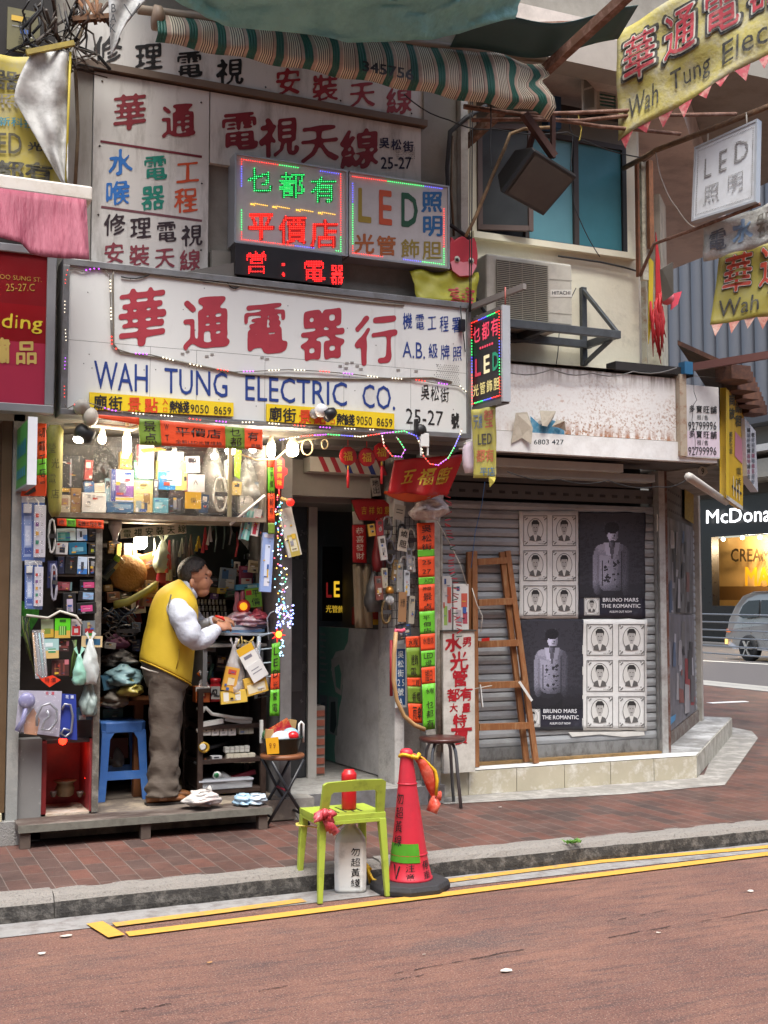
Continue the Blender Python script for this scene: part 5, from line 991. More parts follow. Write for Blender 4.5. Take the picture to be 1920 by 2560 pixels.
def bag(name,label,cat,cx,yt,yb,w,Y,m,lean=0.,dep=.05,tail=True,lump=.3,group=None,n=14,top=.22):
 b=B(); sd=random.random()*20; rings=[]; k=12
 for i in range(k+1):
  t_=i/k; rr=(top+(1-top)*math.sin(min(1,t_*1.25)*math.pi/2)**1.1)*(1-max(0,t_-.82)*1.6)
  y=yt+(yb-yt)*t_; c_=P(cx+lean*(1-t_),y,Y); hw=(P(cx+w/2,y,Y).x-P(cx-w/2,y,Y).x)/2
  rings.append([c_+V((math.cos(q)*hw*rr*(1+lump*N3(math.cos(q)*1.6+sd,math.sin(q)*1.6,t_*4)),math.sin(q)*dep*rr*(1+lump*2*N3(math.cos(q)*2+sd,math.sin(q)*2,t_*5)),.012*lump*N3(q,t_*5,sd)))for q in[2*math.pi*j/n for j in range(n)]])
 b.loft(rings,m)
 if tail:
  p=P(cx+lean,yt,Y)
  for s_ in(-1,1):b.plate([p+V((s_*.003,0,-.01)),p+V((s_*.035,-.01,.035)),p+V((s_*.015,.01,.05))],(0,.003,0),m)
 return single(b,name,label,cat,group)
def hank(name,label,x0,y0,x1,y1,Y,m,n=5,r=.0035,cat='cable',group=None):
 b=B(); cx,cy=(x0+x1)/2,(y0+y1)/2
 for i in range(n):
  s_=1-.12*random.random(); b.tube([P(cx+jit(2)+(x1-x0)/2*s_*math.copysign(abs(math.cos(q))**.8,math.cos(q)),cy+(y1-y0)/2*s_*math.sin(q),Y-.004*i)for q in[2*math.pi*j/16 for j in range(17)]],r,m,5)
 b.box(P(x0,cy,Y).x,P(x1,cy,Y).x,Y-.004*n-.004,Y+.006,P(cx,cy+5,Y).z,P(cx,cy-5,Y).z,C('3a3838',.6)); return single(b,name,label,cat,group)
PLA=glassy('ffffff',.80,.13); CLR=glassy('ffffff',.975,.05)
wht=C('d8d8d4',.45,.04); offw=C('c9c4b8',.5,.06); cardb=C('a07a4c',.7,.1,8); ylw=C('dcb52a',.5,.05); pnk=C('d36a80',.4,.05); ltb=C('7fb4cc',.5,.08)
t=thing('display_case','lit glass fronted display case of goods under the orange banner','display case',P(410,1290,.2)); cs=C('6d5f50',.6,.2,8,dirt='a59a88',da=.5,ds=9)
x0c,x1c=P(146,1200,.12).x,P(664,1200,.12).x; zc0,zc1=P(400,1288,.12).z,P(400,1100,.12).z
b=B(); b.box(x0c,x1c,.10,.62,zc0-.03,zc0,cs); b.box(x0c,x1c,.60,.62,zc0,zc1,C('57524c',.6,.2)); b.box(x0c,x0c+.015,.1,.6,zc0,zc1,cs); b.box(x1c-.012,x1c,.1,.6,zc0,zc1,cs); b.box(P(572,1200,.1).x,P(580,1200,.1).x,.1,.13,zc0,zc1,C('8c8468',.6)); b.build('case',t)
b=B(); b.grid(lambda u,v:V((x0c+(x1c-x0c)*u,.105+.010*N3(u*9,v*4,1)+.006*N3(u*22,v*11,3),zc0+(zc1-zc0)*v)),40,18,CLR); b.build('plastic_sheet',t)
Yc_=.26
for a in[('carton','black carton with tall lamp picture at left end of display case','box',150,1138,208,1236,Yc_,.12,'1d1d20',[(.42,.1,.5,.8,'8f9095'),(.1,.85,.8,.89,'a9a9a9')]),('carton','cream carton standing left of the brown box in display case','box',148,1237,176,1281,.2,.08,'c4b79c',[(.2,.2,.8,.6,'a9826a')]),('carton','narrow brown carton beside white case in display case','box',177,1220,203,1281,.2,.06,'9a7440',[(.2,.3,.8,.36,'6a4c28'),(.2,.6,.8,.66,'6a4c28')]),('switch_box','white plastic box with black handwriting in display case','box',205,1232,265,1281,.18,.05,'dedcd6',[],[("文",.2,.1,.38,.3,'3a3a3a'),("字",.42,.1,.55,.3,'3a3a3a'),("拖",.2,.4,.36,.62,'3a3a3a')]),('shaver_box','white and purple carton with blue side strip and radio picture','box',278,1174,334,1254,.2,.09,'d7d3dc',[(0,0,.2,1,'2a3f8c'),(.2,.5,1,.85,'7a4a90'),(.2,.88,1,.95,'d8b850'),(.38,.42,.66,.74,'6f6c7a'),(.6,.08,.92,.16,'2c4a90'),(.62,.28,.84,.36,'b8344a')],[("Jinyiyou",.03,.1,.17,.9,'d8dcf0')]),('carton','flat blue carton under the purple radio carton','box',267,1256,334,1281,.18,.1,'2f5f8a',[(.3,.2,.9,.6,'7fa0b8')]),('torch_box','yellow and green carton with torch picture in display case','box',335,1198,382,1281,.2,.07,'cdb470',[(0,0,1,.04,'2e5a48'),(.1,.65,.4,1,'8a9a98'),(.5,.42,.85,.75,'8a6a38'),(.55,.7,.72,.95,'404858'),(.3,.14,.7,.22,'6a5a30')]),('light_pack','white striped carton with red edge hanging behind a lit dome bulb','box',342,1112,385,1196,.27,.05,'d9d6d4',[(0,0,.12,1,'a8404a'),(.2,.7,.8,.95,'8d95a0'),(.35,.1,.6,.5,'b4bcc8')]),('bulb_box','large yellow and blue carton with a lamp picture, middle of display case','box',395,1150,468,1225,.24,.10,'c9c274',[(0,.4,.6,1,'2a7ab0'),(.3,.35,.8,.85,'a9d0dc'),(.1,.55,.5,.62,'dfe8ee')]),('carton','small turquoise carton at the bottom of the display case','box',384,1245,421,1282,.19,.05,'5fa0b0',[(.1,.3,.6,.7,'9fd0d8')]),('price_card','white hanging card with hook in display case','price card',470,1186,512,1230,.22,.006,'d4d2ce',[],[("A",.3,.3,.6,.6,'707070')]),('price_tag','bright yellow leaf shaped price tag in display case','price tag',463,1230,503,1272,.16,.006,'e0b31a',[],[("價",.3,.3,.7,.7,'7a5c10')]),('hair_clipper_box','black carton with silver clipper in display case','box',421,1240,462,1282,.24,.06,'1f1d1f',[(.3,.1,.5,.8,'8a8a8c'),(.55,.15,.75,.9,'55565a')]),('pale_carton','white carton at top centre of display case by a dome bulb','box',396,1128,460,1150,.28,.06,'c9cdc8',[(.1,.3,.5,.7,'8fa4a0')])]:carton(*a)
bag('plastic_bag','black crumpled plastic bag behind the hanging bulbs','plastic bag',258,1118,1256,100,.38,C('1b1b1d',.2,.1,bump=.6,bs=18),dep=.1,lump=.5)
bag('plastic_bag','large off white plastic bag of goods at right of display case','plastic bag',530,1120,1284,90,.36,C('a09c90',.35,.15,9,dirt='4d4a44',da=.8,ds=9,bump=.5,bs=20),dep=.12,lump=.6)
bag('plastic_bag','greyish clear bag of white cables in right corner of display case','plastic bag',618,1150,1284,82,.34,C('8a877c',.3,.15,9,dirt='3c3a36',da=.8,ds=8,bump=.5,bs=20),dep=.12,lump=.6)
random.seed(44)
for h,cn,x0,y0,x1,y1,wr in(('b03a34','red',212,1150,232,1200,'left of the black plastic bag'),('3f6a9a','mid blue',210,1204,236,1231,'over the white switch box'),('d0c8b4','cream',236,1208,262,1231,'over the white switch box'),('8fb0c0','pale blue',262,1196,278,1254,'left of the purple radio carton'),('c9a03a','amber',300,1130,330,1172,'above the purple radio carton'),('5a5a60','slate',384,1198,396,1244,'right of the torch carton'),('3a7a5a','green',336,1150,344,1196,'behind the striped carton'),('d4d0cc','whitish',468,1140,500,1182,'above the hanging price card'),('a04a5a','rose red',460,1186,470,1228,'by the price card edge'),('2f4a6a','navy',504,1236,522,1282,'beside the yellow leaf tag'),('b8b4a8','grey cream',600,1240,634,1282,'in front of the clear bag'),('c4a860','straw',584,1204,604,1238,'by the green paper strip'),('7a8a94','blue grey',636,1206,658,1280,'in the end corner'),('d8d4cc','ivory',566,1150,574,1200,'left of the divider'),('4a3a34','dark brown',424,1226,460,1240,'above the silver clipper')):carton('stock_box',cn+' pack '+wr+' in display case','box',x0,y0,x1,y1,.235+jit(.02),.06,h,[(.1,.12,.7,.4,'d8d4cc' if random.random()<.6 else '3a3a40')],rot=jit(5))
hank('cable_coil','white cable coil squeezed beside the display case divider',536,1192,566,1280,.2,offw,6,.005)
b=B(); b.plate([P(x,y,.14)for x,y in((588,1124),(604,1126),(600,1198),(586,1190))],(0,.004,0),C('9ac41c',.4,.05)); single(b,'price_tag','fluorescent green paper strip by the display case divider','price tag')
b=B(); b.plate([P(x,y,.15)for x,y in((355,1122),(400,1118),(416,1124),(362,1130))],(0,.05,0),C('d0a850',.6)); single(b,'paper_fan','flat yellow carton edge lying above the dome bulbs','carton')
hot=C('ffe9c4',.4,0,em=9); hotw=C('fff6e6',.4,0,em=9)
def bulb(label,x,yt,ym,yb,w,Y,m,E=6.,col=(1,.86,.66),cone=True,group='lit bulbs over the counter'):
 p=P(x,yb,Y); t=thing('light_bulb',label,'light bulb',p,group); zt,zm=P(x,yt,Y).z,P(x,ym,Y).z; hw=(P(x+w/2,ym,Y).x-P(x-w/2,ym,Y).x)/2; L=zm-p.z
 b=B(); b.lathe(V((p.x,p.y,zm)),[(hw*.9,0),(hw*.75,(zt-zm)*.4),(hw*.45,(zt-zm)*.7),(hw*.5,zt-zm)],C('d9c5a0',.4,.05),12); b.build('holder',t)
 b=B(); b.lathe(p,[(.001,0),(hw*.55,L*.05),(hw*.95,L*.25),(hw,L*.6),(hw*.9,L)],m,14); b.build('glass',t)
 l=bpy.data.lights.new('bulb_light','POINT'); l.energy=E*.26; l.color=col; l.shadow_soft_size=.05; lo_=bpy.data.objects.new('bulb_light',l); COL.objects.link(lo_); lo_.parent=t; lo_.location=(0,-hw-.04,L*.4)
bulb('lit frosted bulb, the shorter one at left end of the display case',255,1060,1088,1110,20,.0,hot,5)
bulb('lit long tubular bulb beside the green square of the orange banner',317,1056,1092,1140,22,.0,hotw,7)
bulb('lit tubular bulb just right of the orange banner',678,1090,1110,1146,20,.0,hotw,7)
bulb('lit round bulb with cream cable loops over the passage',731,1092,1112,1142,30,-.02,hot,8)
bulb('lit bare bulb deep inside the shop above the round hat',351,1335,1342,1374,34,.75,hotw,16)
for x,y,w,lab in((363,1163,40,'lit dome bulb beside the white striped carton'),(436,1138,46,'lit dome bulb under the middle of the orange banner'),(536,1138,24,'lit small dome bulb beside the white bag'),(576,1124,34,'lit dome bulb just left of the case divider'),(632,1122,24,'lit small dome bulb at right end of the case')):
 p=P(x,y,.17); hw=w*.0011; t=thing('dome_bulb',lab,'light bulb',p,'lit dome bulbs in the display case'); b=B(); b.lathe(p,[(.001,-hw*1.1),(hw*.7,-hw*.8),(hw,-.2*hw),(hw,0),(hw*.4,.01)],hotw,14); b.build('dome',t); b=B(); b.lathe(p,[(hw*.35,.01),(hw*.3,.05)],wht,8); b.build('base',t)
 l=bpy.data.lights.new('bulb_light','POINT'); l.energy=.55; l.color=(1,.95,.88); l.shadow_soft_size=.04; lo_=bpy.data.objects.new('bulb_light',l); COL.objects.link(lo_); lo_.parent=t; lo_.location=(0,-.05,-hw*1.3)
b=B(); p=P(215,1086,-.12); t=thing('spot_lamp','black lit spot lamp with grey swivel head at left end of main sign','lamp',p); b.lathe(P(188,1072,-.15),[(.02,0),(.05,.02),(.052,.10),(.04,.12)],blk,14,Matrix.Rotation(R(115),3,'Y')); b.build('shade',t); b=B(); b.ball(P(197,1098,-.15),.035,hotw,10,sz=.7); b.build('bulb',t)
b=B(); b.lathe(P(205,1018,-.2),[(.0,.03),(.045,.025),(.05,0),(.05,-.02)],C('a8a297',.5,.1),14,Matrix.Rotation(R(90),3,'X')); b.ball(P(226,1042,-.2),.05,C('b4ab9c',.5,.1),12,sz=1.2); b.build('swivel_head',t)
t=thing('security_camera','white and black dome security camera over the second yellow strip sign','camera',P(812,1048,-.25)); b=B(); b.ball(P(803,1026,-.24),.046,C('d5d3d2',.35,.04),14); b.build('dome',t); b=B(); b.lathe(P(822,1036,-.26),[(.045,-.03),(.04,.02),(.028,.05)],C('18181a',.4),12,Matrix.Rotation(R(60),3,'Y')); b.ball(P(786,1034,-.2),.035,C('8f8c88',.5),8); b.build('lens_barrel',t)
t=thing('wifi_camera','white clip on device with black top at right end of main sign','camera',P(1058,1140,-.2)); b=B(); a,c=P(1050,1083,-.2),P(1070,1118,-.2); b.box(a.x,c.x,-.22,-.19,c.z,a.z,wht);
for x in(1051,1068):q0,q1=P(x-1.5,1118,-.2),P(x+1.5,1140,-.2); b.box(q0.x,q1.x,-.215,-.20,q1.z,q0.z,wht)
b.build('body',t,bevel=.003); b=B(); b.ball(P(1052,1076,-.2),.045,blk,12,sy=.6); q0,q1=P(1036,1048,-.2),P(1043,1080,-.2); b.box(q0.x,q1.x,-.22,-.19,q1.z,q0.z,blk); b.build('clamp',t)
b=B()
for cx_,cy_,rx_,ry_ in((768,1118,14,20),(812,1110,8,12)):b.tube([P(cx_+rx_*math.cos(k*.55),cy_+ry_*math.sin(k*.55),-.02)for k in range(13)],.006,C('cbb98f',.5),6)
single(b,'cable_loop','two cream cable loops right of the round bulb','cable'); b=B(); b.tube([P(x,y,-.02)for x,y in((600,1135),(640,1150),(690,1148),(720,1120),(745,1105),(770,1098),(830,1092))],.006,C('cbb98f',.5),6); single(b,'cream_cable','cream cable drooping behind the right end of the orange banner','cable'); b=B(); b.tube([P(x,y,-.05)for x,y in((160,1065),(240,1062),(330,1072),(350,1062))],.016,C('b9b0a2',.6,.1),6); single(b,'cream_cable','thick pale cable bundle over the first two hanging bulbs','cable')
org=C('dd4a1c',.55,.06,8,bump=.2,bs=15); grn=C('6f8a2a',.55,.08,8,bump=.2,bs=15); lime=C('63b32a',.5,.06)
def paperstrip(label,q,Y,segs,txts,vertical=False,name='paper_banner',amp=.008,cat='banner'):
 f0=f4(*[P(x,y,Y)for x,y in q]); sd=random.random()*9
 g=lambda u,v,d=0.:f0(u,v,d+amp*N3(u*6+sd,v*6,sd)); t=thing(name,label,cat,f0(.5,1)); b=B(); pos=0
 for fr_,m_ in segs:
  p0,p1=pos,pos+fr_; pos=p1
  b.grid((lambda u,v:g(u,p0+(p1-p0)*v))if vertical else(lambda u,v:g(p0+(p1-p0)*u,v)),6,6,m_)
 b.build('sheet',t,solid=.002); b=B()
 for(s_,u0,v0,u1,v1,m_)in txts:
  vs,fs=letter(s_,40,.016,.5,False); b.add([g(u0+(u1-u0)*x,v1+(v0-v1)*y,.005)for x,y in vs],fs,m_)
 b.build('lettering',t); return t
bkk=C('2a1c14',.6,.1)
paperstrip('orange banner with green squares and handwritten characters under the main sign',[(345,1046),(656,1074),(656,1124),(350,1112)],-.175,[(.17,grn),(.52,org),(.16,grn),(.15,org)],[("景",.03,.06,.14,.48,bkk),("点",.03,.5,.14,.95,bkk),("W",.2,.12,.235,.35,bkk),("T",.2,.55,.235,.8,bkk),("平價店",.28,.16,.66,.62,bkk),("全新LED光管燈飾",.28,.72,.66,.9,bkk),("乜",.72,.04,.82,.44,bkk),("都",.72,.46,.83,.94,bkk),("有",.87,.14,.97,.62,bkk),("更靚",.9,.74,.98,.92,bkk)])
b=B(); b.grid(lambda u,v:P(240+108*u,1036+8*u+(8+10*u)*v,-.185-.01*math.sin(5*u)),10,3,org); single(b,'paper_banner','orange banner end folded up over the bulbs','banner',solid=.002)
paperstrip('long thin orange strip with small green patch below the display case',[(142,1296),(259,1301),(259,1323),(143,1314)],.08,[(.2,org),(.2,lime),(.6,org)],[("燈",.03,.15,.15,.85,bkk),("飾平",.23,.2,.38,.8,bkk),("電器工程水喉",.44,.15,.96,.85,bkk)])
paperstrip('vertical orange and green strip at the right jamb of the shop',[(669,1150),(687,1150),(687,1335),(670,1335)],.1,[(.1,org),(.35,lime),(.4,org),(.15,grn)],[("乜都有平價店景点",.3,.02,.75,.04,bkk)]+[(c_,.2,.04+.12*i,.8,.14+.12*i,bkk)for i,c_ in enumerate("店平價乜都有")],True)
paperstrip('lower vertical green and orange strip beside the white wire frame',[(680,1610),(700,1605),(698,1790),(674,1790)],.2,[(.42,lime),(.22,org),(.36,lime)],[(c_,.2,.05+.155*i,.8,.17+.155*i,bkk)for i,c_ in enumerate("LED光管電")],True)
paperstrip('orange and green vertical banner behind the green projecting sign',[(88,1058),(116,1052),(116,1240),(92,1240)],.1,[(.5,org),(.22,lime),(.28,org)],[(c_,.25,.08+.18*i,.95,.22+.18*i,bkk)for i,c_ in enumerate("切電工店景")],True)
b=B(); b.plate([P(x,y,-.02)for x,y in((54,1226),(86,1212),(114,1208),(114,1240),(52,1240))],(0,.01,0),org); b.plate([P(x,y,-.03)for x,y in((60,1236),(88,1216),(90,1228),(70,1238))],(0,.006,0),bkk); single(b,'arrow_notice','orange notice with a black arrow above the power strip packs','notice')
t=thing('box_sign','green and blue projecting box sign with white metal edge, hanging at left','sign',P(70,1215,-.4)); sx=P(70,1100,-.45).x; zt,zb=P(80,1047,-.45).z,P(80,1208,-.45).z; b=B(); b.box(sx,sx+.045,-.45,.06,zb,zt,C('4a8f42',.4,.08)); b.build('panel',t); b=B(); b.box(sx-.003,sx+.05,-.465,-.45,zb-.01,zt+.01,C('cfd2d6',.35,.05)); b.box(sx-.003,sx+.05,-.45,.06,zb-.012,zb,alu); b.build('frame',t); b=B()
ff=f4(V((sx-.001,.06,zt)),V((sx-.001,-.45,zt)),V((sx-.001,-.45,zb)),V((sx-.001,.06,zb)))
for i in range(5):b.add([ff(.1+.16*i,.3+.04*math.sin(i),.002),ff(.1+.16*i,.5,.002),ff(.2+.16*i,.52,.002),ff(.2+.16*i,.27,.002)],[[0,1,2,3]],C('2f7a8c',.4))
for i in range(5):b.add([ff(.1+.16*i,.72,.002),ff(.1+.16*i,.86,.002),ff(.2+.16*i,.85,.002),ff(.2+.16*i,.7,.002)],[[0,1,2,3]],C('3f8a9c',.4))
b.build('print',t)
b=B(); b.tube([P(137,y,-.08+.01*math.sin(y))for y in(1062,1075,1100,1150,1200,1250,1280,1292)],[.03,.052,.05,.047,.046,.042,.036,.02],C('8a8236',.6,.15,7,dirt='4f4a2a',da=.6,ds=8,stretch=(1,1,.5)),14); t=thing('rolled_banner','rolled up olive yellow banner hanging beside the display case','banner',P(137,1292,-.08)); b.build('roll',t)
b=B()
for i,ch in enumerate("瑩光電店"):b.row(ch,C('4a431c',.6),fY(-.135),(130+(i%2)*8,1120+i*38),(0,0),30,30,.8,r=.01)
b.build('lettering',t)
t=thing('goods_rack','dark rack board behind the hanging packs at left of shop','rack',P(150,1840,.24)); b=B(); a,c=P(48,1300,.22),P(248,1850,.22); b.box(a.x,c.x,.22,.24,c.z,P(100,1245,.22).z,C('2f2924',.8,.2)); b.build('board',t); b=B(); a=P(241,1300,.1); c=P(257,1300,.1); b.box(a.x,c.x,.1,.14,.27,P(250,1305,.1).z,C('6b655c',.5,.2,20,metal=.3,dirt='a5a196',da=.7,ds=16)); b.build('post',t)
b=B()
for y in(1353,1387,1436,1478,1520):a,c=P(141,y,.14),P(244,y,.14); b.box(a.x,c.x,.13,.22,a.z-.012,a.z,C('5a5044',.7,.15))
b.build('shelf',t)
def strip_pack(label,x0,y0,sc=1.,group='power strip packs'):
 Y=.02; t=thing('power_strip_pack',label,'power strip',P(x0+28*sc,y0+165*sc,Y),group); f=lambda u,v,d=0.:P(x0+u*58*sc,y0+v*165*sc,Y-d)
 b=B(); b.plate([f(0,0),f(1,.02),f(1,1),f(0,.98)],(0,.004,0),C('3f62a8',.4,.08)); quad(b,f,[(.0,.0),(1,.02),(1,.1),(0,.1)],C('b9bcc4',.4),.001); quad(b,f,[(.1,.3),(.42,.3),(.46,.6),(.4,.92),(.1,.92)],C('8fa5d0',.4),.001); quad(b,f,[(.16,.45),(.40,.45),(.40,.75),(.16,.75)],C('c8d4ea',.4),.002); b.row("5",C('d8e2f4',.4),f,(.27,.6),(.27,.6),.2,w=2.2,r=.06); quad(b,f,[(.12,.78),(.42,.78),(.42,.88),(.12,.88)],C('2f4f98',.4),.002); b.build('card',t)
 b=B(); a=f(.54,.14); c=f(.98,.93); b.box(a.x,c.x,Y-.035,Y-.002,c.z,a.z,C('cfcfd8',.4,.04)); a=f(.08,.12); c=f(.40,.26); b.box(a.x,c.x,Y-.03,Y-.002,c.z,a.z,wht); b.tube([f(.3,.13,.015),f(.25,.06,.02),f(.55,.03,.02),f(.72,.09,.02),f(.74,.15,.02)],.005,wht,6); b.build('strip',t,bevel=.005)
 for i,h in enumerate(('c83a2c','7a4a8c','d8a03a','2f8a6a','d04030')):b=B(); a,c=f(.57,.27+.135*i),f(.70,.33+.135*i); b.box(a.x,c.x,Y-.040,Y-.036,c.z,a.z,C(h,.4)); [b.dot(f(.88,.28+.135*i+k*.03,.036),.004,C('4a4a52',.5))for k in range(2)]; b.build('switch',t)
 b=B(); b.grid(lambda u,v:f(u,v,.045+.004*N3(u*5,v*9,x0)),6,14,CLR); b.build('blister',t)
strip_pack('blue and white power strip pack hanging at the top of the left rack',54,1240); strip_pack('blue and white power strip pack hanging second from top of the left rack',62,1400,.7+.05)
hank('cable_coil','white flex coil hanging right of the upper power strip pack',122,1296,138,1384,.04,wht,6); hank('cable_coil','grey white flex coil hanging right of the lower power strip pack',128,1410,142,1502,.04,C('aaa8b4',.4),6)
carton('switch_pack','navy blister pack of switches between the power strips and cartons','pack',119,1402,143,1470,.06,.02,'2a2f58',[(.2,.1,.8,.4,'6a70a0'),(.6,.3,1,.6,'c9c9d2')])
for a in[('mouse_box','teal and white carton, first on top shelf of left rack','box',142,1321,189,1352,.12,.09,'b9cbc8',[(.05,.3,.7,1,'3f8a80'),(.2,.4,.45,.9,'6aa8a0')]),('mouse_box','white and blue narrow carton on top shelf of left rack','box',192,1322,218,1352,.12,.09,'c4d4e4',[(.3,.2,.5,.7,'20242c'),(.6,.5,1,1,'3a7ac0')]),('mouse_box','plain black carton on top shelf of left rack','box',221,1322,243,1352,.12,.09,'17171a',[]),('charger_box','white carton with dark cable picture on second shelf of left rack','box',140,1356,170,1386,.12,.09,'d3d3d0',[(.1,.1,.3,.25,'c03a30'),(.3,.4,.75,.85,'30343c')]),('charger_box','petrol blue carton with pale cable picture on second shelf','box',172,1356,217,1386,.12,.09,'1f6a8a',[(.2,.4,.8,.75,'7ab0c0')]),('charger_box','black carton with yellow green sticker on second shelf','box',221,1358,243,1386,.12,.09,'1d1c1a',[(.3,.5,.65,.8,'a9b42a'),(.2,.08,.8,.16,'8a6a3a')]),('phone_case_box','dark navy slim carton on third shelf of left rack','box',145,1392,161,1435,.12,.08,'23283f',[(.3,.4,.7,.6,'4a5a8a')]),('phone_case_box','black carton with white outline of a torch on third shelf','box',163,1390,192,1435,.12,.08,'141416',[(.42,.3,.58,.75,'55565a')]),('phone_case_box','white carton with blue corner and shaver picture on third shelf','box',194,1392,218,1435,.12,.08,'c4d6ea',[(0,.7,1,1,'3a78c0'),(.35,.3,.65,.8,'3a3f4a')]),('phone_case_box','white framed black carton with microphone picture on third shelf','box',220,1392,243,1435,.12,.08,'1a1a1c',[(0,0,1,.06,'d8d8d8'),(0,0,.08,1,'d8d8d8'),(.92,0,1,1,'d8d8d8'),(.35,.25,.7,.55,'9a9a9c'),(.42,.5,.62,.9,'77777a')]),('cable_pack','red and grey pack lying on fourth shelf of left rack','pack',144,1455,180,1476,.12,.06,'7a3038',[(.3,.2,.8,.8,'a0545c'),(.85,0,1,1,'5f7a7c')]),('usb_mouse_box','black box showing a pink mouse, upper one on the left rack','box',200,1450,242,1477,.12,.06,'17171a',[(.2,.2,.85,.72,'c9487a')]),('usb_mouse_box','black box showing a pale blue mouse on the left rack','box',196,1479,240,1503,.11,.06,'17171a',[(.25,.1,.85,.8,'8fb4d8')]),('usb_mouse_box','black box showing a pink mouse, lower one on the left rack','box',192,1506,242,1535,.10,.06,'17171a',[(.2,.25,.78,.78,'c84a82')]),('usb_mouse_box','black box showing a pale lilac mouse on the left rack','box',158,1482,190,1534,.10,.05,'151517',[(.28,.3,.75,.92,'bcaec4')]),('battery_pack','bright green and yellow battery card in the middle of left rack','battery pack',137,1546,176,1595,.03,.006,'5ac81e',[(0,.62,1,1,'d0a84a'),(.25,.4,.75,.85,'3a7a24'),(.32,.4,.38,.85,'a9d07a'),(.45,.4,.51,.85,'a9d07a'),(.58,.4,.64,.85,'a9d07a'),(.3,.05,.7,.18,'2a5a14')]),('battery_pack','dull olive and yellow battery card left of the bright green one','battery pack',103,1548,134,1594,.04,.006,'8f9a78',[(0,.55,1,1,'c9a03a'),(.25,.5,.75,.8,'7a8a3a')]),('battery_pack','teal and cream battery card below the olive one','battery pack',109,1597,147,1646,.02,.006,'9fc4c0',[(0,.6,1,1,'d0b070'),(.3,.5,.8,.72,'3a8a5a'),(.3,.56,.8,.62,'d8e0d0'),(.1,.2,.6,.4,'d8e4e4')]),('bulb_pack','red and white bulb blister pack right of the green battery card','pack',178,1548,203,1590,.05,.02,'b8b0ac',[(.1,.4,.9,.95,'c02a34'),(.3,.55,.7,.8,'d8c8c8')]),('bulb_pack','small red and green blister pack at right edge of left rack','pack',206,1552,238,1590,.08,.02,'6d7478',[(.2,.5,.85,.8,'a82a34'),(.3,.8,.8,1,'3a7a3a'),(.4,.1,.6,.5,'b09a5a')]),('drill_bit_pack','brown clear pack of drill bits under the green battery card','pack',143,1600,173,1628,.06,.02,'4a2f2c',[(.1,.5,.9,.7,'8a4a44'),(.75,.1,.95,.5,'c07a80')]),('drill_bit_pack','brown clear pack of drill bits lower on the left rack','pack',130,1650,172,1690,.05,.02,'4d2a26',[(.15,.2,.25,.95,'7d4038'),(.4,.2,.5,.95,'7d4038'),(.65,.2,.75,.95,'7d4038'),(.75,.0,1,.3,'c07078')]),('socket_card','cream card with two blue round sockets at rack post','pack',204,1590,256,1618,.06,.01,'d0b78a',[(.2,.25,.5,.8,'2a5a7a'),(.55,.25,.9,.8,'2a5a7a')])]:carton(*a,rot=jit(4))
b=B()
for i,(x,h)in enumerate(((88,'b07a2a'),(96,'77787c'),(104,'6aa0a4'),(112,'9a9c9c'))):b.tube([P(x-6,1582,.03),P(x,1640,.02),P(x+5,1690,.02)],[.005,.008,.008],C(h,.35,.05),6)
b.grid(lambda u,v:P(80+30*u+8*v,1575+122*v,.0),4,6,PLA); single(b,'screwdriver_pack','clear pouch of screwdrivers with orange and teal handles','screwdrivers')
b=B(); b.plate([P(x,y,-.0)for x,y in((88,1680),(104,1696),(132,1688),(152,1700),(124,1718),(104,1702))],(0,.006,0),C('dc3c1c',.5)); b.row("特價",C('5a1408',.6),fY(-.002),(118,1700),(134,1700),14,r=.02); single(b,'price_tag','orange red diamond price tag under the screwdriver pouch','price tag')
b=B()
for i in range(9):b.tube([P(186+jit(6),1600,.06),P(180+i*2.4,1645,.05),P(184+jit(10),1692,.05)],.003,C(('4a6a2a','5f6a34','2f3a1c')[i%3],.5),4)
single(b,'cable_ties','bunch of dark green cable ties beside the white plastic bag','cable ties')
bag('plastic_bag','white translucent bag hanging at right edge of the left rack','plastic bag',226,1598,1710,44,.04,C('bfc4c0',.3,.08,bump=.5,bs=20),dep=.05,lump=.5); bag('plastic_bag','pale green bag hanging low on the left rack','plastic bag',198,1636,1712,34,.03,C('93c4b0',.3,.08,bump=.5,bs=20),dep=.04,lump=.4); bag('plastic_bag','grey cluttered bag of fittings at the rack post foot','plastic bag',222,1700,1790,40,.08,C('8d9a94',.4,.15,9,dirt='4a5a5a',da=.6,ds=12,bump=.5,bs=20),dep=.06,lump=.6)
b=B()
for i in range(10):b.tube([P(70+jit(16),1540,.08),P(66+jit(16),1580+jit(20),.07),P(80+jit(14),1660+jit(30),.08)],.004,C(random.choice(('2f3a24','5a6a20','3a3a34','6a7a3a')),.6),4)
single(b,'key_rings','tangle of dark cords at the left edge of the rack','cords')
b=B(); b.tube([P(x,y,.02)for x,y in((66,1538),(120,1545),(150,1528),(190,1540),(204,1560))],.008,offw,6); single(b,'cloth_strip','off white cloth strip tied over the battery cards','cloth')
b=B(); b.plate([P(x,y,.12)for x,y in((51,1500),(98,1520),(96,1546),(70,1590),(52,1590))],(0,.01,0),C('3f9a2a',.6,.2,20,dirt='1f3a14',da=.6,ds=30)); single(b,'green_notice','green handwritten paper behind the battery cards at rack edge','notice')
t=thing('shower_set_pack','large clear pack of grey shower head and hose hanging low at left','shower set',P(95,1843,-.04)); f=fY(-.02); b=B(); b.plate([f(*p)for p in((48,1726),(155,1728),(148,1842),(38,1828))],(0,.006,0),C('a9a4b4',.4,.06)); b.row("花灑",C('c04050',.5),f,(118,1733),(132,1733),9,r=.03); quad(b,f,[(60,1800),(84,1770),(100,1800),(92,1838),(60,1834)],C('c08a68',.5,.2),.001); b.build('card',t)
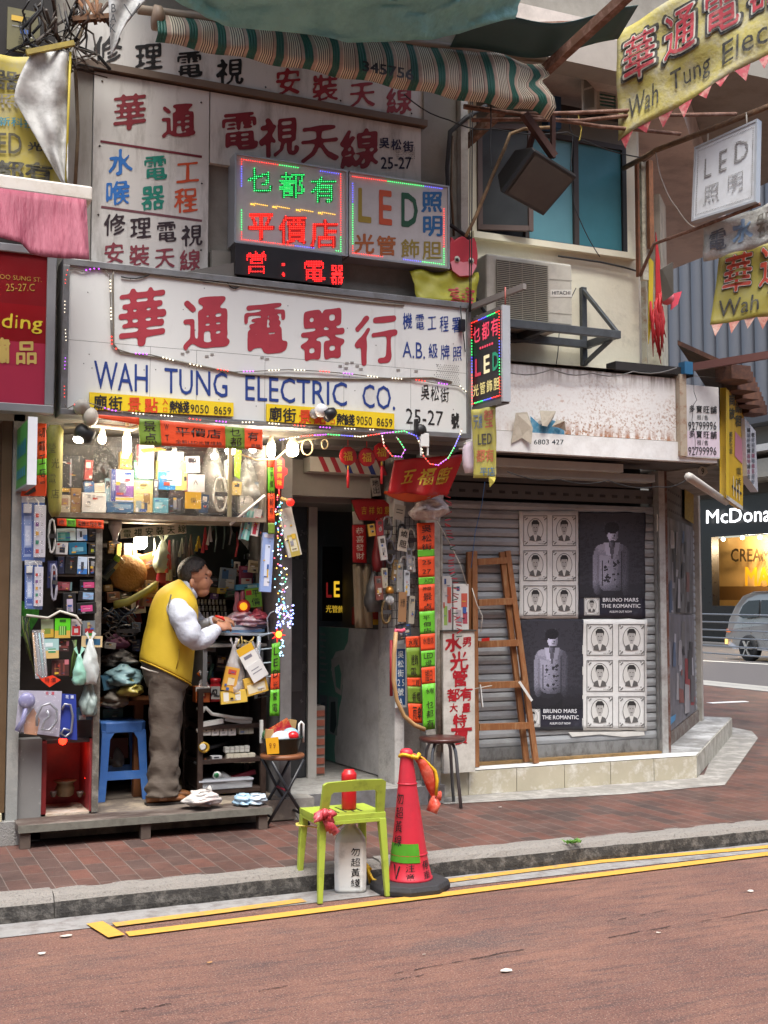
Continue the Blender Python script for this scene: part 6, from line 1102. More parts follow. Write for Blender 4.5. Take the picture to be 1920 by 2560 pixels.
b=B(); pu=C('77749a',.35,.06); b.ball(P(67,1752,-.05),.05,pu,16,sy=.5); b.tube([P(65,1768,-.05),P(58,1800,-.05),P(44,1828,-.05)],[.014,.016,.02],pu,8); b.build('shower_head',t); b=B(); gr=C('8f8f95',.3,.05,metal=.6)
b.tube([P(x,y,-.05)for x,y in((92,1815),(92,1790),(104,1765),(125,1758),(142,1775),(140,1805),(124,1825),(104,1824),(112,1800),(124,1790),(118,1776))],.0085,gr,7); b.build('hose',t); b=B(); b.grid(lambda u,v:f(42+110*u,1728+106*v,.075+.012*N3(u*4,v*4,2)),12,12,CLR); b.build('blister',t)
t=thing('shower_hose_pack','blue card with grey shower hose beside the clear shower set','shower hose',P(172,1850,.0)); f=fY(.0); b=B(); b.plate([f(*p)for p in((152,1734),(190,1736),(193,1850),(150,1846))],(0,.006,0),C('2c3f94',.4,.08)); b.row("花灑",C('c9d0e8',.5),f,(168,1742),(180,1742),10,r=.03); b.build('card',t); b=B(); b.tube([f(x,y,.015)for x,y in((154,1775),(162,1760),(176,1762),(182,1790),(178,1830),(164,1842),(152,1834),(160,1822),(174,1826))],.0075,gr,7); b.build('hose',t)
carton('fitting_box','dark blue and white box below the grey bag at rack foot','box',194,1770,236,1800,.12,.06,'30506a',[(.3,.1,.8,.4,'c9d0d4'),(.1,.6,.5,.95,'a8b4b8')])
t=thing('altar','red painted altar niche at the foot of the shop wall','altar',P(178,2005,.2)); rdw=C('7a1c1e',.5,.15,7,dirt='4a1414',da=.6,ds=6); az=.263; x0,x1=1.12,1.455; zt=P(170,1850,.12).z
b=B(); b.box(x0,x1,.48,.5,az,zt,rdw); b.box(x0,x0+.03,.12,.48,az,zt,rdw); b.box(x1-.04,x1,.12,.48,az,zt,C('8a2a30',.5,.15,dirt='3a1414',da=.5)); b.box(x0,x1,.12,.5,az,az+.012,C('b5a08a',.7,.2,9,dirt='d5cfc4',da=.8,ds=6)); b.box(x0,x1,.14,.5,zt-.02,zt,C('2a1a18',.8)); b.build('niche',t)
b=B(); cz=C('5d4a30',.5,.2,10); b.lathe(P(162,1990,.3),[(.04,0),(.055,.01),(.06,.05),(.05,.08),(.07,.095),(.072,.10),(.0,.09)],cz,16); single(b,'incense_burner','brown round incense burner inside the red altar','incense burner')
for k,(x,yb,lab)in enumerate(((218,1985,'lit red candle lamp on a brass stand at right of incense burner'),)):
 t2=thing('candle_lamp',lab,'candle lamp',P(x,yb,.28)); b=B(); p=P(x,yb,.28); b.lathe(p,[(.03,0),(.012,.015),(.01,.06),(.016,.08)],C('8a6a30',.35,metal=.6),10); b.build('stand',t2); b=B(); b.lathe(p+V((0,0,.08)),[(.008,0),(.017,.02),(.012,.045),(.002,.06)],C('ff2418',.4,0,em=5),10); b.build('flame_bulb',t2)
b=B(); b.ball(P(157,1852,.14),.026,C('ff2010',.4,0,em=4),8); single(b,'altar_lamp','glowing red lamp at the top of the altar','lamp')
l=bpy.data.lights.new('altar_light','POINT'); l.energy=.22; l.color=(1,.12,.06); l.shadow_soft_size=.03; lo_=bpy.data.objects.new('altar_light',l); COL.objects.link(lo_); lo_.location=P(170,1880,.25)
for x,lab in((133,'small dark offering cup at the left of incense burner'),(200,'small dark offering cup between burner and candle lamp'),(232,'small dark offering cup at the right wall of altar')):b=B(); b.lathe(P(x,1992,.24),[(.012,0),(.02,.02),(.022,.035),(.0,.03)],C('4a4038',.5,.1),10); single(b,'offering_cup',lab,'cup')
# ======= inside the shop
wood=C('7a4a28',.6,.15,9,stretch=(1,1,4)); dkw=C('3a2c22',.7,.15)
t=thing('wall_shelving','dark crowded shelving along the back of the shop behind the man','shelving',(1.9,1.0,.263)); b=B()
for z in(.62,.98,1.30,1.62,2.0):b.box(1.08,2.68,1.15,1.6,z-.03,z,dkw)
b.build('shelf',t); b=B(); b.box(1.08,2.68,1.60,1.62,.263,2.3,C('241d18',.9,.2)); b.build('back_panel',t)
Yi=1.0
b=B(); b.lathe(P(322,1432,.62),[(.0,.03),(.06,.028),(.105,.015),(.128,.0),(.128,-.012),(.0,-.012)],C('a5763c',.7,.2,30,bump=.6,bs=60),24,Matrix.Rotation(R(80),3,'X')); single(b,'straw_hat','round brown woven hat hanging among cartons inside the shop','hat')
for a in[('cardboard_box','open cardboard box behind the round hat','box',300,1385,392,1478,.78,.2,'a9804e',[(.6,.0,1,.2,'7c5a34')],12),('cardboard_box','orange brown carton above the round hat','box',348,1382,408,1418,.7,.15,'8f5f34',[],-18),('cardboard_box','small tan carton with a red dot left of the man','box',364,1452,396,1482,.55,.1,'b08a68',[(.3,.3,.7,.7,'a84a3a')],4),('cardboard_box','lower tan carton with a red dot beside the man\'s back','box',357,1484,394,1516,.55,.1,'a88464',[(.25,.3,.65,.75,'a8463a')],2),('envelope','row of grey envelopes under the hand lettered board','envelopes',310,1358,330,1392,.72,.03,'8d8d98',[],0),('envelope','yellow envelope on edge under hand lettered board','envelope',292,1356,303,1394,.72,.03,'c09a4a',[],3),('envelope','second yellow envelope on edge nearer the lit bulb','envelope',332,1358,342,1394,.72,.03,'c9a050',[],-4),('lunch_box','turquoise plastic tray below the heap of bags','tray',257,1772,308,1800,.75,.25,'6fa39c',[],0),('tool_case','blue zip pouch lying on the heap of bags','pouch',256,1682,338,1718,.55,.1,'3a6a80',[(.1,.3,.8,.8,'2a4454')],-12),('carton','green striped carton wedged at the left post inside','carton',262,1400,286,1450,.5,.12,'2f4030',[(.4,0,1,.3,'b8a050')],38)]:carton(*a[:11],rot=a[11],dirt='5a4630')
f=fY(.5); t=thing('lettered_board','white board with green and black characters under the display case','sign',P(350,1345,.5)); b=B(); b.plate([f(*p)for p in((300,1322),(464,1308),(466,1333),(303,1346))],(0,.02,0),C('d5d6c4',.5,.05)); b.build('panel',t); b=B(); b.row("電視安裝天線",C('1f4a2c',.5),f,(318,1334),(455,1322),25,24,.95,r=.02); b.build('lettering',t)
t=thing('desk_lamp','white ribbed lamp shade hanging near the rack post','lamp',P(287,1355,.3)); b=B(); b.lathe(P(288,1302,.3),[(.045,0),(.042,-.05),(.02,-.10),(.014,-.13),(.04,-.15)],wht,14); b.build('shade',t)
b=B(); b.loft([[P(x,y,.5)+V((0,.03*math.cos(q),.03*math.sin(q)))for q in[k*1.047 for k in range(6)]]for x,y in((285,1512),(320,1505),(360,1482),(390,1462))],C('8f8a3c',.6,.15,9)); single(b,'rolled_bag','olive green rolled bag in front of dark boxes','bag')
b=B(); b.tube([P(260,1432,.5),P(275,1418,.45),P(290,1400,.42)],[.02,.022,.02],C('2b3640',.5),8); b.tube([P(290,1402,.42),P(297,1390,.41)],.024,C('8fc02a',.5),8); b.tube([P(296,1392,.41),P(310,1408,.4)],.012,C('d8b870',.5),6); single(b,'paint_brush','dark torch with lime green ring pointing up at left post','torch')
for i,(x,y0,y1,h,lab)in enumerate(((420,1350,1432,'a83a40','red handled pliers hanging over the man\'s head'),(430,1348,1450,'8f9094','grey long pliers hanging over the man\'s head'),(440,1352,1440,'4a4d52','dark screwdriver hanging over the man\'s head'),(452,1345,1392,'a9b0a4','pale tool hanging near the board end'),(462,1340,1400,'5f5f62','grey tool pair hanging near the board end'),(474,1336,1395,'7d6a58','brown tool hanging near the scissors'),(494,1340,1378,'c0a82c','yellow cutter hanging right of the board'),(510,1318,1382,'b3343c','red handled tool hanging right of yellow cutter'),(522,1316,1362,'c4c4c4','white tool handle hanging beneath the display case edge'))):
 b=B(); b.tube([P(x+3,y0,.6),P(x,(y0+y1)/2,.58),P(x-4,y1,.57)],[.004,.008,.013],C(h,.45,.06),6); b.tube([P(x+4,y0,.6),P(x+5,(y0+y1)/2,.58),P(x+6,y1-8,.57)],[.004,.006,.01],C(h,.45,.06),6); single(b,'hand_tool',lab,'tool','tools hanging over the man')
bag('plastic_bag','pale grey green bag hanging left of the man\'s head','plastic bag',408,1352,1432,50,.62,C('9aa596',.35,.1,bump=.5,bs=20),dep=.06); bag('red_bag','dark red bag hanging behind the man\'s neck','bag',412,1405,1465,40,.66,C('8a2230',.5,.1),dep=.06); b=B(); b.tube([P(424,1408,.6),P(421,1452,.6)],.02,wht,8); single(b,'white_bottle','white tube bottle in front of the dark red bag','bottle')
bag('cloth_bundle','mauve cloth bundle on the lower shelf','cloth bundle',292,1585,1622,70,.75,C('7a4a6a',.7,.1),dep=.1,tail=False); bag('plastic_bag','heap of crumpled dark and white bags behind the man','plastic bags',300,1622,1665,90,.7,C('4a443e',.6,.3,12,dirt='a9a398',da=.8,ds=14,bump=.8,bs=20),dep=.12,tail=False,lump=.8); bag('plastic_bag','pale blue bag of goods on the brown table','plastic bag',310,1660,1712,96,.55,C('8fb0b4',.35,.12,bump=.6,bs=18),dep=.14,tail=False,lump=.6); bag('plastic_bag','yellowish clear bag on the brown table edge','plastic bag',325,1695,1738,64,.5,C('b9a95a',.35,.12,bump=.6,bs=18),dep=.12,tail=False,lump=.5); bag('plastic_bag','grey brown sack under the blue bag','sack',285,1715,1768,62,.6,C('8f867a',.6,.15,bump=.6,bs=18),dep=.12,tail=False,lump=.5)
b=B()
for i in range(12):b.tube([P(262+jit(6)+8*k,1520+20*i*.35+10*math.sin(k+i),.7)for k in range(11)],.006,C(random.choice(('1f1f22','2a3440','5a5048','8a8078','3a4a5a')),.5),5)
single(b,'cable_heap','tangle of black and grey cables on the middle shelf','cables')
hank('cable_coil','black oval cable loop leaning on the cables',290,1562,345,1592,.62,C('16181c',.4),5,.006)
t=thing('table','small orange brown wooden table inside the shop behind the blue stool','table',P(330,1900,.8)); b=B(); b.box(1.5,2.05,.6,1.0,.88,.91,wood); b.build('tabletop',t)
for x,y in((1.83,.64),(2.0,.64),(1.55,.95),(2.0,.95)):b=B(); b.box(x-.03,x+.03,y-.03,y+.03,.263,.88,wood); b.build('leg',t)
b=B(); b.box(1.52,1.8,.8,1.0,.5,.64,C('5a2a20',.6,.1)); single(b,'wooden_crate','reddish brown crate under the wooden table','crate'); bag('plastic_bag','grey bag stuffed under the wooden table','plastic bag',290,1855,1915,40,.85,C('8f8a84',.5,.15),dep=.1,tail=False)
b=B(); b.box(1.95,2.6,1.06,1.1,1.70,2.5,C('15201a',.6,.15)); b.beam(P(520,1340,.8),P(600,1430,.9),.02,.34,C('121a15',.5,.1)); single(b,'dark_board','dark leaning board deep in the shop over the small bottles','board')
SK=[('7a6a58','grey brown'),('3a4a6a','dark blue'),('8a3a3a','dull red'),('b0a890','cream'),('4a5a3a','moss green'),('a87a3a','ochre'),('2a2a2c','black'),('5a8a9a','steel blue')]
where=[('beside the left post on the top shelf',268,1545,1.1),('under the olive rolled bag',300,1540,.95),('between the cables and the vest',336,1548,.95),('beside the tan carton',346,1520,.8),('low behind the blue stool',282,1835,1.0),('beside the table leg',318,1830,1.0),('on the floor behind the stool',300,1930,1.1),('near the man\'s knees',345,1850,1.05)]
for(h,cn),(wh_,x,y,yy)in zip(SK,where):carton('stock_box',cn+' stock box '+wh_,'box',x-18,y-16,x+18,y+14,yy,.15,h,[(.1,.2,.5,.6,'a09a8c')],rot=jit(10),group='boxes of stock on the shelves')
rk=C('33241e',.5,.15,9,dirt='5a4a40',da=.4,ds=8); fX0,fX1,rY0,rY1=2.20,2.645,.40,.78
t=thing('storage_rack','dark brown four tier rack of white electrical fittings beside the man','rack',(2.42,.58,.263)); zs=[.30,.505,.735,.985]
b=B()
for i,z in enumerate(zs):b.box(fX0,fX1,rY0,rY1,z-.022,z+.008,rk)
b.build('shelf',t,bevel=.003)
for x,y in((fX0-.001,rY0-.002),(fX1+.001,rY0-.002),(fX0-.001,rY1),(fX1+.001,rY1)):b=B(); b.box(x-.018,x+.018,y-.012,y+.02,.263,.99,rk); b.build('post',t)
b=B()
for z in(.33,.545,.78):b.box(fX0-.008,fX0-.002,rY0+.02,rY1,z,z+.15,C('1f1613',.5,.1))
b.build('side_panel',t)
gy=.42
for i in range(4):carton('socket_box',('first','second','third','fourth')[i]+' white socket box from the left on the upper rack shelf','socket',508+i*21,1817,527+i*21,1839,gy,.05,'d9d8d4',[(.3,.25,.5,.5,'55555a'),(.3,.65,.7,.75,'8a8a90')],group='white socket boxes on the rack')
for i in range(4):carton('junction_box',('first','second','third','fourth')[i]+' cream socket box from the left on the middle rack shelf','socket',567+i*18,1883+(3-i)*.6,584+i*18,1907,gy,.05,'d3ccb8',[(.4,.4,.55,.5,'4a4a48'),(.4,.7,.6,.78,'4a4a48')],group='cream socket boxes on the rack')
carton('lamp_holder_box','pale grey fittings stack at right of upper rack shelf','fittings',598,1812,634,1835,gy,.06,'a9a696',[(.0,.4,1,.45,'6f6c60'),(.3,0,.33,1,'6f6c60'),(.64,0,.67,1,'6f6c60')])
b=B(); a=P(490,1800,gy); b.beam(P(498,1812,gy),P(556,1802,gy),.05,.03,wht); b.beam(P(560,1795,gy+.02),P(626,1806,gy+.02),.05,.035,C('b4b4b0',.45)); single(b,'extension_socket','two white extension sockets lying on top of the socket boxes','extension sockets')
b=B(); b.tube([P(x,y,gy)for x,y in((492,1772),(515,1770),(530,1785),(560,1790),(590,1795),(630,1798))],.012,wht,7); b.ball(P(505,1774,gy),.025,wht,8); single(b,'hair_dryer','white handled appliance and cord under the rack top','appliance')
b=B(); b.lathe(P(497,1826,gy),[(.0,.03),(.02,.03),(.022,.015),(.022,0),(0,0)],C('c9c4ba',.5),12,Matrix.Rotation(R(90),3,'X')); single(b,'tape_roll','white round roll at left end of the upper rack shelf','tape roll')
b=B(); MX=Matrix.Rotation(R(90),3,'X'); b.lathe(P(506,1867,gy),[(.022,0),(.036,0),(.036,.05),(.022,.05),(.022,0)],C('c9a032',.5),18,MX); b.lathe(P(506,1867,gy-.052),[(.015,0),(.022,0),(.022,.01),(.015,.01)],wht,14,MX); single(b,'tape_roll','yellow roll of tape on the middle rack shelf','tape roll')
for i in range(5):carton('light_switch',('first','second','third','fourth','fifth')[i]+' white switch from the left in the stack over the cream boxes','switch',563+i*12.5,1868-i*.8,574+i*12.5,1882-i*.6,gy+.01,.05,'cfcfc6',[(.1,.4,.9,.45,'8a8a84')],group='white switches on the rack')
carton('timer_plug','white plug box with black mark on the middle rack shelf','plug',530,1890,555,1906,gy,.05,'c4c4c4',[(.2,.1,.7,.35,'3a3a40')]); b=B(); b.tube([P(520,1870,.5),P(600,1850,.6)],.016,C('26262a',.5),8); single(b,'black_tube','black tube lying behind the yellow tape roll','tube')
b=B(); b.ball(P(500,1900,gy),.025,C('2a2422',.5),8); b.ball(P(512,1903,gy),.02,C('8a5030',.5),8); b.box(P(492,1905,gy).x,P(528,1905,gy).x,gy,gy+.08,P(500,1912,gy).z,P(500,1907,gy).z,C('77787a',.4)); single(b,'plug_parts','dark plugs and a copper part on the middle rack shelf','plugs')
t=thing('plastic_box','clear plastic storage box on the lowest rack shelf','storage box',P(560,1985,.4)); b=B(); b.box(P(500,1960,.4).x,P(630,1960,.4).x,.395,.70,.312,P(560,1948,.4).z,glassy('c9ccd2',.55,.12,'cloudy_plastic')); b.build('tub',t); b=B(); zt=P(560,1948,.4).z; b.box(P(496,1960,.4).x,P(632,1960,.4).x,.385,.398,zt-.012,zt,C('b9bcc4',.35)); b.build('rim',t)
b=B(); b.box(P(572,1970,.42).x,P(618,1970,.42).x,.41,.6,.316,.345,wht); b.box(P(505,1970,.42).x,P(560,1970,.42).x,.41,.6,.316,.37,C('7d8088',.5,.2)); single(b,'fittings','white and grey fittings inside the clear storage box','fittings')
b=B(); b.lathe(P(541,1938,.45),[(0,.03),(.028,.03),(.028,0),(0,0)],C('d4d4d0',.4),14,MX); b.lathe(P(541,1938,.418),[(0,0.002),(.018,.002),(.018,0),(0,0)],C('2f7a4a',.4),12,MX); b.tube([P(552,1935,.5),P(575,1950,.5)],.025,wht,8); single(b,'tape_roll','white roll with green centre on the lowest rack shelf','tape roll'); b=B(); b.beam(P(572,1948,.5),P(636,1928,.5),.05,.03,C('7a2030',.5,.1)); single(b,'red_case','dark red flat case leaning in the clear storage box','case')
carton('battery_box','orange and white box on rack top by the man\'s waist','box',489,1716,525,1756,.42,.08,'b8602c',[(0,0,1,.3,'cfcac0'),(.2,.4,.7,.75,'8a2a24'),(.35,.45,.6,.6,'d8c8a0')]); b=B(); p=P(538,1753,.44); b.lathe(p,[(.036,0),(.037,.02),(.037,.11),(.03,.125),(.036,.13),(.036,.155),(0,.157)],C('b01c24',.4,.05),18); single(b,'red_canister','red canister with white label on the rack top','canister');
b=B(); b.add([P(528,1716,.38),P(528,1748,.38),P(550,1748,.38),P(550,1716,.38)],[[0,1,2,3]],C('a9a8a4',.5)); b.row("A2L",C('26262a',.5),fY(.379),(533,1732),(545,1732),22,r=.03); single(b,'canister_label','grey label with black lettering on the red canister','label')
bag('plastic_bag','clear plastic bag beside the orange box on the rack','plastic bag',508,1692,1730,30,.46,PLA,dep=.04); b=B(); b.tube([P(x,y,.5)for x,y in((500,1690),(494,1684),(500,1680),(510,1683),(508,1692))],.008,C('c9641c',.5),6); b.tube([P(520,1700,.52),P(533,1660,.54)],.012,C('2a4a38',.5),6); single(b,'scissors','orange handled scissors and green tool behind the clear bag','scissors')
fr2=C('b5c4cc',.4,.05); t=thing('wire_stand','pale blue white metal frame stand at the right end of the counter','stand',P(670,1745,.34)); b=B()
for q in([(648,1590),(690,1580),(690,1735),(640,1745)],):pts=[P(x,y,.34)for x,y in q]; b.tube(pts+[pts[0]],.014,fr2,6)
for y in(1620,1655,1690):b.tube([P(650,y+4,.34),P(690,y,.34)],.006,fr2,5)
b.tube([P(x,y,.34)for x,y in((672,1600),(668,1545),(676,1532),(692,1526),(700,1532))],.006,C('c4c9cc',.3,metal=.6),6); b.build('frame',t)
t=thing('counter','cluttered counter top over the rack where the man works','counter',P(600,1600,.7)); b=B(); b.box(2.22,2.67,.40,.9,1.27,1.29,C('8d8a84',.5,.15)); b.build('top',t); b=B(); b.box(2.22,2.25,.42,.88,.99,1.27,C('77787a',.4)); b.box(2.62,2.65,.42,.88,.99,1.27,C('77787a',.4)); b.box(2.25,2.62,.80,.82,.99,1.27,C('4f4c48',.6,.2)); b.build('side',t)
for i,(x0,x1,y,h,lab)in enumerate(((560,660,1585,'a9b4bc','bottom flat grey pack on the counter'),(565,662,1578,'5f84a4','blue flat pack on the counter second from bottom'),(572,655,1572,'c4c4c8','white flat pack on the counter'),(575,665,1566,'6f7884','top slate flat pack on the counter'))):carton('flat_pack',lab,'pack',x0,y-3,x1,y+4,.40+i*.01,.25,h,[],rot=jit(3),group='flat packs on the counter')
bag('plastic_bag','white carrier bag of yellow packs hanging at the counter corner','plastic bag',585,1612,1740,56,.30,glassy('ece6e6',.62,.16,'milky_plastic'),dep=.05,lump=.4,top=.1); bag('plastic_bag','milky carrier bag behind the tilted price cards','plastic bag',640,1620,1735,62,.31,glassy('ece6e6',.62,.16,'milky_plastic'),dep=.05,lump=.4,top=.1)
for a in[('bulb_pack','yellow and orange pack inside the hanging white bag','pack',560,1668,594,1728,.245,.02,'d09a3a',[(.2,.1,.8,.3,'c04a3a'),(.3,.45,.8,.75,'d8c8a8')],12),('bulb_pack','yellow pack with two white bulbs at bottom of white bag','pack',552,1726,618,1758,.25,.02,'d8b44a',[(.1,.1,.3,.8,'e0dcd0'),(.55,.1,.75,.8,'e0dcd0')],-4),('bulb_pack','yellow and cream pack at bottom of the milky bag','pack',612,1690,668,1735,.25,.02,'d3a844',[(.1,.4,.9,.9,'dcd0b0')],-14),('price_card','yellow topped white price card tilted on the hanging bags','price card',600,1612,642,1668,.24,.004,'dcdad4',[(0,0,1,.35,'d8a828'),(.2,.45,.7,.6,'7a7a84')],-28),('price_card','plain white price card tilted below the yellow one','price card',622,1655,664,1700,.23,.004,'d8d7d4',[(.2,.3,.7,.36,'8a8a90'),(.2,.5,.8,.56,'8a8a90')],-30)]:carton(*a[:11],rot=a[11])
b=B()
for i in range(6):b.tube([P(590+i*8,1620,.28),P(596+i*7+jit(6),1606,.27),P(600+i*6+jit(8),1596+jit(5),.28)],.004,C('b09a5a',.6),5)
single(b,'string_ties','tan strings tying the bags at the counter corner','string')
for x,y,h,lab in((592,1500,'d68a98','tall pink bottle, left one of the pair on the counter'),(606,1497,'d67a8c','tall pink bottle, right one of the pair on the counter')):b=B(); p=P(x,y+36,.6); b.lathe(p,[(.026,0),(.028,.05),(.016,.09),(.018,.14),(.012,.16),(0,.162)],C(h,.4),12); single(b,'bottle',lab,'bottle')
b=B(); b.lathe(P(608,1516,.5),[(.045,0),(.05,.012),(.03,.022),(0,.022)],C('d83a34',.4),16,MX); b.lathe(P(608,1516,.476),[(.026,0),(.028,.01),(0,.02)],C('f0a020',.4,0,em=.4),14,MX); single(b,'toy_horn','red and yellow round toy horn on the counter','toy')
carton('price_card','fluorescent green price card stuck over the counter','price card',614,1470,654,1518,.5,.004,'6fa82a',[(.05,.1,.4,.35,'a82a1c')],[("平",.4,.1,.9,.5,'1f3a10'),("價",.3,.5,.9,.95,'1f3a10')],rot=-6)
bag('plastic_bag','pink white plastic bags heaped before the man\'s hands','plastic bags',610,1528,1566,120,.52,C('d09aa6',.4,.12,12,dirt='eae4e4',da=.9,ds=14,bump=.8,bs=24),dep=.12,tail=False,lump=.8); bag('plastic_bag','red pink bag at right end of the counter heap','plastic bag',645,1522,1556,50,.5,C('b84a58',.4,.15,bump=.8,bs=24),dep=.08,tail=False,lump=.7)
t=thing('bottle_rack','dark stepped tray for rows of small white capped bottles','tray',P(540,1530,.8)); b=B()
for i in range(3):z=P(530,1512+i*18,.85).z; b.box(2.22,2.6,.84+.0-i*.05,.89-i*.05,z-.035,z-.03,dkw)
b.build('tray',t)
for i in range(3):
 for j in range(8):x=496+j*9.2+i*2; y=1504+i*16; p=P(x,y+8,.86-i*.05); b=B(); b.lathe(p,[(.009,0),(.01,.02),(.007,.026),(.008,.027),(.008,.038),(0,.04)],C(random.choice(('b9b4a0','c9c8c4','a09a84')),.4),8); o=tag(b.build('small_bottle'),'tiny bottle with white cap in the rows beside the man\'s chin','bottle','rows of tiny white capped bottles')
for a in[('fuse_pack','maroon blister pack with white beads right of the man\'s face','pack',600,1415,632,1462,.75,.03,'7a2a44',[(.1,.65,.9,.95,'d0c8c0'),(.1,.05,.9,.2,'a05a70')],0),('fuse_pack','beige card of small parts at upper right of the counter','pack',622,1402,652,1432,.7,.02,'b5a88a',[(.1,.2,.9,.5,'8a7a5a')],6),('cable_pack','bright blue clear pack lying over the green price card','pack',590,1460,648,1474,.58,.04,'4a9ac0',[(.5,.2,.9,.7,'a9d4e4')],-4),('component_pack','clear pack of blue and grey parts above the bottles','pack',550,1420,590,1476,.78,.03,'7d8890',[(.1,.1,.5,.5,'2f5a80'),(.4,.5,.9,.9,'c0c0bc')],5),('component_pack','blue and black clear pack behind the maroon pack','pack',632,1440,655,1476,.8,.03,'2f4a6a',[(.1,.1,.6,.4,'6a8aa8')],-8),('component_pack','white card at the man\'s eye level','pack',522,1414,552,1428,.85,.02,'b9bab8',[],10),('component_pack','dark pack of grey parts in front of the man\'s nose','pack',524,1440,548,1466,.9,.02,'3a3f48',[(.2,.2,.8,.5,'7a8088')],0),('component_pack','yellowish pack under the man\'s face','pack',518,1468,544,1482,.85,.03,'8f7f4a',[],4)]:carton(*a[:11],rot=a[11])
for a in[('light_pack','blue clear blister with white appliance at right jamb of shop','pack',654,1332,682,1480,.12,.03,'8a9fcc',[(.25,.2,.7,.75,'c4d0e8'),(.3,.72,.75,.9,'d4d4dc'),(.1,.02,.9,.08,'c9ccd8')],3),('cable_pack','white and yellow pack hanging tilted right of the coloured lights','pack',708,1270,742,1392,.10,.02,'b8b4a8',[(.2,.55,.9,1,'a8964a'),(.3,.6,.8,.9,'c9c2a4')],-14),('cable_pack','teal edged pack hanging below the display case corner','pack',612,1276,630,1350,.14,.02,'6fb4a8',[(.3,0,.6,1,'b0d4cc')],14),('cable_pack','white and red pack hanging below the display case corner','pack',632,1272,650,1340,.13,.02,'c9c4c0',[(.2,.3,.7,.95,'b03040')],10),('cable_pack','grey clear pack hanging under the slanted white tube','pack',604,1284,616,1350,.15,.02,'6d7476',[],12),('cable_pack','black narrow pack behind the white and red pack','pack',648,1280,660,1340,.15,.02,'2a2c30',[],8)]:carton(*a[:11],rot=a[11])
b=B(); b.tube([P(575,1312,.12),P(662,1238,.08)],.009,wht,6); single(b,'white_tube','slim white tube slanting at the display case corner','tube'); b=B(); b.lathe(P(726,1256,.04),[(.0,.012),(.026,.01),(.026,-.01),(0,-.012)],C('e02a20',.4,0,em=.5),14,MX); b.tube([P(702,1246,.08),P(722,1254,.05)],.014,C('a8824a',.5),7); single(b,'red_reflector','round red reflector lamp over the hanging white and yellow pack','reflector')
b=B(); f=fY(.06); b.plate([f(x,y)for x,y in((688,1145),(700,1140),(711,1150),(710,1168),(718,1172),(718,1185),(710,1190),(708,1222),(690,1220),(686,1180))],(0,.015,0),C('c4141c',.5,.06)); t=thing('new_year_decoration','red vertical New Year decoration with gold characters above the fairy lights','decoration',P(700,1222,.06)); b.build('plaque',t); b=B()
for i,ch in enumerate("生意興隆"):b.row(ch,C('d8b040',.4,metal=.3),f,(699,1156+i*17),(0,0),16,r=.012,d=.004)
b.build('lettering',t); b=B(); b.tube([P(697,1222,.06),P(698,1245,.06)],.007,C('c4141c',.6),6); b.build('tassel',t)
t=thing('fairy_lights','glowing bunch of multicolour fairy lights hanging at the right jamb','light string',P(705,1640,.05)); b=B(); cb=B(); fl=[bead('bfe8ff',3),bead('ff5a6a',3),bead('6ad0ff',3),bead('5aff9a',2.2),bead('ffb84a',2.6),bead('b48aff',3),bead('ffffff',3)]
for s_ in range(4):
 pts=[]
 for k in range(26):y=1242+k*12+jit(5); sp=4+14*math.sin(min(1,k/22)*2.6); pts.append(P(699+k*.35+jit(1)*8*(sp/14)+(s_-2)*sp*.28,y,.05+jit(.03)))
 cb.tube(pts,.0016,C('2a3a2a',.5),3)
 for p in pts:b.dot(p+V((jit(.012),0,0)),.0056,random.choice(fl))
for i in range(60):b.dot(P(712+jit(1)*22,1540+jit(30),.04+jit(.03)),.0075,bead(random.choice(('7a8cff','9ab4ff','a08aff','c4d8ff')),3))
for i in range(12):b.dot(P(706+jit(10),1590+random.random()*50,.05),.007,bead('9ad8f0',2.5))
cb.build('cord',t); o=b.build('bead_lights',t); o['kind']='stuff'
b=B()
for i in range(7):an=i*.9; p=P(694,1588,.08); b.tube([p,p+V((.05*math.cos(an),-.02,.05*math.sin(an)))],[.012,.002],C('e0281c',.4,0,em=.6),5)
b.ball(P(697,1586,.06),.022,C('ff9a28',.4,0,em=2.5),8); single(b,'red_pinwheel','red and orange glowing pinwheel at the foot of the fairy lights','pinwheel')
# ======= passage, hanging finery and the right column
t=thing('red_banner','red cloth with gold characters draped over the passage end','banner',P(1050,1240,.0)); f0=f4(P(985,1150,.06),P(1162,1136,-.02),P(1120,1240,.06),P(966,1232,.12)); g_=lambda u,v,d=0.:f0(u,v,d+.02*math.sin(u*11+1)*(.4+v)+.03*N3(u*4,v*3,5)); b=B(); b.grid(lambda u,v:g_(u,v),20,10,C('b3161c',.45,.1,5)); b.grid(lambda u,v:f0(u*.96+.02*v,.98+.28*v*math.sin(math.pi*(u*.9+.1)),-.05-.03*v),14,4,C('c24a1a',.5,.15)); b.build('cloth',t,solid=.003); b=B(); gold=C('c9a838',.35,.1,metal=.4)
for i,ch in enumerate("五福臨"):vs,fs=letter(ch,56,.02,.7,True); u0=.15+i*.265; b.add([g_(u0+.25*x,.78-.54*y,.008)for x,y in vs],fs,gold)
b.build('lettering',t)
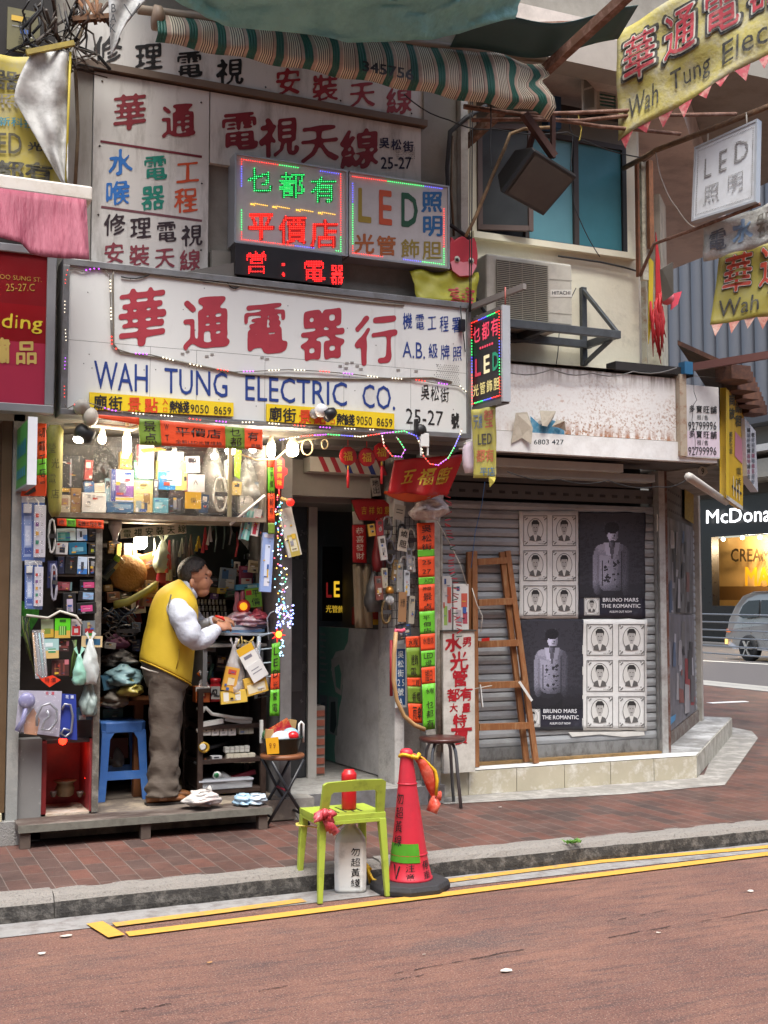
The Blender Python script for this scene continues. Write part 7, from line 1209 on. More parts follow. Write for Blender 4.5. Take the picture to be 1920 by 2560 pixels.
for x,y,lab,tas in((870,1140,'round red lantern medallion with tassel, first from the bulbs',1),(917,1143,'round red lantern medallion without tassel, middle of three',0),(954,1130,'round red lantern medallion with tassel, nearest the red cloth',1)):
 t=thing('lantern_ornament',lab,'ornament',P(x,y+25,-.03),'red lantern ornaments over the passage'); b=B(); p=P(x,y,-.03); b.lathe(p,[(0,.016),(.05,.014),(.066,.006),(.066,-.006),(.05,-.014),(0,-.016)],C('a3141a',.45,.1,20),10,MX); b.build('medallion',t,bevel=.003); b=B(); b.row("福",gold,fY(-.05),(x,y),(0,0),28,r=.01); b.tube([P(x,y-24,-.03),P(x,y-40,-.03)],.003,C('a3141a'),4); b.build('emblem',t)
 if tas:b=B(); b.tube([P(x,y+24,-.03),P(x,y+34,-.03)],.006,gold,6); b.tube([P(x,y+34,-.03),P(x,y+50,-.03),P(x,y+80,-.03)],[.006,.011,.009],C('b0141c',.6),8); b.build('tassel',t)
t=thing('striped_box','white box with red and blue diagonal barber stripes over the passage','barber sign',P(870,1178,.32)); f0=f4(P(776,1141,.32),P(958,1150,.32),P(958,1188,.32),P(776,1177,.32)); b=B(); b.plate([f0(0,0),f0(1,0),f0(1,1),f0(0,1)],(0,.15,0),C('aaa69c',.5,.06)); b.build('box',t); b=B()
for i,h in enumerate(('8f2430','8f2430','2a3a78','8f2430','2a3a78','8f2430')):u=.1+i*.16; b.add([f0(u,0,.002),f0(u+.07,0,.002),f0(u+.16,1,.002),f0(u+.09,1,.002)],[[0,1,2,3]],C(h,.5,.08))
b.build('stripes',t)
b=B(); b.box(2.8,3.5,.50,.6,2.34,2.60,C('8f8a84',.6,.1)); b.box(2.8,3.85,.6,1.4,2.30,2.34,C('6f6b66',.7,.1)); single(b,'shutter_housing','grey roller housing inside the top of the passage','housing')
A=[P(794,1569,2.0),P(969,1574,.83),P(967,1936,.83),P(786,1889,2.0)]; A=[V((3.72-.05*(i in(0,3)),p.y,(1.36 if i<2 else .26)))for i,p in enumerate(A)]; f0=f4(*A); t=thing('door_leaf','pale grey door panel standing open along the passage with torn green poster','door',f0(.5,1)); b=B(); b.plate([f0(0,0),f0(1,0),f0(1,1),f0(0,1)],-f0.n*.04,C('dcdad8',.6,.08,5,dirt='a09c98',da=.5,ds=4)); b.build('panel',t); b=B(); gp=C('5fa08c',.55,.1,5,dirt='7ab0a0',da=.5,ds=6); Q=lambda pts,m_,d_:b.add([f0(u,v,d_)for u,v in pts],[list(range(len(pts)))],m_)
Q([(0,0),(.52,0),(.5,.1),(.44,.16),(.30,.18),(.24,.24),(.22,.32),(.28,.38),(.36,.36),(.42,.42),(.40,.52),(.36,.60),(.34,.72),(.30,.80),(.28,.9),(.30,1),(0,1)],gp,.002); Q([(.22,.24),(.4,.2),(.44,.3),(.40,.5),(.30,.48),(.24,.36)],C('c4c2be',.6,.1),.003); Q([(.28,.30),(.36,.27),(.40,.34),(.38,.46),(.31,.44)],gp,.004); Q([(.02,.52),(.16,.52),(.16,.82),(.02,.82)],C('77878a',.5,.15),.004); Q([(.18,.52),(.34,.52),(.33,.8),(.18,.8)],C('8a9a98',.5,.15),.004); Q([(.22,.56),(.30,.55),(.32,.72),(.28,.79),(.21,.78)],C('1f3a38',.5),.005); Q([(.05,.58),(.12,.57),(.13,.7),(.09,.76),(.04,.7)],C('5a6a70',.5),.005)
for i in range(9):Q([(.03,.05+i*.045),(.03+.1+jit(.05),.05+i*.045),(.13,.066+i*.045),(.03,.066+i*.045)],C('8fa59c',.5),.004)
b.build('torn_poster',t)
f=fY(1.9); t=thing('led_sign','black LED sign with dim yellow characters deep inside the passage','LED sign',P(845,1550,1.9)); b=B(); a,c=P(806,1366,1.9),P(880,1552,1.9); b.box(a.x,c.x,1.9,1.95,c.z,a.z,C('121112',.4)); b.build('panel',t); b=B(); b.tr("L",C('7a1c1c',.5,0,em=.25),f,815,1455,830,1495,r=.04); b.tr("E",C('c9a028',.5,0,em=.5),f,834,1452,850,1494,r=.04); b.tr("D",C('1f6a4a',.5,0,em=.25),f,856,1452,872,1494,r=.04); b.row("光管飾胆",C('b0902a',.5,0,em=.35),f,(822,1522),(868,1524),22,22,.8,r=.02); b.build('lettering',t)
t=thing('red_fan_banner','dark red fan shaped cloth with gold characters above the mesh rack','banner',P(940,1300,.55)); f=fY(.55); b=B(); b.plate([f(x,y)for x,y in((880,1250),(920,1246),(960,1250),(982,1268),(976,1296),(950,1302),(900,1300),(890,1280))],(0,.02,0),C('961a1c',.5,.12)); b.build('cloth',t); b=B(); b.row("吉祥如意",gold,f,(910,1276),(968,1276),24,24,.7,r=.012); b.build('lettering',t)
paperstrip('red paper couplet with pale characters on the passage wall',[(880,1312),(915,1312),(917,1408),(882,1406)],.56,[(1,C('a51a1e',.5,.1))],[(c_,.2,.06+.22*i,.85,.26+.22*i,C('d8c8b8',.5))for i,c_ in enumerate("恭喜發財")],True,'paper_couplet'); paperstrip('faded green and white couplet above the red paper couplet',[(880,1256),(898,1256),(910,1312),(882,1312)],.57,[(.4,C('3f6a40',.6)),(.6,C('a09a90',.6,.1))],[],True,'paper_couplet')
b=B(); b.grid(lambda u,v:P(882+44*u+6*v,1410+160*v,.6+.02*math.sin(u*14)),10,6,C('8f7f66',.7,.12)); single(b,'curtain','beige cloth curtain hanging beside the mesh rack','curtain',solid=.004); bag('red_bag','red carrier bag hanging beside the couplet with white heart','bag',948,1310,1430,36,.5,C('7a2024',.5,.15),dep=.05); bag('plastic_bag','smoky grey bag hanging at middle of the passage wall','plastic bag',934,1430,1530,46,.48,C('4a4744',.4,.15),dep=.06); carton('red_box','red and yellow box top behind the open door panel','box',892,1518,956,1562,.8,.1,'8f2a1c',[(.4,.7,.9,1,'c09a2a')])
t=thing('mesh_rack','black wire mesh rack of hanging bulbs and cables beside the orange strip','rack',P(1000,1570,.4)); b=B()
for i in range(9):x=958+i*11; b.tube([P(x,1290,.4),P(x,1570,.4)],.0025,C('26242a',.4),4)
for i in range(14):y=1295+i*21; b.tube([P(955,y,.4),P(1050,y-2,.4)],.0025,C('26242a',.4),4)
b.build('mesh',t)
random.seed(21)
HP=[('8a8a90','grey'),('2a2a2c','black'),('b4b0a4','cream'),('6a6a72','slate'),('c4c2bc','white'),('4a3a30','brown'),('77603a','tan'),('3a4a5a','navy')]
wh2=[('at the top corner of the mesh rack',968,1320),('near the top middle of the mesh rack',1005,1340),('at the upper edge by the orange strip',1028,1350),('on the second row of the mesh rack',975,1380),('in the middle of the mesh rack',1010,1420),('beside the orange strip at mid height',1032,1440),('on the lower row of the mesh rack',965,1530),('at the lower corner by the orange strip',1030,1520)]
for(h,cn),(wr,x,y)in zip(HP,wh2):hank('cable_coil',cn+' cable coil hanging '+wr,x-11,y-30,x+11,y+30,.36,C(h,.45,.1),5,.0045,group='cable coils on the mesh rack')
carton('price_tag','white price tag with black characters near the mesh rack top','price tag',996,1322,1020,1378,.3,.003,'b5ab9c',[],[("燒",.1,.05,.9,.4,'2a2420'),("胆",.1,.5,.9,.85,'2a2420')],rot=8); carton('price_tag','narrow brown price tag lower on the mesh rack','price tag',996,1480,1016,1555,.3,.003,'8f6a48',[],[("光管",.2,.2,.8,.5,'2a1a10')],rot=2); carton('price_tag','torn white paper notice above the mesh rack','price tag',985,1262,1012,1300,.3,.003,'a9a49a',[(.2,.3,.8,.36,'4a4a4a'),(.2,.5,.8,.56,'4a4a4a')],rot=10); carton('price_tag','folded white notice with characters beside the lantern tassel','price tag',928,1194,950,1240,.4,.003,'8f8a82',[],[("地",.1,.1,.9,.5,'2a2a2a'),("出",.1,.5,.9,.9,'2a2a2a')],rot=-8)
t=thing('light_bulb','gold capped clear bulb hanging low on the mesh rack','light bulb',P(974,1520,.33)); b=B(); b.lathe(P(974,1484,.33),[(.03,0),(.032,.02),(.02,.05),(0,.055)],C('a8742c',.35,.1,metal=.6),14); b.build('cap',t); b=B(); b.ball(P(974,1500,.33),.034,glassy('d8d8d8',.6,.15,'bulb_glass'),12); b.build('glass',t)
bag('plastic_bag','crumpled pinkish silver plastic bag below the red cloth','plastic bag',1072,1235,1300,84,.22,C('a3908a',.35,.15,12,dirt='d0c8bc',da=.6,ds=14,bump=.9,bs=22),dep=.07,tail=False,lump=.7,top=.7)
for i,(h,lab,x,y0,y1)in enumerate((('8f8d86','grey clear tube pack at the mesh rack',1000,1410,1480),('b0b4b8','long white tube pack beside the orange strip',1018,1425,1490),('a39a8a','beige adaptor stack at foot of the mesh rack',1030,1490,1560))):carton('tube_pack',lab,'pack',x-7,y0,x+7,y1,.32,.03,h,[(.2,.1,.8,.2,'5a5a5a')],rot=jit(4))
paperstrip('long vertical orange strip with green patches beside the mesh rack',[(1042,1308),(1086,1306),(1088,1822),(1058,1826)],.26,[(.13,org),(.035,lime),(.10,org),(.035,lime),(.13,org),(.11,lime),(.08,org),(.08,lime),(.08,org),(.22,lime)],[("吳",.2,.01,.85,.05,bkk),("松",.2,.055,.85,.095,bkk),("街",.2,.1,.85,.135,bkk),("25",.2,.18,.8,.205,bkk),("27",.2,.225,.8,.25,bkk),("入口",.3,.27,.85,.295,bkk),("神燈",.2,.31,.8,.33,bkk),("景",.2,.34,.85,.38,bkk),("点",.2,.39,.85,.43,bkk),("平",.2,.45,.7,.475,bkk),("價",.2,.48,.75,.505,bkk),("店",.2,.51,.75,.535,bkk),("水燈店",.15,.555,.9,.59,bkk),("LED",.2,.63,.85,.66,bkk),("燈",.25,.665,.8,.695,bkk),("證日",.25,.71,.8,.77,bkk),("水喉",.25,.80,.9,.83,bkk),("乜",.25,.86,.85,.90,bkk),("都",.25,.905,.85,.945,bkk),("有",.25,.95,.9,.99,bkk)],True)
paperstrip('short orange and green strip left of the long orange strip',[(1014,1592),(1050,1590),(1056,1808),(1022,1806)],.30,[(.13,org),(.35,grn),(.1,org),(.2,grn),(.22,org)],[("水喉",.15,.02,.85,.12,bkk),("燈飾",.3,.2,.8,.34,bkk),("電",.25,.36,.7,.46,bkk),("工程",.3,.5,.85,.58,bkk),("香燭",.3,.64,.9,.76,bkk),("雨傘",.3,.8,.95,.97,bkk)],True)
t=thing('street_number_plate','white and blue street number plate under the mesh rack','street sign',P(1003,1768,.40)); f=fY(.40); b=B(); a,c=P(988,1610,.40),P(1017,1768,.40); b.box(a.x,c.x,.40,.42,c.z,a.z,C('c9cbc9',.5,.06)); b.build('plate',t); b=B(); rect(b,f,992,1622,1013,1762,C('2a5080',.5,.08),.002)
for i,(s_,h_)in enumerate((("吳",22),("松",22),("街",22),("25",20),("號",22),("A",20))):b.row(s_,C('dcdedc',.5),f,(1002 if len(s_)==1 else 997,1636+i*23.5),(1008,1636+i*23.5),h_,h_,.8,r=.02,d=.004)
b.build('lettering',t)
b=B(); b.tube([P(x,y,.18)for x,y in((990,1580),(985,1640),(984,1700),(992,1750),(1010,1790),(1035,1812),(1062,1824))],.016,C('b08a5c',.5,.1),8); single(b,'hose','tan rubber hose curving down to the round brown stool','hose'); b=B(); b.tube([P(x,y,.2)for x,y in((988,1592),(990,1575),(1002,1578),(1012,1574))],.014,C('d0506a',.5),7); single(b,'pink_ribbon','pink plastic tie at the top of the tan hose','tie'); b=B(); b.tube([P(978,1600,.42),P(978,1740,.42)],.012,C('a83038',.6),6); single(b,'red_rod','thin red rod beside the street number plate','rod')
b=B()
for x,w in((1093,.02),(1102,.014)):b.tube([P(x,1320,.5),P(x+4,1880,.44)],w,C('8a7f70',.6,.15,12,dirt='c9c2b4',da=.5,ds=9),8)
single(b,'wall_pipes','two grey brown pipes behind the orange strip','pipes')
t=thing('lettered_board','tall white board with hand painted red characters beside the ladder','sign',P(1148,1922,.44)); f=fY(.42); b=B(); a,c=P(1108,1579,.42),P(1188,1922,.42); b.box(a.x,c.x,.42,.455,.31,a.z,C('cfcac0',.5,.06,5,dirt='8f887c',da=.5,ds=6)); b.box(a.x-.01,c.x+.01,.41,.46,a.z,a.z+.012,C('4a4640',.6)); b.build('panel',t); b=B(); rp=C('a81a24',.5,.1,15)
for s_,x,y,h in(("水",1133,1607,52),("男",1168,1604,30),("光",1148,1652,56),("管",1150,1695,50),("都",1134,1737,40),("有",1166,1735,40),("大",1134,1769,26),("量",1166,1769,28),("特",1150,1802,42),("價",1152,1842,44)):b.row(s_,rp,f,(x,y),(0,0),h,h,.95,r=.028,brush=.7)
lineq(b,f,(1128,1825),(1180,1822),8,rp,.004); b.build('lettering',t)
for i,(x,h,lab)in enumerate(((1118,'c9c6c0','white fluorescent tube carton, left of the pair above the white board'),(1160,'d0cec8','white fluorescent tube carton, right of the pair above the white board'))):carton('tube_carton',lab,'box',x-12-i*14,1440+i*20,x+12,1577,.45,.08,h,[(.2,.05,.4,.15,'2a4a80'),(.5,.2,.9,.5,'c05a4a'),(.15,.55,.5,.9,'8fae5a' if i==0 else 'b0a4a8'),(.6,.6,.9,.85,'a84a58')])
b=B()
for k in range(44):y=1236+k*8.2; x=1116+30*(k/44)+4*math.sin(k*.5); p=P(x,y,.36); b.beam(p+V((-.02,0,jit(.012))),p+V((.025,0,jit(.02))),.007,.007,C(random.choice(('a0181c','8a2a2a','2f4a3a','b03040')),.6))
single(b,'firecracker_string','string of red paper firecrackers hanging to the white board','firecrackers'); b=B(); b.tube([P(1212,1205,.4),P(1205,1260,.55),P(1188,1330,.6),P(1178,1420,.6)],.003,C('4a78b0',.6),4); single(b,'blue_cord','thin blue cord hanging from the yellow banner by the shutter','cord'); b=B(); b.tube([P(x,y,.38)for x,y in((1092,1300),(1125,1360),(1150,1410),(1168,1465))],.004,offw,4); b.tube([P(x,y,.38)for x,y in((1180,1470),(1192,1510),(1206,1540),(1202,1580))],.004,offw,4); single(b,'white_string','white string slanting down to the tube cartons','string')
b=B(); b.grid(lambda u,v:P(1078+30*u,1600+250*v,.5+.01*math.sin(v*9)),3,8,C('9a948a',.7,.2,9,dirt='5f5a54',da=.7,ds=9)); single(b,'cloth_strip','dirty grey cloth strip behind the orange strip at column','cloth',solid=.01)
random.seed(33)
MORE=[('8f6a3c','ochre',272,1352,286,1384,.8,'top left corner of the shop beside the lamp shade'),('77503a','chestnut brown',268,1480,300,1506,.72,'under the round hat at the left post'),('b08850','light tan',392,1400,416,1440,.82,'between round hat and hanging tools'),('3a4438','dark moss',300,1478,330,1500,.8,'below the round hat'),('5f6a74','slate grey',330,1556,352,1580,.6,'on the cables next to the vest'),('a9a49a','off white',262,1606,290,1622,.6,'on the mauve bundle'),('2c3a52','night blue',330,1600,350,1628,.7,'against the vest hem'),('8a2f34','brick red',344,1500,362,1522,.7,'behind the vest collar'),('c0a060','sand',262,1462,282,1478,.6,'beside the torch at the left post'),('4a7f9a','sky blue',560,1400,584,1418,.86,'above the clear part pack'),('c9c4b8','ivory',586,1404,600,1440,.84,'left of the maroon pack'),('9a3a48','raspberry',640,1462,656,1488,.66,'at the right jamb over the counter'),('d0b43a','lemon',548,1470,566,1484,.7,'under the clear part pack'),('2a5a44','bottle green',566,1478,588,1492,.68,'beside the blue clear pack'),('6a4a7a','violet',530,1484,546,1498,.72,'over the bottle rows'),('b9683a','terracotta',640,1500,656,1530,.56,'right of the green price card'),('8f9aa4','silver grey',560,1384,612,1396,.9,'flat on the upper counter shelf'),('4f5458','graphite',618,1382,655,1398,.9,'on the upper counter shelf at the jamb'),('c05a6a','rose',626,1536,646,1552,.46,'in front of the red pink bag'),('e0d8cc','eggshell',560,1556,590,1568,.44,'by the man\'s fingertips'),('3f7a8f','teal blue',516,1680,534,1700,.6,'inside the counter behind the canister'),('77807a','grey green',498,1640,530,1670,.62,'inside the counter by the vest'),('26262c','jet black',540,1640,570,1680,.62,'inside the counter middle'),('a8b0b8','pearl grey',500,1606,540,1630,.62,'upper inside of the counter')]
for h,cn,x0,y0,x1,y1,yy,wr in MORE:carton('stock_box',cn+' pack '+wr,'box',x0,y0,x1,y1,yy,.06,h,[(.12,.15,.6,.45,'cfc8b8' if random.random()<.5 else '4a4440'),(.15,.6,.85,.72,'8a8478')],rot=jit(9),dirt='5a4a3a')
for i,(x,y0,y1,h,cn)in enumerate(((560,1300,1372,'3a4a44','dark green'),(576,1302,1362,'77787c','steel grey'),(592,1330,1392,'a03038','red'),(540,1310,1380,'1f2a24','blackish green'),(386,1345,1390,'b8b4a8','pale'),(406,1340,1378,'6a6258','brown grey'))):b=B(); b.tube([P(x,y0,.7),P(x+2,(y0+y1)/2,.68),P(x-3,y1,.68)],[.006,.016,.012],C(h,.5,.12),7,sq=.5); single(b,'hanging_bag',cn+' narrow pouch hanging in the row behind the display case edge','pouch')
for(h,cn,x,y0,y1,w,kind)in(('c9c6c0','white',958,1340,1400,16,'flat switch'),('8a8d92','grey',1024,1370,1425,14,'clear tube'),('6a3a30','maroon',948,1440,1500,18,'carded fuse'),('2f3a44','dark blue',1016,1560,1590,22,'taped lead'),('b0a890','beige',962,1420,1470,14,'plug'),('d0ccc4','bright white',1030,1390,1430,16,'lamp'),('77603a','brown',988,1400,1450,12,'wooden tag'),('3a3030','blackish',1004,1560,1600,20,'adaptor'),('a03a40','crimson',950,1300,1338,16,'paper charm'),('c8a040','golden',930,1310,1340,16,'paper charm')):carton('hanging_pack',cn+' '+kind+' pack hung on the black mesh rack','pack',x-w/2,y0,x+w/2,y1,.33+jit(.02),.02,h,[(.2,.1,.8,.3,'55504a'),(.3,.5,.8,.7,'a9a49a')],rot=jit(12))
# ======= the man
random.seed(5)
YT=.33
def C3(px,py,Y):return P(px,py,Y)
def ring(px,py,Y,rx,ry,tilt=0.,n=20,wob=0.,yaw=0.):
 c_=P(px,py,Y); t_=R(tilt); ax=V((math.cos(t_),0,math.sin(t_))); ay=V((0,1,0)); o=[]
 for k in range(n):
  q=2*math.pi*k/n; s_=1+wob*N3(math.cos(q)*2.2,math.sin(q)*2.2,py*.02)
  o.append(c_+ax*(math.cos(q)*rx*s_)+ay*(math.sin(q)*ry*s_))
 return o
def remesh(o,vox,sm=6):
 m_=o.modifiers.new('remesh','REMESH'); m_.mode='VOXEL'; m_.voxel_size=vox; m_.use_smooth_shade=True
 s_=o.modifiers.new('smooth','SMOOTH'); s_.factor=.5; s_.iterations=sm
man=thing('person','man in yellow vest, white shirt and grey brown trousers leaning over the counter','person',P(410,2006,YT))
skin=C('a8765a',.5,.06,18,bump=.1,bs=80)
b=B()
b.ball(C3(486,1433,YT),1,skin,18,sx=.098,sy=.078,sz=.094); b.ball(C3(503,1455,YT),1,skin,16,sx=.066,sy=.064,sz=.080); b.ball(C3(505,1479,YT),1,skin,14,sx=.050,sy=.046,sz=.036); b.ball(C3(516,1434,YT),1,skin,12,sx=.038,sy=.058,sz=.030)
b.tube([C3(518,1443,YT),C3(526,1454,YT),C3(527,1460,YT)],[.010,.016,.018],skin,8); b.ball(C3(522,1462,YT),.015,skin,8,sy=1.5); b.ball(C3(518,1473,YT),.016,skin,8,sy=1.7,sz=.7); b.ball(C3(505,1464,YT-.040),.022,skin,8)
b.ball(C3(480,1457,YT-.080),1,skin,12,sx=.019,sy=.010,sz=.033); b.ball(C3(479,1459,YT-.088),1,skin,8,sx=.010,sy=.008,sz=.022)
b.tube([C3(462,1478,YT),C3(472,1464,YT),C3(488,1452,YT)],[.066,.058,.056],skin,14)
b.loft([ring(415,1685,YT,.15,.16,-25),ring(422,1600,YT,.14,.16,-16),ring(433,1535,YT,.13,.165,-15),ring(446,1492,YT,.10,.15,-22),ring(464,1468,YT,.06,.07,-30)],skin)
for y_,dx in((YT-.075,0),(YT+.09,8)):b.loft([ring(413+dx,1690,y_,.09,.085),ring(410+dx,1780,y_,.085,.08),ring(406+dx,1880,y_,.06,.06),ring(405+dx,1985,y_,.045,.045),ring(406+dx,2000,y_,.05,.05)],skin)
RA=[(444,1512,YT-.13,.045),(458,1545,YT-.24,.05),(480,1596,YT-.26,.045),(512,1590,YT-.20,.038),(535,1577,YT-.15,.029),(546,1567,YT-.13,.030)]
LA=[(462,1500,YT+.19,.05),(485,1545,YT+.2,.045),(505,1572,YT+.15,.04),(530,1556,YT+.05,.03),(546,1548,YT+.0,.029)]
for A in(RA,LA):b.tube([C3(*a[:3])for a in A],[a[3]for a in A],skin,12)
def hand(c_,fw,up,side,s_=1.):
 fw,up,side=fw.normalized(),up.normalized(),side.normalized(); M=Matrix((fw,side,up)).transposed()
 b.ball(c_+fw*.035*s_,1,skin,12,sx=.048*s_,sy=.042*s_,sz=.018*s_,M=M)
 for i,(l_,o_)in enumerate(((.066,-.030),(.075,-.011),(.070,.009),(.056,.027))):
  p0=c_+fw*.062*s_+side*o_*s_; p1=p0+(fw*.55-up*.22)*l_*s_; p2=p1+(fw*.18-up*(.42+.05*i))*l_*s_
  b.tube([p0-fw*.02,p0,p1,p2],[.0095,.0095,.0085,.0068],skin,8)
 b.tube([c_+fw*.01-side*.03,c_+fw*.035-side*.05-up*.015,c_+fw*.068-side*.045-up*.03],[.013,.011,.008],skin,8)
hr=C3(546,1567,YT-.13); hand(hr,V((.86,.25,.12)),V((.1,-.75,.65)),V((.2,-.6,-.75)))
hl=C3(548,1548,YT+.0); hand(hl,V((.9,-.25,-.05)),V((.1,-.3,.95)),V((.25,.9,.3)),.95)
o=b.build('body',man); remesh(o,.0055,4)
b=B(); hc=C('2b2522',.6,.3,60,bump=.9,bs=140); c_=C3(484,1430,YT); kx,ky,kz=.105,.086,.100
vs=[]; fs=[]; nu,nv=26,16
for j in range(nv+1):
 for i in range(nu):
  a_=math.pi*j/nv; q=2*math.pi*i/nu; rr=1+.02*N3(i*.9,j*.9,4)
  vs.append(c_+V((kx*math.sin(a_)*math.cos(q)*rr,ky*math.sin(a_)*math.sin(q)*rr,kz*math.cos(a_)*rr)))
for j in range(nv):
 for i in range(nu):
  q4=[j*nu+i,(j+1)*nu+i,(j+1)*nu+(i+1)%nu,j*nu+(i+1)%nu]; m_=sum((vs[k]for k in q4),V())/4-c_; lx,lz,ly=m_.x/kx,m_.z/kz,abs(m_.y/ky)
  lim=-.72 if lx<-.35 else(-.08 if lx<.12 else(.12+.1*lx if lx<.42 and ly>.5 else .50+.35*(lx-.3)))
  if lz>lim:fs.append(q4)
b.add(vs,fs,hc,True); b.build('hair',man,solid=.010)
b=B(); b.ball(C3(515,1445,YT-.052),.009,C('1c1412',.3,0),8,sz=.6); b.build('eye',man); b=B(); b.ball(C3(517,1445,YT+.052),.009,C('1c1412',.3,0),8,sz=.6); b.build('eye',man)
b=B(); b.tube([C3(509,1437,YT-.062),C3(515,1435,YT-.058),C3(521,1438,YT-.048)],[.0018,.003,.0018],hc,6); b.build('eyebrow',man)
b=B(); b.tube([C3(512,1475,YT-.038),C3(518,1474,YT-.026),C3(521,1474,YT)],[.002,.003,.003],C('6a3a30',.5),5); b.build('mouth',man)
vest=C('c8a828',.75,.06,6,bump=.5,bs=9)
def fold(rs,amp,fz=9.,fa=3.):
 return[[p+V((amp*math.sin(fa*k+i*1.3+N3(k*.5,i*.7,2)*4),0,amp*.6*N3(k*.7,i,5)))for k,p in enumerate(r)]for i,r in enumerate(rs)]
b=B(); VR=[(414,1680,.186,.19,-27),(416,1660,.182,.19,-24),(419,1632,.176,.19,-20),(423,1605,.170,.192,-17),(428,1578,.165,.195,-15),(431,1550,.162,.204,-15),(437,1522,.150,.206,-17),(442,1507,.146,.203,-24),(448,1495,.130,.188,-31),(455,1487,.114,.158,-39),(461,1482,.100,.118,-46),(465,1479,.093,.092,-50),(468,1475,.090,.084,-52)]
b.loft(fold([ring(x,y,YT,rx,ry,tl,32)for x,y,rx,ry,tl in VR],.007),vest,caps=False); o=b.build('vest',man,solid=.012); s_=o.modifiers.new('sub','SUBSURF'); s_.levels=s_.render_levels=1
b=B(); hem=ring(414,1682,YT,.188,.192,-27,32); b.tube(hem+[hem[0]],.006,C('b08d10',.75),6); arm_=[C3(x,y,YT-.2-.012*(x>440))for x,y in((428,1486),(421,1515),(424,1550),(438,1578),(452,1588),(466,1580))]; b.tube(arm_,.0055,C('5f5a3a',.7),6); b.build('vest_trim',man)
b=B(); b.tube([C3(x,y,YT-.205)for x,y in((448,1622),(446,1650),(441,1672))],.004,C('8f7410',.8),5); b.build('pocket',man)
shirt=C('b9bcc6',.65,.05,8,bump=.7,bs=9,bd=.035)
b=B(); SL=[(436,1512,YT-.10,.062),(445,1523,YT-.185,.074),(455,1540,YT-.235,.083),(466,1566,YT-.255,.082),(478,1589,YT-.262,.078),(492,1600,YT-.255,.070),(508,1598,YT-.23,.064),(522,1589,YT-.19,.056),(531,1581,YT-.165,.048),(537,1577,YT-.155,.042)]
def sleeve(b,A,k=3.):
 pts=[C3(*a[:3])for a in A]; bb=B(); n=18; dense=[]; rad=[]
 for i in range(len(pts)-1):
  for s_ in range(4):t_=s_/4; dense.append(pts[i]*(1-t_)+pts[i+1]*t_); rad.append(A[i][3]*(1-t_)+A[i+1][3]*t_)
 dense.append(pts[-1]); rad.append(A[-1][3]); bb.tube(dense,rad,shirt,n)
 for i in range(len(dense)):
  for q in range(n):
   j=i*n+q; p=V(bb.v[j]); dd=(p-dense[i]); bb.v[j]=tuple(dense[i]+dd*(1+.035*math.sin(i*1.15+2.6*math.sin(q*.7)+3*N3(i*.2,q*.3,k))+.13*N3(q*.5,i*.3,k)))
 b.add(bb.v,bb.f,shirt,True)
sleeve(b,SL); o=b.build('sleeve',man)
b=B(); sleeve(b,[(462,1500,YT+.19,.06),(485,1545,YT+.2,.06),(505,1568,YT+.15,.055),(522,1560,YT+.07,.045),(532,1555,YT+.04,.04)],7.); b.build('sleeve',man)
b=B(); b.loft([ring(468,1480,YT,.084,.082,-52,18),ring(472,1473,YT,.080,.076,-52,18),ring(475,1470,YT,.076,.074,-52,18)],shirt,caps=False); b.build('collar',man,solid=.005)
for nm,A in(('cuff',(C3(533,1580,YT-.165),C3(541,1573,YT-.145))),('cuff',(C3(529,1556,YT+.045),C3(536,1553,YT+.03)))):b=B(); b.tube(A,.041,shirt,14); b.build(nm,man)
tro=C('5a4f45',.8,.08,10,bump=.5,bs=5,bd=.035,stretch=(1,1,1.6))
b=B()
def leg(y_,dx,k):
 L_=[(416,1672,.100,.095,0),(416,1700,.112,.098,0),(414,1745,.112,.098,0),(412,1790,.102,.092,0),(411,1835,.096,.088,0),(410,1875,.092,.085,0),(408,1915,.092,.085,0),(406,1945,.096,.088,0),(404,1968,.107,.094,0),(404,1984,.104,.094,0),(404,1993,.100,.095,0)]
 rs=[]
 for i in range(len(L_)-1):
  for s_ in range(3):t_=s_/3; q=[L_[i][z]*(1-t_)+L_[i+1][z]*t_ for z in range(4)]; rs.append(ring(q[0]+dx,q[1],y_,q[2],q[3],0,22,.05))
 rs=[[p+V((.013*math.sin(i*1.25+2.2*math.sin(j*.57+k))*(1 if i>14 else .6),0,0))for j,p in enumerate(r)]for i,r in enumerate(rs)]
 b.loft(rs,tro)
leg(YT-.075,0,0.); leg(YT+.09,6,2.)
b.loft([ring(414,1722,YT,.12,.17,-5),ring(415,1700,YT,.155,.185,-14),ring(415,1675,YT,.175,.19,-22),ring(416,1655,YT,.17,.185,-24)],tro); o=b.build('trousers',man); remesh(o,.008,2)
b=B(); b.tube([C3(x,y,YT-.19)for x,y in((352,1668),(372,1676),(395,1682))],.006,C('a09a90',.6),6); b.build('belt_tag',man)
shoe=C('7d4f2c',.5,.1,12); sole=C('2c241e',.7)
for y_,dx in((YT-.075,0),(YT+.09,14)):
 x0=P(366+dx,2008,y_).x; zf=.263; b=B(); rs=[]
 for t_,w,h in((0,.030,.05),(.04,.040,.07),(.25,.042,.072),(.45,.045,.062),(.65,.05,.05),(.85,.047,.042),(.97,.03,.03),(1,.01,.02)):rs.append([V((x0+.27*t_,y_+w*math.cos(q),zf+.012+max(0,h*(.5+.5*math.sin(q)))))for q in[2*math.pi*k/14 for k in range(14)]])
 b.loft(rs,shoe); so=b.build('shoe',man); b=B(); b.plate([V((x0-.005+.285*u,y_+s_*w,zf))for u,w,s_ in((0,.035,-1),(.5,.048,-1),(.85,.048,-1),(1,.02,-1),(1,.02,1),(.85,.048,1),(.5,.048,1),(0,.035,1))],(0,0,.014),sole); b.build('sole',so)
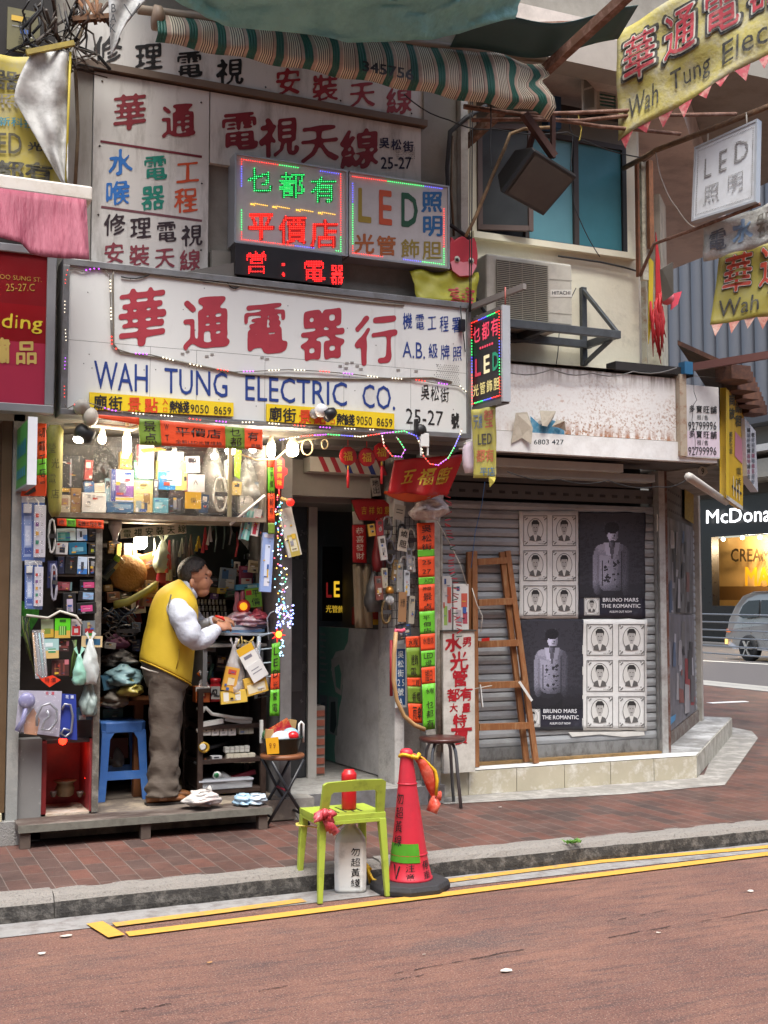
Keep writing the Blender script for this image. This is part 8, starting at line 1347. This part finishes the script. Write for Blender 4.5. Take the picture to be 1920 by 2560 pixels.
b=B(); b.tube([C3(538,1540,YT-.1),C3(556,1545,YT-.12),C3(562,1552,YT-.12)],[.006,.012,.004],C('d02a1c',.4),8); single(b,'red_pen','red marker held in the man\'s hand','pen')
# ======= street furniture and things on the pavement
t=thing('wooden_platform','low dark wooden platform along the shop front under the man','platform',(1.75,-.02,.122)); pw=C('4a3d36',.6,.2,7,dirt='8a8178',da=.6,ds=5,stretch=(.6,3,1)); b=B(); b.box(.955,2.535,-.13,.098,.222,.2645,pw); b.build('deck',t,bevel=.006)
b=B(); b.box(.955,2.535,-.137,-.131,.218,.262,C('6f6c62',.7,.15,8,dirt='4a463e',da=.6,ds=9)); b.build('edge_board',t)
for x in(1.0,1.72,2.48):b=B(); b.box(x-.03,x+.03,-.12,-.06,.122,.221,C('55483f',.7,.2,9)); b.build('leg',t)
bag('cloth_bag','off white tied cloth bag lying on the platform edge','bag',505,1975,2012,92,-.02,C('c9c2ba',.6,.08,9,dirt='c08f94',da=.4,ds=6,bump=.6,bs=18),dep=.09,tail=False,lump=.55,top=.5); b=B(); b.tube([P(520,1985,-.03),P(526,1975,-.03),P(520,1968,-.03)],[.02,.012,.018],C('c9c2ba',.6),8); single(b,'bag_knot','knotted top of the off white cloth bag','knot')
bag('plastic_bag','pale blue plastic bag on the platform, left one of the tied pair','plastic bag',606,1984,2012,46,-.03,C('a9c8dc',.35,.08,bump=.6,bs=20),dep=.06,tail=False,lump=.5,top=.6); bag('plastic_bag','whitish blue plastic bag on the platform, right one of the tied pair','plastic bag',644,1984,2010,48,-.03,C('c4d2dc',.35,.08,bump=.6,bs=20),dep=.06,tail=False,lump=.4,top=.7)
bl_=C('3f6fb8',.4,.05,5,dirt='6f94c8',da=.4,ds=4); sx,sy,zt=1.71,.66,P(310,1800,.60).z; h0,h1=.145,.175
t=thing('plastic_stool','tall blue plastic stool behind the man on the shop floor','stool',(sx,sy,.263)); b=B(); b.loft([[V((sx+x*k,sy+y*k,z))for x,y in((-1,-.8),(-.8,-1),(.8,-1),(1,-.8),(1,.8),(.8,1),(-.8,1),(-1,.8))]for k,z in((.148,zt-.075),(.150,zt-.01),(.140,zt),(.09,zt+.004))],bl_,smooth=False); b.build('seat',t,bevel=.004)
for i,j in((-1,-1),(1,-1),(1,1),(-1,1)):
 b=B(); b.loft([[V((sx+i*(a_-ox*w),sy+j*(a_-oy*w),z))for ox,oy in((0,0),(1,0),(1,.35),(.35,.35),(.35,1),(0,1))]for a_,w,z in((h1,.05,.263),(h0+.012,.05,.45),(h0+.003,.055,zt-.12),(h0,.09,zt-.06))],bl_,smooth=False); b.build('leg',t)
b=B()
for i,j in((0,-1),(0,1)):b.box(sx-.125,sx+.125,sy+j*.152-.006,sy+j*.152+.006,.40,.455,bl_)
for i in(-1,1):b.box(sx+i*.152-.006,sx+i*.152+.006,sy-.125,sy+.125,.40,.455,bl_)
b.build('stretcher',t)
cx,cy=2.655,.02; zt=P(703,1884,cy).z; t=thing('folding_stool','round topped folding stool with black crossed legs beside the platform','stool',(cx,cy,.122)); b=B(); b.lathe(V((cx,cy,zt-.028)),[(0,0),(.142,0),(.148,.008),(.148,.02),(.142,.028),(0,.028)],C('7a4a2c',.5,.12,9,stretch=(1,6,1)),28); b.build('seat',t)
for s_,(dx,dy)in((1,(0,-.11)),(1,(0,.11))):
 for sg in(-1,1):b=B(); b.tube([V((cx+sg*.11,cy+dy,zt-.03)),V((cx,cy+dy,(zt+.12)/2)),V((cx-sg*.15,cy+dy,.123))],.011,C('18171a',.4),8); b.build('leg',t)
b=B(); b.tube([V((cx,cy-.11,(zt+.12)/2)),V((cx,cy+.11,(zt+.12)/2))],.008,C('8a2030',.5),6); b.tube([V((cx-.11,cy-.11,.19)),V((cx-.11,cy+.11,.19))],.009,C('18171a',.4),6); b.tube([V((cx+.11,cy-.11,.19)),V((cx+.11,cy+.11,.19))],.009,C('18171a',.4),6); b.build('stretcher',t)
t=thing('basin','dark green oval basin of small goods on the folding stool','basin',(cx,cy,zt)); b=B(); b.lathe(V((cx,cy,zt+.001)),[(0,.006),(.09,.006),(.118,.105),(.13,.108),(.132,.10),(.122,.098),(.095,0),(0,0)],C('1c2b26',.4,.08),26,sx=1.08,sy=.85); b.build('bowl',t)
f=fY(cy-.118); b=B(); q=[P(x,y,cy-.135)for x,y in((664,1846),(696,1842),(698,1884),(668,1886))]; b.plate(q,(0,.003,0),C('dca01c',.5,.05)); o=single(b,'price_tag','yellow price tag hanging on the dark green basin','price tag'); b=B(); b.row("99",C('8a4a10',.5),fY(cy-.137),(676,1864),(686,1864),15,r=.02); o2=b.build('lettering',o)
zb_=zt+.10
for(nm,lab,cat,dx,dy,mk)in(('toy_pack','red and gold shiny toy pack standing in the basin','toy',-.02,.02,0),('soap_box','small beige box at the left of the basin','box',-.10,-.02,1),('plug_pack','tan box at the back right of the basin','box',.08,.05,2),('white_bag','white bags heaped in the basin','bag',.0,-.04,3),('red_ball','red round toy at the front of the basin','toy',.05,-.07,4),('frame_handle','white handle frame at the right of the basin','handle',.11,-.02,5),('green_pack','green leafy pack at left rear of the basin','pack',-.09,.04,6)):
 b=B(); p=V((cx+dx,cy+dy,zb_-.03))
 if mk==0:b.obox(p+V((0,0,.09)),(.17,.012,.07),Matrix.Rotation(R(-28),3,'Y'),C('a81a2c',.25,.2,20,dirt='d8a050',da=.5,ds=20))
 elif mk==1:b.obox(p+V((0,0,.06)),(.05,.03,.07),Matrix.Rotation(R(5),3,'Y'),C('b08a5a',.5,.1))
 elif mk==2:b.obox(p+V((0,0,.09)),(.05,.03,.11),Matrix.Rotation(R(10),3,'Y'),C('a88a5a',.5,.15))
 elif mk==3:b.ball(p+V((-.02,0,.03)),.055,C('c4ccd0',.4,.06,bump=.6,bs=20),12,sx=1.4); b.ball(p+V((.05,.02,.05)),.05,C('8fb0c4',.4,.15,bump=.6,bs=20),12,sx=1.2)
 elif mk==4:b.ball(p+V((0,0,.05)),.033,C('c81e24',.3),12,sx=1.2)
 elif mk==5:b.tube([p,p+V((0,0,.12)),p+V((.015,0,.135)),p+V((.03,0,.12)),p+V((.03,0,0))],.008,wht,6)
 else:b.ball(p+V((0,0,.05)),.04,C('2f5a34',.5,.2,bump=.6),10); b.box(p.x-.05,p.x-.03,p.y,p.y+.02,p.z,p.z+.15,C('b4b4ae',.5))
 single(b,nm,lab,cat)
cx,cy=3.93,.20; zt=P(1113,1842,cy).z; st=C('77797c',.35,.06,metal=.7); t=thing('round_stool','round brown topped stool with grey steel legs beside the column','stool',(cx,cy,.122)); b=B(); b.lathe(V((cx,cy,zt-.03)),[(0,0),(.158,0),(.168,.01),(.168,.022),(.16,.03),(0,.032)],C('4a2722',.35,.1,6),28); b.build('seat',t)
for i,an in enumerate((-1.15,-2.6,.6,2.2)):
 dx,dy=math.cos(an),math.sin(an); b=B(); b.tube([V((cx+dx*.04,cy+dy*.04,zt-.035)),V((cx+dx*.10,cy+dy*.10,zt-.045)),V((cx+dx*.125,cy+dy*.125,zt-.10)),V((cx+dx*.17,cy+dy*.17,.123))],.0125,st,8); b.build('leg',t)
t=thing('stepladder','worn brown wooden stepladder leaning against the shutter','ladder',P(1260,1915,.60)); lw=C('8a5730',.6,.2,12,stretch=(3,3,.5),dirt='a98a64',da=.6,ds=14,thr=.5)
Y0,Y1=.60,.715; rails=[((1185,1378),(1190,1918),Y1,Y0),((1268,1377),(1340,1906),Y1,Y0),((1173,1380),(1178,1905),.72,.70),((1254,1380),(1316,1905),.72,.69)]
for(p,q,ya_,yb_)in rails:b=B(); b.beam(P(*p,ya_),V((P(*q,yb_).x,yb_,.314)),.045,.03,lw,up=(0,1,0)); b.build('rail',t,bevel=.002)
for i,y in enumerate((1402,1504,1608,1711,1815)):
 k=(y-1378)/540; yy=Y1+(Y0-Y1)*k; xl=1193+5*k; xr=1264+72*k; b=B(); b.beam(P(xl,y+3,yy),P(xr,y-1,yy),.03,.052,lw); b.build('rung',t,bevel=.002)
b=B()
for q in((1200,1712,1206,1768),(1298,1704,1330,1752)):b.beam(P(q[0],q[1],.60),P(q[2],q[3],.585),.008,.02,wht)
b.tube([P(1186,1722,.6),P(1230,1714,.6)],.004,offw,4); b.build('plastic_strip',t); b=B(); b.plate([P(1204,1596,.62),P(1224,1594,.62),P(1224,1602,.62),P(1204,1604,.62)],(0,.003,0),C('b82018',.4)); b.build('red_label',t)
lm_=C('9fb040',.45,.06,6,dirt='6f7a2c',da=.6,ds=11,thr=.52); zs_=P(795,2044,-1.57).z; t=thing('plastic_chair','lime green plastic chair standing at the kerb with its back to the road','chair',(2.51,-1.42,0)); xa,xb,yn,yf=2.335,2.68,-1.545,-1.27
b=B(); b.box(xa-.02,xb+.02,yn-.015,yf+.02,zs_-.028,zs_,lm_); b.box(xa,xb,yn-.018,yn+.006,zs_-.048,zs_-.028,lm_); b.box(xa,xb,yf-.005,yf+.018,zs_-.048,zs_-.028,lm_); b.box(xa-.018,xa+.004,yn,yf,zs_-.048,zs_-.028,lm_); b.box(xb-.004,xb+.018,yn,yf,zs_-.048,zs_-.028,lm_)
for i in range(5):b.box(xa+.07+i*.045,xa+.082+i*.045,yn+.06,yf-.05,zs_-.002,zs_+.0015,C('2a3010',.7))
b.build('seat',t,bevel=.006)
for x,y,dx,dy in((xa,yn,-.022,-.03),(xb,yn,.022,-.03),(xa,yf,-.022,.02),(xb,yf,.022,.02)):
 b=B(); b.loft([[V((x+dx*k+ox*w,y+dy*k+oy*w,z))for ox,oy in((-1,-1),(1,-1),(1,1),(-1,1))]for k,w,z in((1,.013,0.004),(.5,.017,zs_*.5),(0,.021,zs_-.03))],lm_,smooth=False); b.build('leg',t,bevel=.004)
zt_=P(870,1955,-1.6).z; b=B(); f=lambda u,v,d_=0:V((xa-.015+(xb-xa+.03)*u,yn-.005-.045*(1-v)-d_,zt_+(zs_-.02-zt_)*v))
out=[(.07,0),(.5,-.03),(.93,0),(.98,.06),(1.0,1),(.885,1),(.855,.33),(.82,.27),(.18,.27),(.145,.33),(.115,1),(0,1),(.02,.06)]
for poly in([0,1,2,3,7,8,12],[3,4,5,6,7],[12,8,9,10,11]):b.plate([f(*out[k])for k in poly],(0,.024,0),lm_)
b.build('backrest',t)
t=thing('flask','red vacuum flask standing on the lime chair seat','flask',(2.545,-1.41,zs_)); b=B(); b.lathe(V((2.545,-1.41,zs_+.002)),[(.038,0),(.041,.01),(.041,.125),(.036,.14),(0,.14)],C('a8141a',.35,.04),22); b.build('body',t); b=B(); b.lathe(V((2.545,-1.41,zs_+.142)),[(.036,0),(.042,.006),(.042,.05),(.035,.062),(.030,.064),(.030,.074),(0,.076)],C('b81c20',.35,.04),22); b.build('lid',t)
b=B(); rb=C('b02a34',.4,.15,14,dirt='d88a90',da=.6,ds=14,bump=.8,bs=24); p=V((xa+.0,yn-.03,zs_+.005)); rr_=random.Random(3)
for i in range(13):an=-1.0+i*.36; l_=.05+.035*rr_.random(); e=p+V((math.cos(an)*l_*.9,-.02+.05*(rr_.random()-.5),math.sin(an)*l_*.6-.01)); b.tube([p,(p+e)/2+V((0,-.015,.012)),e],[.016,.02+.008*rr_.random(),.006],rb,7,sq=.6)
for i in range(3):e=p+V((.02+.02*i,-.03,-.07-.01*i)); b.tube([p,e],[.018,.022],rb,7,sq=.6)
o=single(b,'plastic_bag','crumpled red plastic bag tied on the near corner of the chair','plastic bag')
b=B(); b.tube([V((xa-.045,yf+.01,.36)),V((xa+.02,yf-.02,.352)),V((2.46,-1.4,.345)),V((2.55,-1.39,.385))],.004,C('c9a84a',.6),5); b.tube([V((xa-.03,yf+.045,.36)),V((xa-.045,yf-.01,.36)),V((xa,yf-.03,.357)),V((xa+.01,yf+.04,.36)),V((xa-.03,yf+.045,.36))],.005,C('d0c060',.6),5); single(b,'cord','yellowish cord tied from the chair leg to the jug neck','cord')
jx,jy=2.575,-1.36; MJ=Matrix.Rotation(R(-22),3,'Z'); jm=C('d8d8d4',.45,.05,5,dirt='8f8f8c',da=.55,ds=9,thr=.5); t=thing('jug','white plastic jug with black handwriting under the lime chair','jug',(jx,jy,0)); zz=P(875,2045,jy).z
b=B(); sq=lambda w,z,c_=.75:[V((jx,jy,z))+MJ@V((x*w,y*w,0))for x,y in((-1,-c_),(-c_,-1),(c_,-1),(1,-c_),(1,c_),(c_,1),(-c_,1),(-1,c_))]
b.loft([sq(.078,.004),sq(.086,.015),sq(.088,.10),sq(.087,.245),sq(.083,.275),sq(.062,.312),sq(.036,.345,.5),sq(.027,.36,.4),sq(.027,.385,.4)],jm,smooth=False); b.build('body',t,bevel=.006); b=B(); b.lathe(V((jx,jy,.385)),[(.03,0),(.03,.025),(0,.026)],C('b9b8ae',.5),14); b.build('cap',t)
b=B(); fj=lambda n_:(lambda u,v,d_=0:V((jx,jy,.262-.235*v))+MJ@(V((-.085+.17*u,-.0885-d_,0))if n_ else V((-.0885-d_,.085-.17*u,0))))
for i,ch in enumerate("勿超黃綫"):b.glyph(ch,C('1c1c1e',.6),lambda x,y,dd:fj(1)(.66+(x-.5)*.36,.15+.235*i+(.5-y)*.23,dd),.002,40,.014,.5)
for i,ch in enumerate("唯い丶し"):b.glyph(ch,C('2c2c2e',.6),lambda x,y,dd:fj(0)(.5+(x-.5)*.36,.12+.2*i+(.5-y)*.15,dd),.002,32,.01,.5)
b.build('lettering',t)
b=B(); b.tube([V((2.67,-1.36,.12)),V((2.69,-1.40,.06)),V((2.74,-1.45,.03))],.009,C('d0a818',.5),6); b.tube([V((2.675,-1.36,.13)),V((2.69,-1.37,.03))],.009,C('d0a818',.5),6); b.tube([V((2.665,-1.35,.14)),V((2.70,-1.36,.10))],.008,C('d0a818',.5),6); single(b,'yellow_strap','yellow plastic strap standing between jug and cone','strap')
kx_,ky_=2.885,-1.475; cr_=C('bd2838',.45,.06,5,dirt='8f2430',da=.4,ds=5); t=thing('traffic_cone','tall red traffic cone with green band and black handwriting beside the lime chair','traffic cone',(kx_,ky_,0)); ch_=P(1016,1872,ky_).z
b=B(); b.loft([[V((kx_+w*math.cos(.3927+k*.7854),ky_+w*.92*math.sin(.3927+k*.7854),z))for k in range(8)]for w,z in((.225,.004),(.228,.03),(.215,.055),(.15,.062))],C('2b2a2c',.7,.15,10,bump=.3),smooth=False); b.build('base',t,bevel=.005)
rc_=lambda z:.122+(.030-.122)*((z-.06)/(ch_-.06))**.88
lean=lambda z:V((kx_-.028*z,ky_,z))
pr_=[(.128,.058),(.128,.072),(.122,.078)]+[(rc_(.08+(ch_-.16)*i/10),.08+(ch_-.16)*i/10)for i in range(1,11)]
b=B(); b.loft([[lean(z)+V((r_*math.cos(k*.2618),r_*math.sin(k*.2618),0))for k in range(24)]for r_,z in pr_+[(.036,ch_-.05),(.038,ch_-.03),(.036,ch_-.012),(.024,ch_),(.004,ch_+.004)]],cr_)
for z in(.20,ch_-.19):b.loft([[lean(z+dz)+V(((rc_(z)+e)*math.cos(k*.2618),(rc_(z)+e)*math.sin(k*.2618),0))for k in range(24)]for e,dz in((.0,-.006),(.005,0),(.0,.006))],cr_,caps=False)
b.build('body',t)
fk=lambda u,v,d_=0:(lambda z:lean(z)+V(((rc_(z)+.0015+d_)*math.cos(-1.57-.35+u),(rc_(z)+.0015+d_)*math.sin(-1.57-.35+u),0)))(v)
b=B(); b.grid(lambda u,v:fk(-1.5+2.0*u,.165+.10*v,.002+.001*N3(u*6,v*4,3)),18,4,C('4a8f22',.4,.15,14)); b.build('band',t); b=B(); ik=C('1a1416',.6)
for i,ch in enumerate("勿超黃線"):b.glyph(ch,ik,lambda x,y,dd:fk(-.80+(x-.5)*(.75+.0*i)*(1.25-.12*i),.505-.075*i+(y-.5)*.075,.003),.003,40,.014,.5)
for i,ch in enumerate("注意"):b.glyph(ch,ik,lambda x,y,dd:fk(-.05+(x-.5)*.55,.14-.05*i+(y-.5)*.05,.003),.003,40,.014,.5)
for i,ch in enumerate("停車"):b.glyph(ch,ik,lambda x,y,dd:fk(.85+(x-.5)*.6,.15-.055*i+(y-.5)*.06,.003),.003,40,.02,.5)
b.add([fk(-1.0,.16,.003),fk(-.85,.15,.003),fk(-.78,.085,.003),fk(-.62,.15,.003),fk(-.55,.145,.003),fk(-.74,.066,.003)],[[0,1,2,3,4,5]],ik); b.build('lettering',t)
b=B(); ob=C('c8402a',.4,.12,10,dirt='e0907a',da=.6,ds=10,bump=.7,bs=20); tp=lean(ch_-.035)
b.tube([tp+V((.035,-.01,0)),tp+V((.075,-.03,-.03)),tp+V((.115,-.03,-.10)),tp+V((.145,-.02,-.18)),tp+V((.155,-.02,-.23))],[.012,.026,.036,.03,.014],ob,10,sq=.5); b.tube([tp+V((.155,-.02,-.23)),tp+V((.165,-.02,-.27)),tp+V((.145,-.02,-.32))],[.016,.05,.045],ob,9,sq=.6); b.tube([tp+V((.15,-.02,-.23)),tp+V((.20,-.02,-.235))],[.012,.03],ob,8,sq=.6)
single(b,'plastic_bag','orange red plastic bag hanging from the top of the traffic cone','plastic bag'); b=B(); yr=C('d0a41c',.5,.1)
b.tube([tp+V((.04*math.cos(q),.04*math.sin(q),.008*math.sin(q*2)))for q in[k*.524 for k in range(13)]],.009,yr,6); b.tube([tp+V((.01,-.045,0)),tp+V((.04,-.05,-.012)),tp+V((.06,-.04,.01))],.012,yr,6); b.tube([tp+V((.05,-.04,.005)),tp+V((.10,-.04,-.03)),tp+V((.155,-.045,-.09)),tp+V((.165,-.05,-.14)),tp+V((.158,-.05,-.225))],[.006,.005,.01,.011,.009],yr,6); single(b,'yellow_ribbon','yellow ribbon knotted round the cone top and the orange bag','ribbon')
p0=G(1432,2108,.124); b=B()
for i in range(60):q=p0+V((jit(.05),jit(.02),0)); an=random.random()*6.28; l_=.012+.02*random.random(); b.add([q,q+V((.006,0,l_*.5)),q+V((math.cos(an)*l_,math.sin(an)*l_,l_*.8)),q+V((-.006,0,l_*.4))],[[0,1,2,3]],C(random.choice(('4a7a1e','5f8a24','3a6418')),.6))
single(b,'weed','small green weed growing at the kerb joint','weed')
for i,(x,y,w,lab)in enumerate(((1265,2425,.05,'largest torn paper scrap lying on the road'),(1060,2385,.014,'tiny white chip on the road below the cone'),(1646,2330,.022,'small white paper bit at right of the road'),(1875,2226,.035,'thin pale stick lying by the yellow lines at right'),(104,2382,.03,'whitish leaf lying on the road at left'),(524,2405,.022,'small tan leaf on the road middle'),(1250,2017,.02,'whitish scrap on the paving before the step'),(165,2338,.05,'smear of white dried paint near the line end'))):
 z=.010 if y>2100 else .128; p=G(x,y,z); b=B(); b.plate([p+V((w*.6*c1,w*.35*c2,jit(.003)))for c1,c2 in((-1,-.3),(-.3,-1),(.8,-.7),(1,.2),(.2,.9),(-.7,.6))],(0,0,-.003),C('d2ccc0' if i!=5 else 'b88a5a',.7)); single(b,'scrap',lab,'litter')
 # ======= upper left: torn banners, wires
banner('faded yellow vinyl banner with black outlined characters beside the white sign boards',[(-30,135),(166,150),(160,470),(-30,455)],[-.32,-.32,-.32,-.32],C('a8973c',.65,.14,5,dirt='8f8a70',da=.7,ds=5),[("器",.05,.12,.40,.28,bkv,.03,0),("照",.05,.30,.40,.42,C('8a857a',.6),.02,0),("新科技",.12,.48,.62,.56,C('2f7a8c',.6),.02,0),("光管",.5,.66,.9,.74,bkv,.03,0),("LED",-.02,.6,.44,.78,C('4a4430',.6),.02,0),("都有",.06,.82,.86,.99,bkv,.04,.5)],None,16,18,.012,dirt='77735c')
b=B(); f=fY(-.40); pts=[(78,138),(168,128),(170,240),(172,380),(168,466),(158,466),(150,380),(100,300),(36,222),(50,190),(72,160)]
b.grid(lambda u,v:f((78+92*u)-(42*math.sin(min(1,v/.35)*1.57)*(1-u)if v<.35 else(42-122*(v-.35)/.65)*(1-u)),134-8*u+330*v,.03*N3(u*3,v*6,8)+.02*math.sin(u*9+v*5)),14,26,C('b9b7b2',.6,.12,6,dirt='77746e',da=.7,ds=5,bump=.5,bs=20)); single(b,'plastic_sheet','torn white plastic sheet tied over the yellow banner','plastic sheet',solid=.003); b=B(); b.beam(P(66,132,-.42),P(185,108,-.42),.03,.03,C('a8943a',.6,.15,dirt='5a4a2a',da=.6)); b.tube([P(176,130,-.40),P(170,300,-.40),P(165,460,-.40)],.008,C('b09c2c',.6,.2),6); single(b,'bamboo_pole','yellow taped pole holding the torn white sheet','pole')
b=B(); f=fY(-.7); b.grid(lambda u,v:f(270+112*u-(60*v*u*1.4)+8*v,-20+165*v*(1-.45*u),.02*math.sin(u*7+v*4)),10,12,C('b4b3b0',.6,.14,6,dirt='6a6762',da=.7,ds=9,bump=.5,bs=22)); t=thing('torn_flag','torn white printed flag hanging at top in front of the first black character','flag',P(300,140,-.7)); b.build('cloth',t,solid=.003); b=B(); b.row("BAK",C('3a3a3c',.6),fY(-.75),(284,20),(282,70),26,r=.02); lineq(b,fY(-.75),(310,10),(330,40),3,C('4a4a4c',.6)); lineq(b,fY(-.75),(330,40),(350,8),3,C('4a4a4c',.6)); b.build('print',t)
carton('old_notice','dirty faded notice with outlined characters in the dark top corner','notice',18,24,100,130,-.1,.02,'6a6440',[],[("器",.3,.15,.75,.5,'2a2818'),("手",.3,.6,.75,.9,'3a3620')],dirt='3a3626')
b=B()
for i in range(26):
 x=60+random.random()*150; y=random.random()*60-20; p=[P(x+k*6*jit(3),y+k*34+jit(12),-.25+jit(.12))for k in range(6)]; b.tube(p,.004+.008*random.random(),C(random.choice(('1c1b1b','2c2826','4a4038','6a6258','3a2a20')),.6),5)
single(b,'cable_tangle','tangle of dark cables in the top corner above the yellow banner','cables')
b=B(); b.tube([P(x,y,-.12)for x,y in((240,-20),(222,30),(200,90),(185,130),(190,200),(195,330),(188,460))],.012,C('7d6a50',.7,.2,dirt='3a2a1c',da=.6),6); b.tube([P(x,y,-.1)for x,y in((205,40),(218,90),(214,130),(224,145))],.006,cab,5); single(b,'conduit','brown conduit winding down the wall edge left of the sign boards','conduit')
b=B()
for i in range(9):b.tube([P(190+i*10+jit(8),10+jit(20),-.3),P(215+i*6+jit(14),40+jit(12),-.32),P(180+i*12,58+jit(10),-.3)],.012,C(random.choice(('5a3c26','7a5232','3f2c20')),.8,.2),5)
b.beam(P(180,50,-.3),P(300,40,-.3),.05,.03,C('6a4a30',.8,.2)); single(b,'rusty_bracket','rusty bracket and tangled straps beside the torn white flag','bracket')
b=B(); b.box(-.4,1.1,.0,.29,3.9,7.4,C('2d2a28',.9,.15)); single(b,'dark_wall_box','plain dark box on the wall behind the yellow banners at left','wall')  # plain dark solid standing in front of the wall
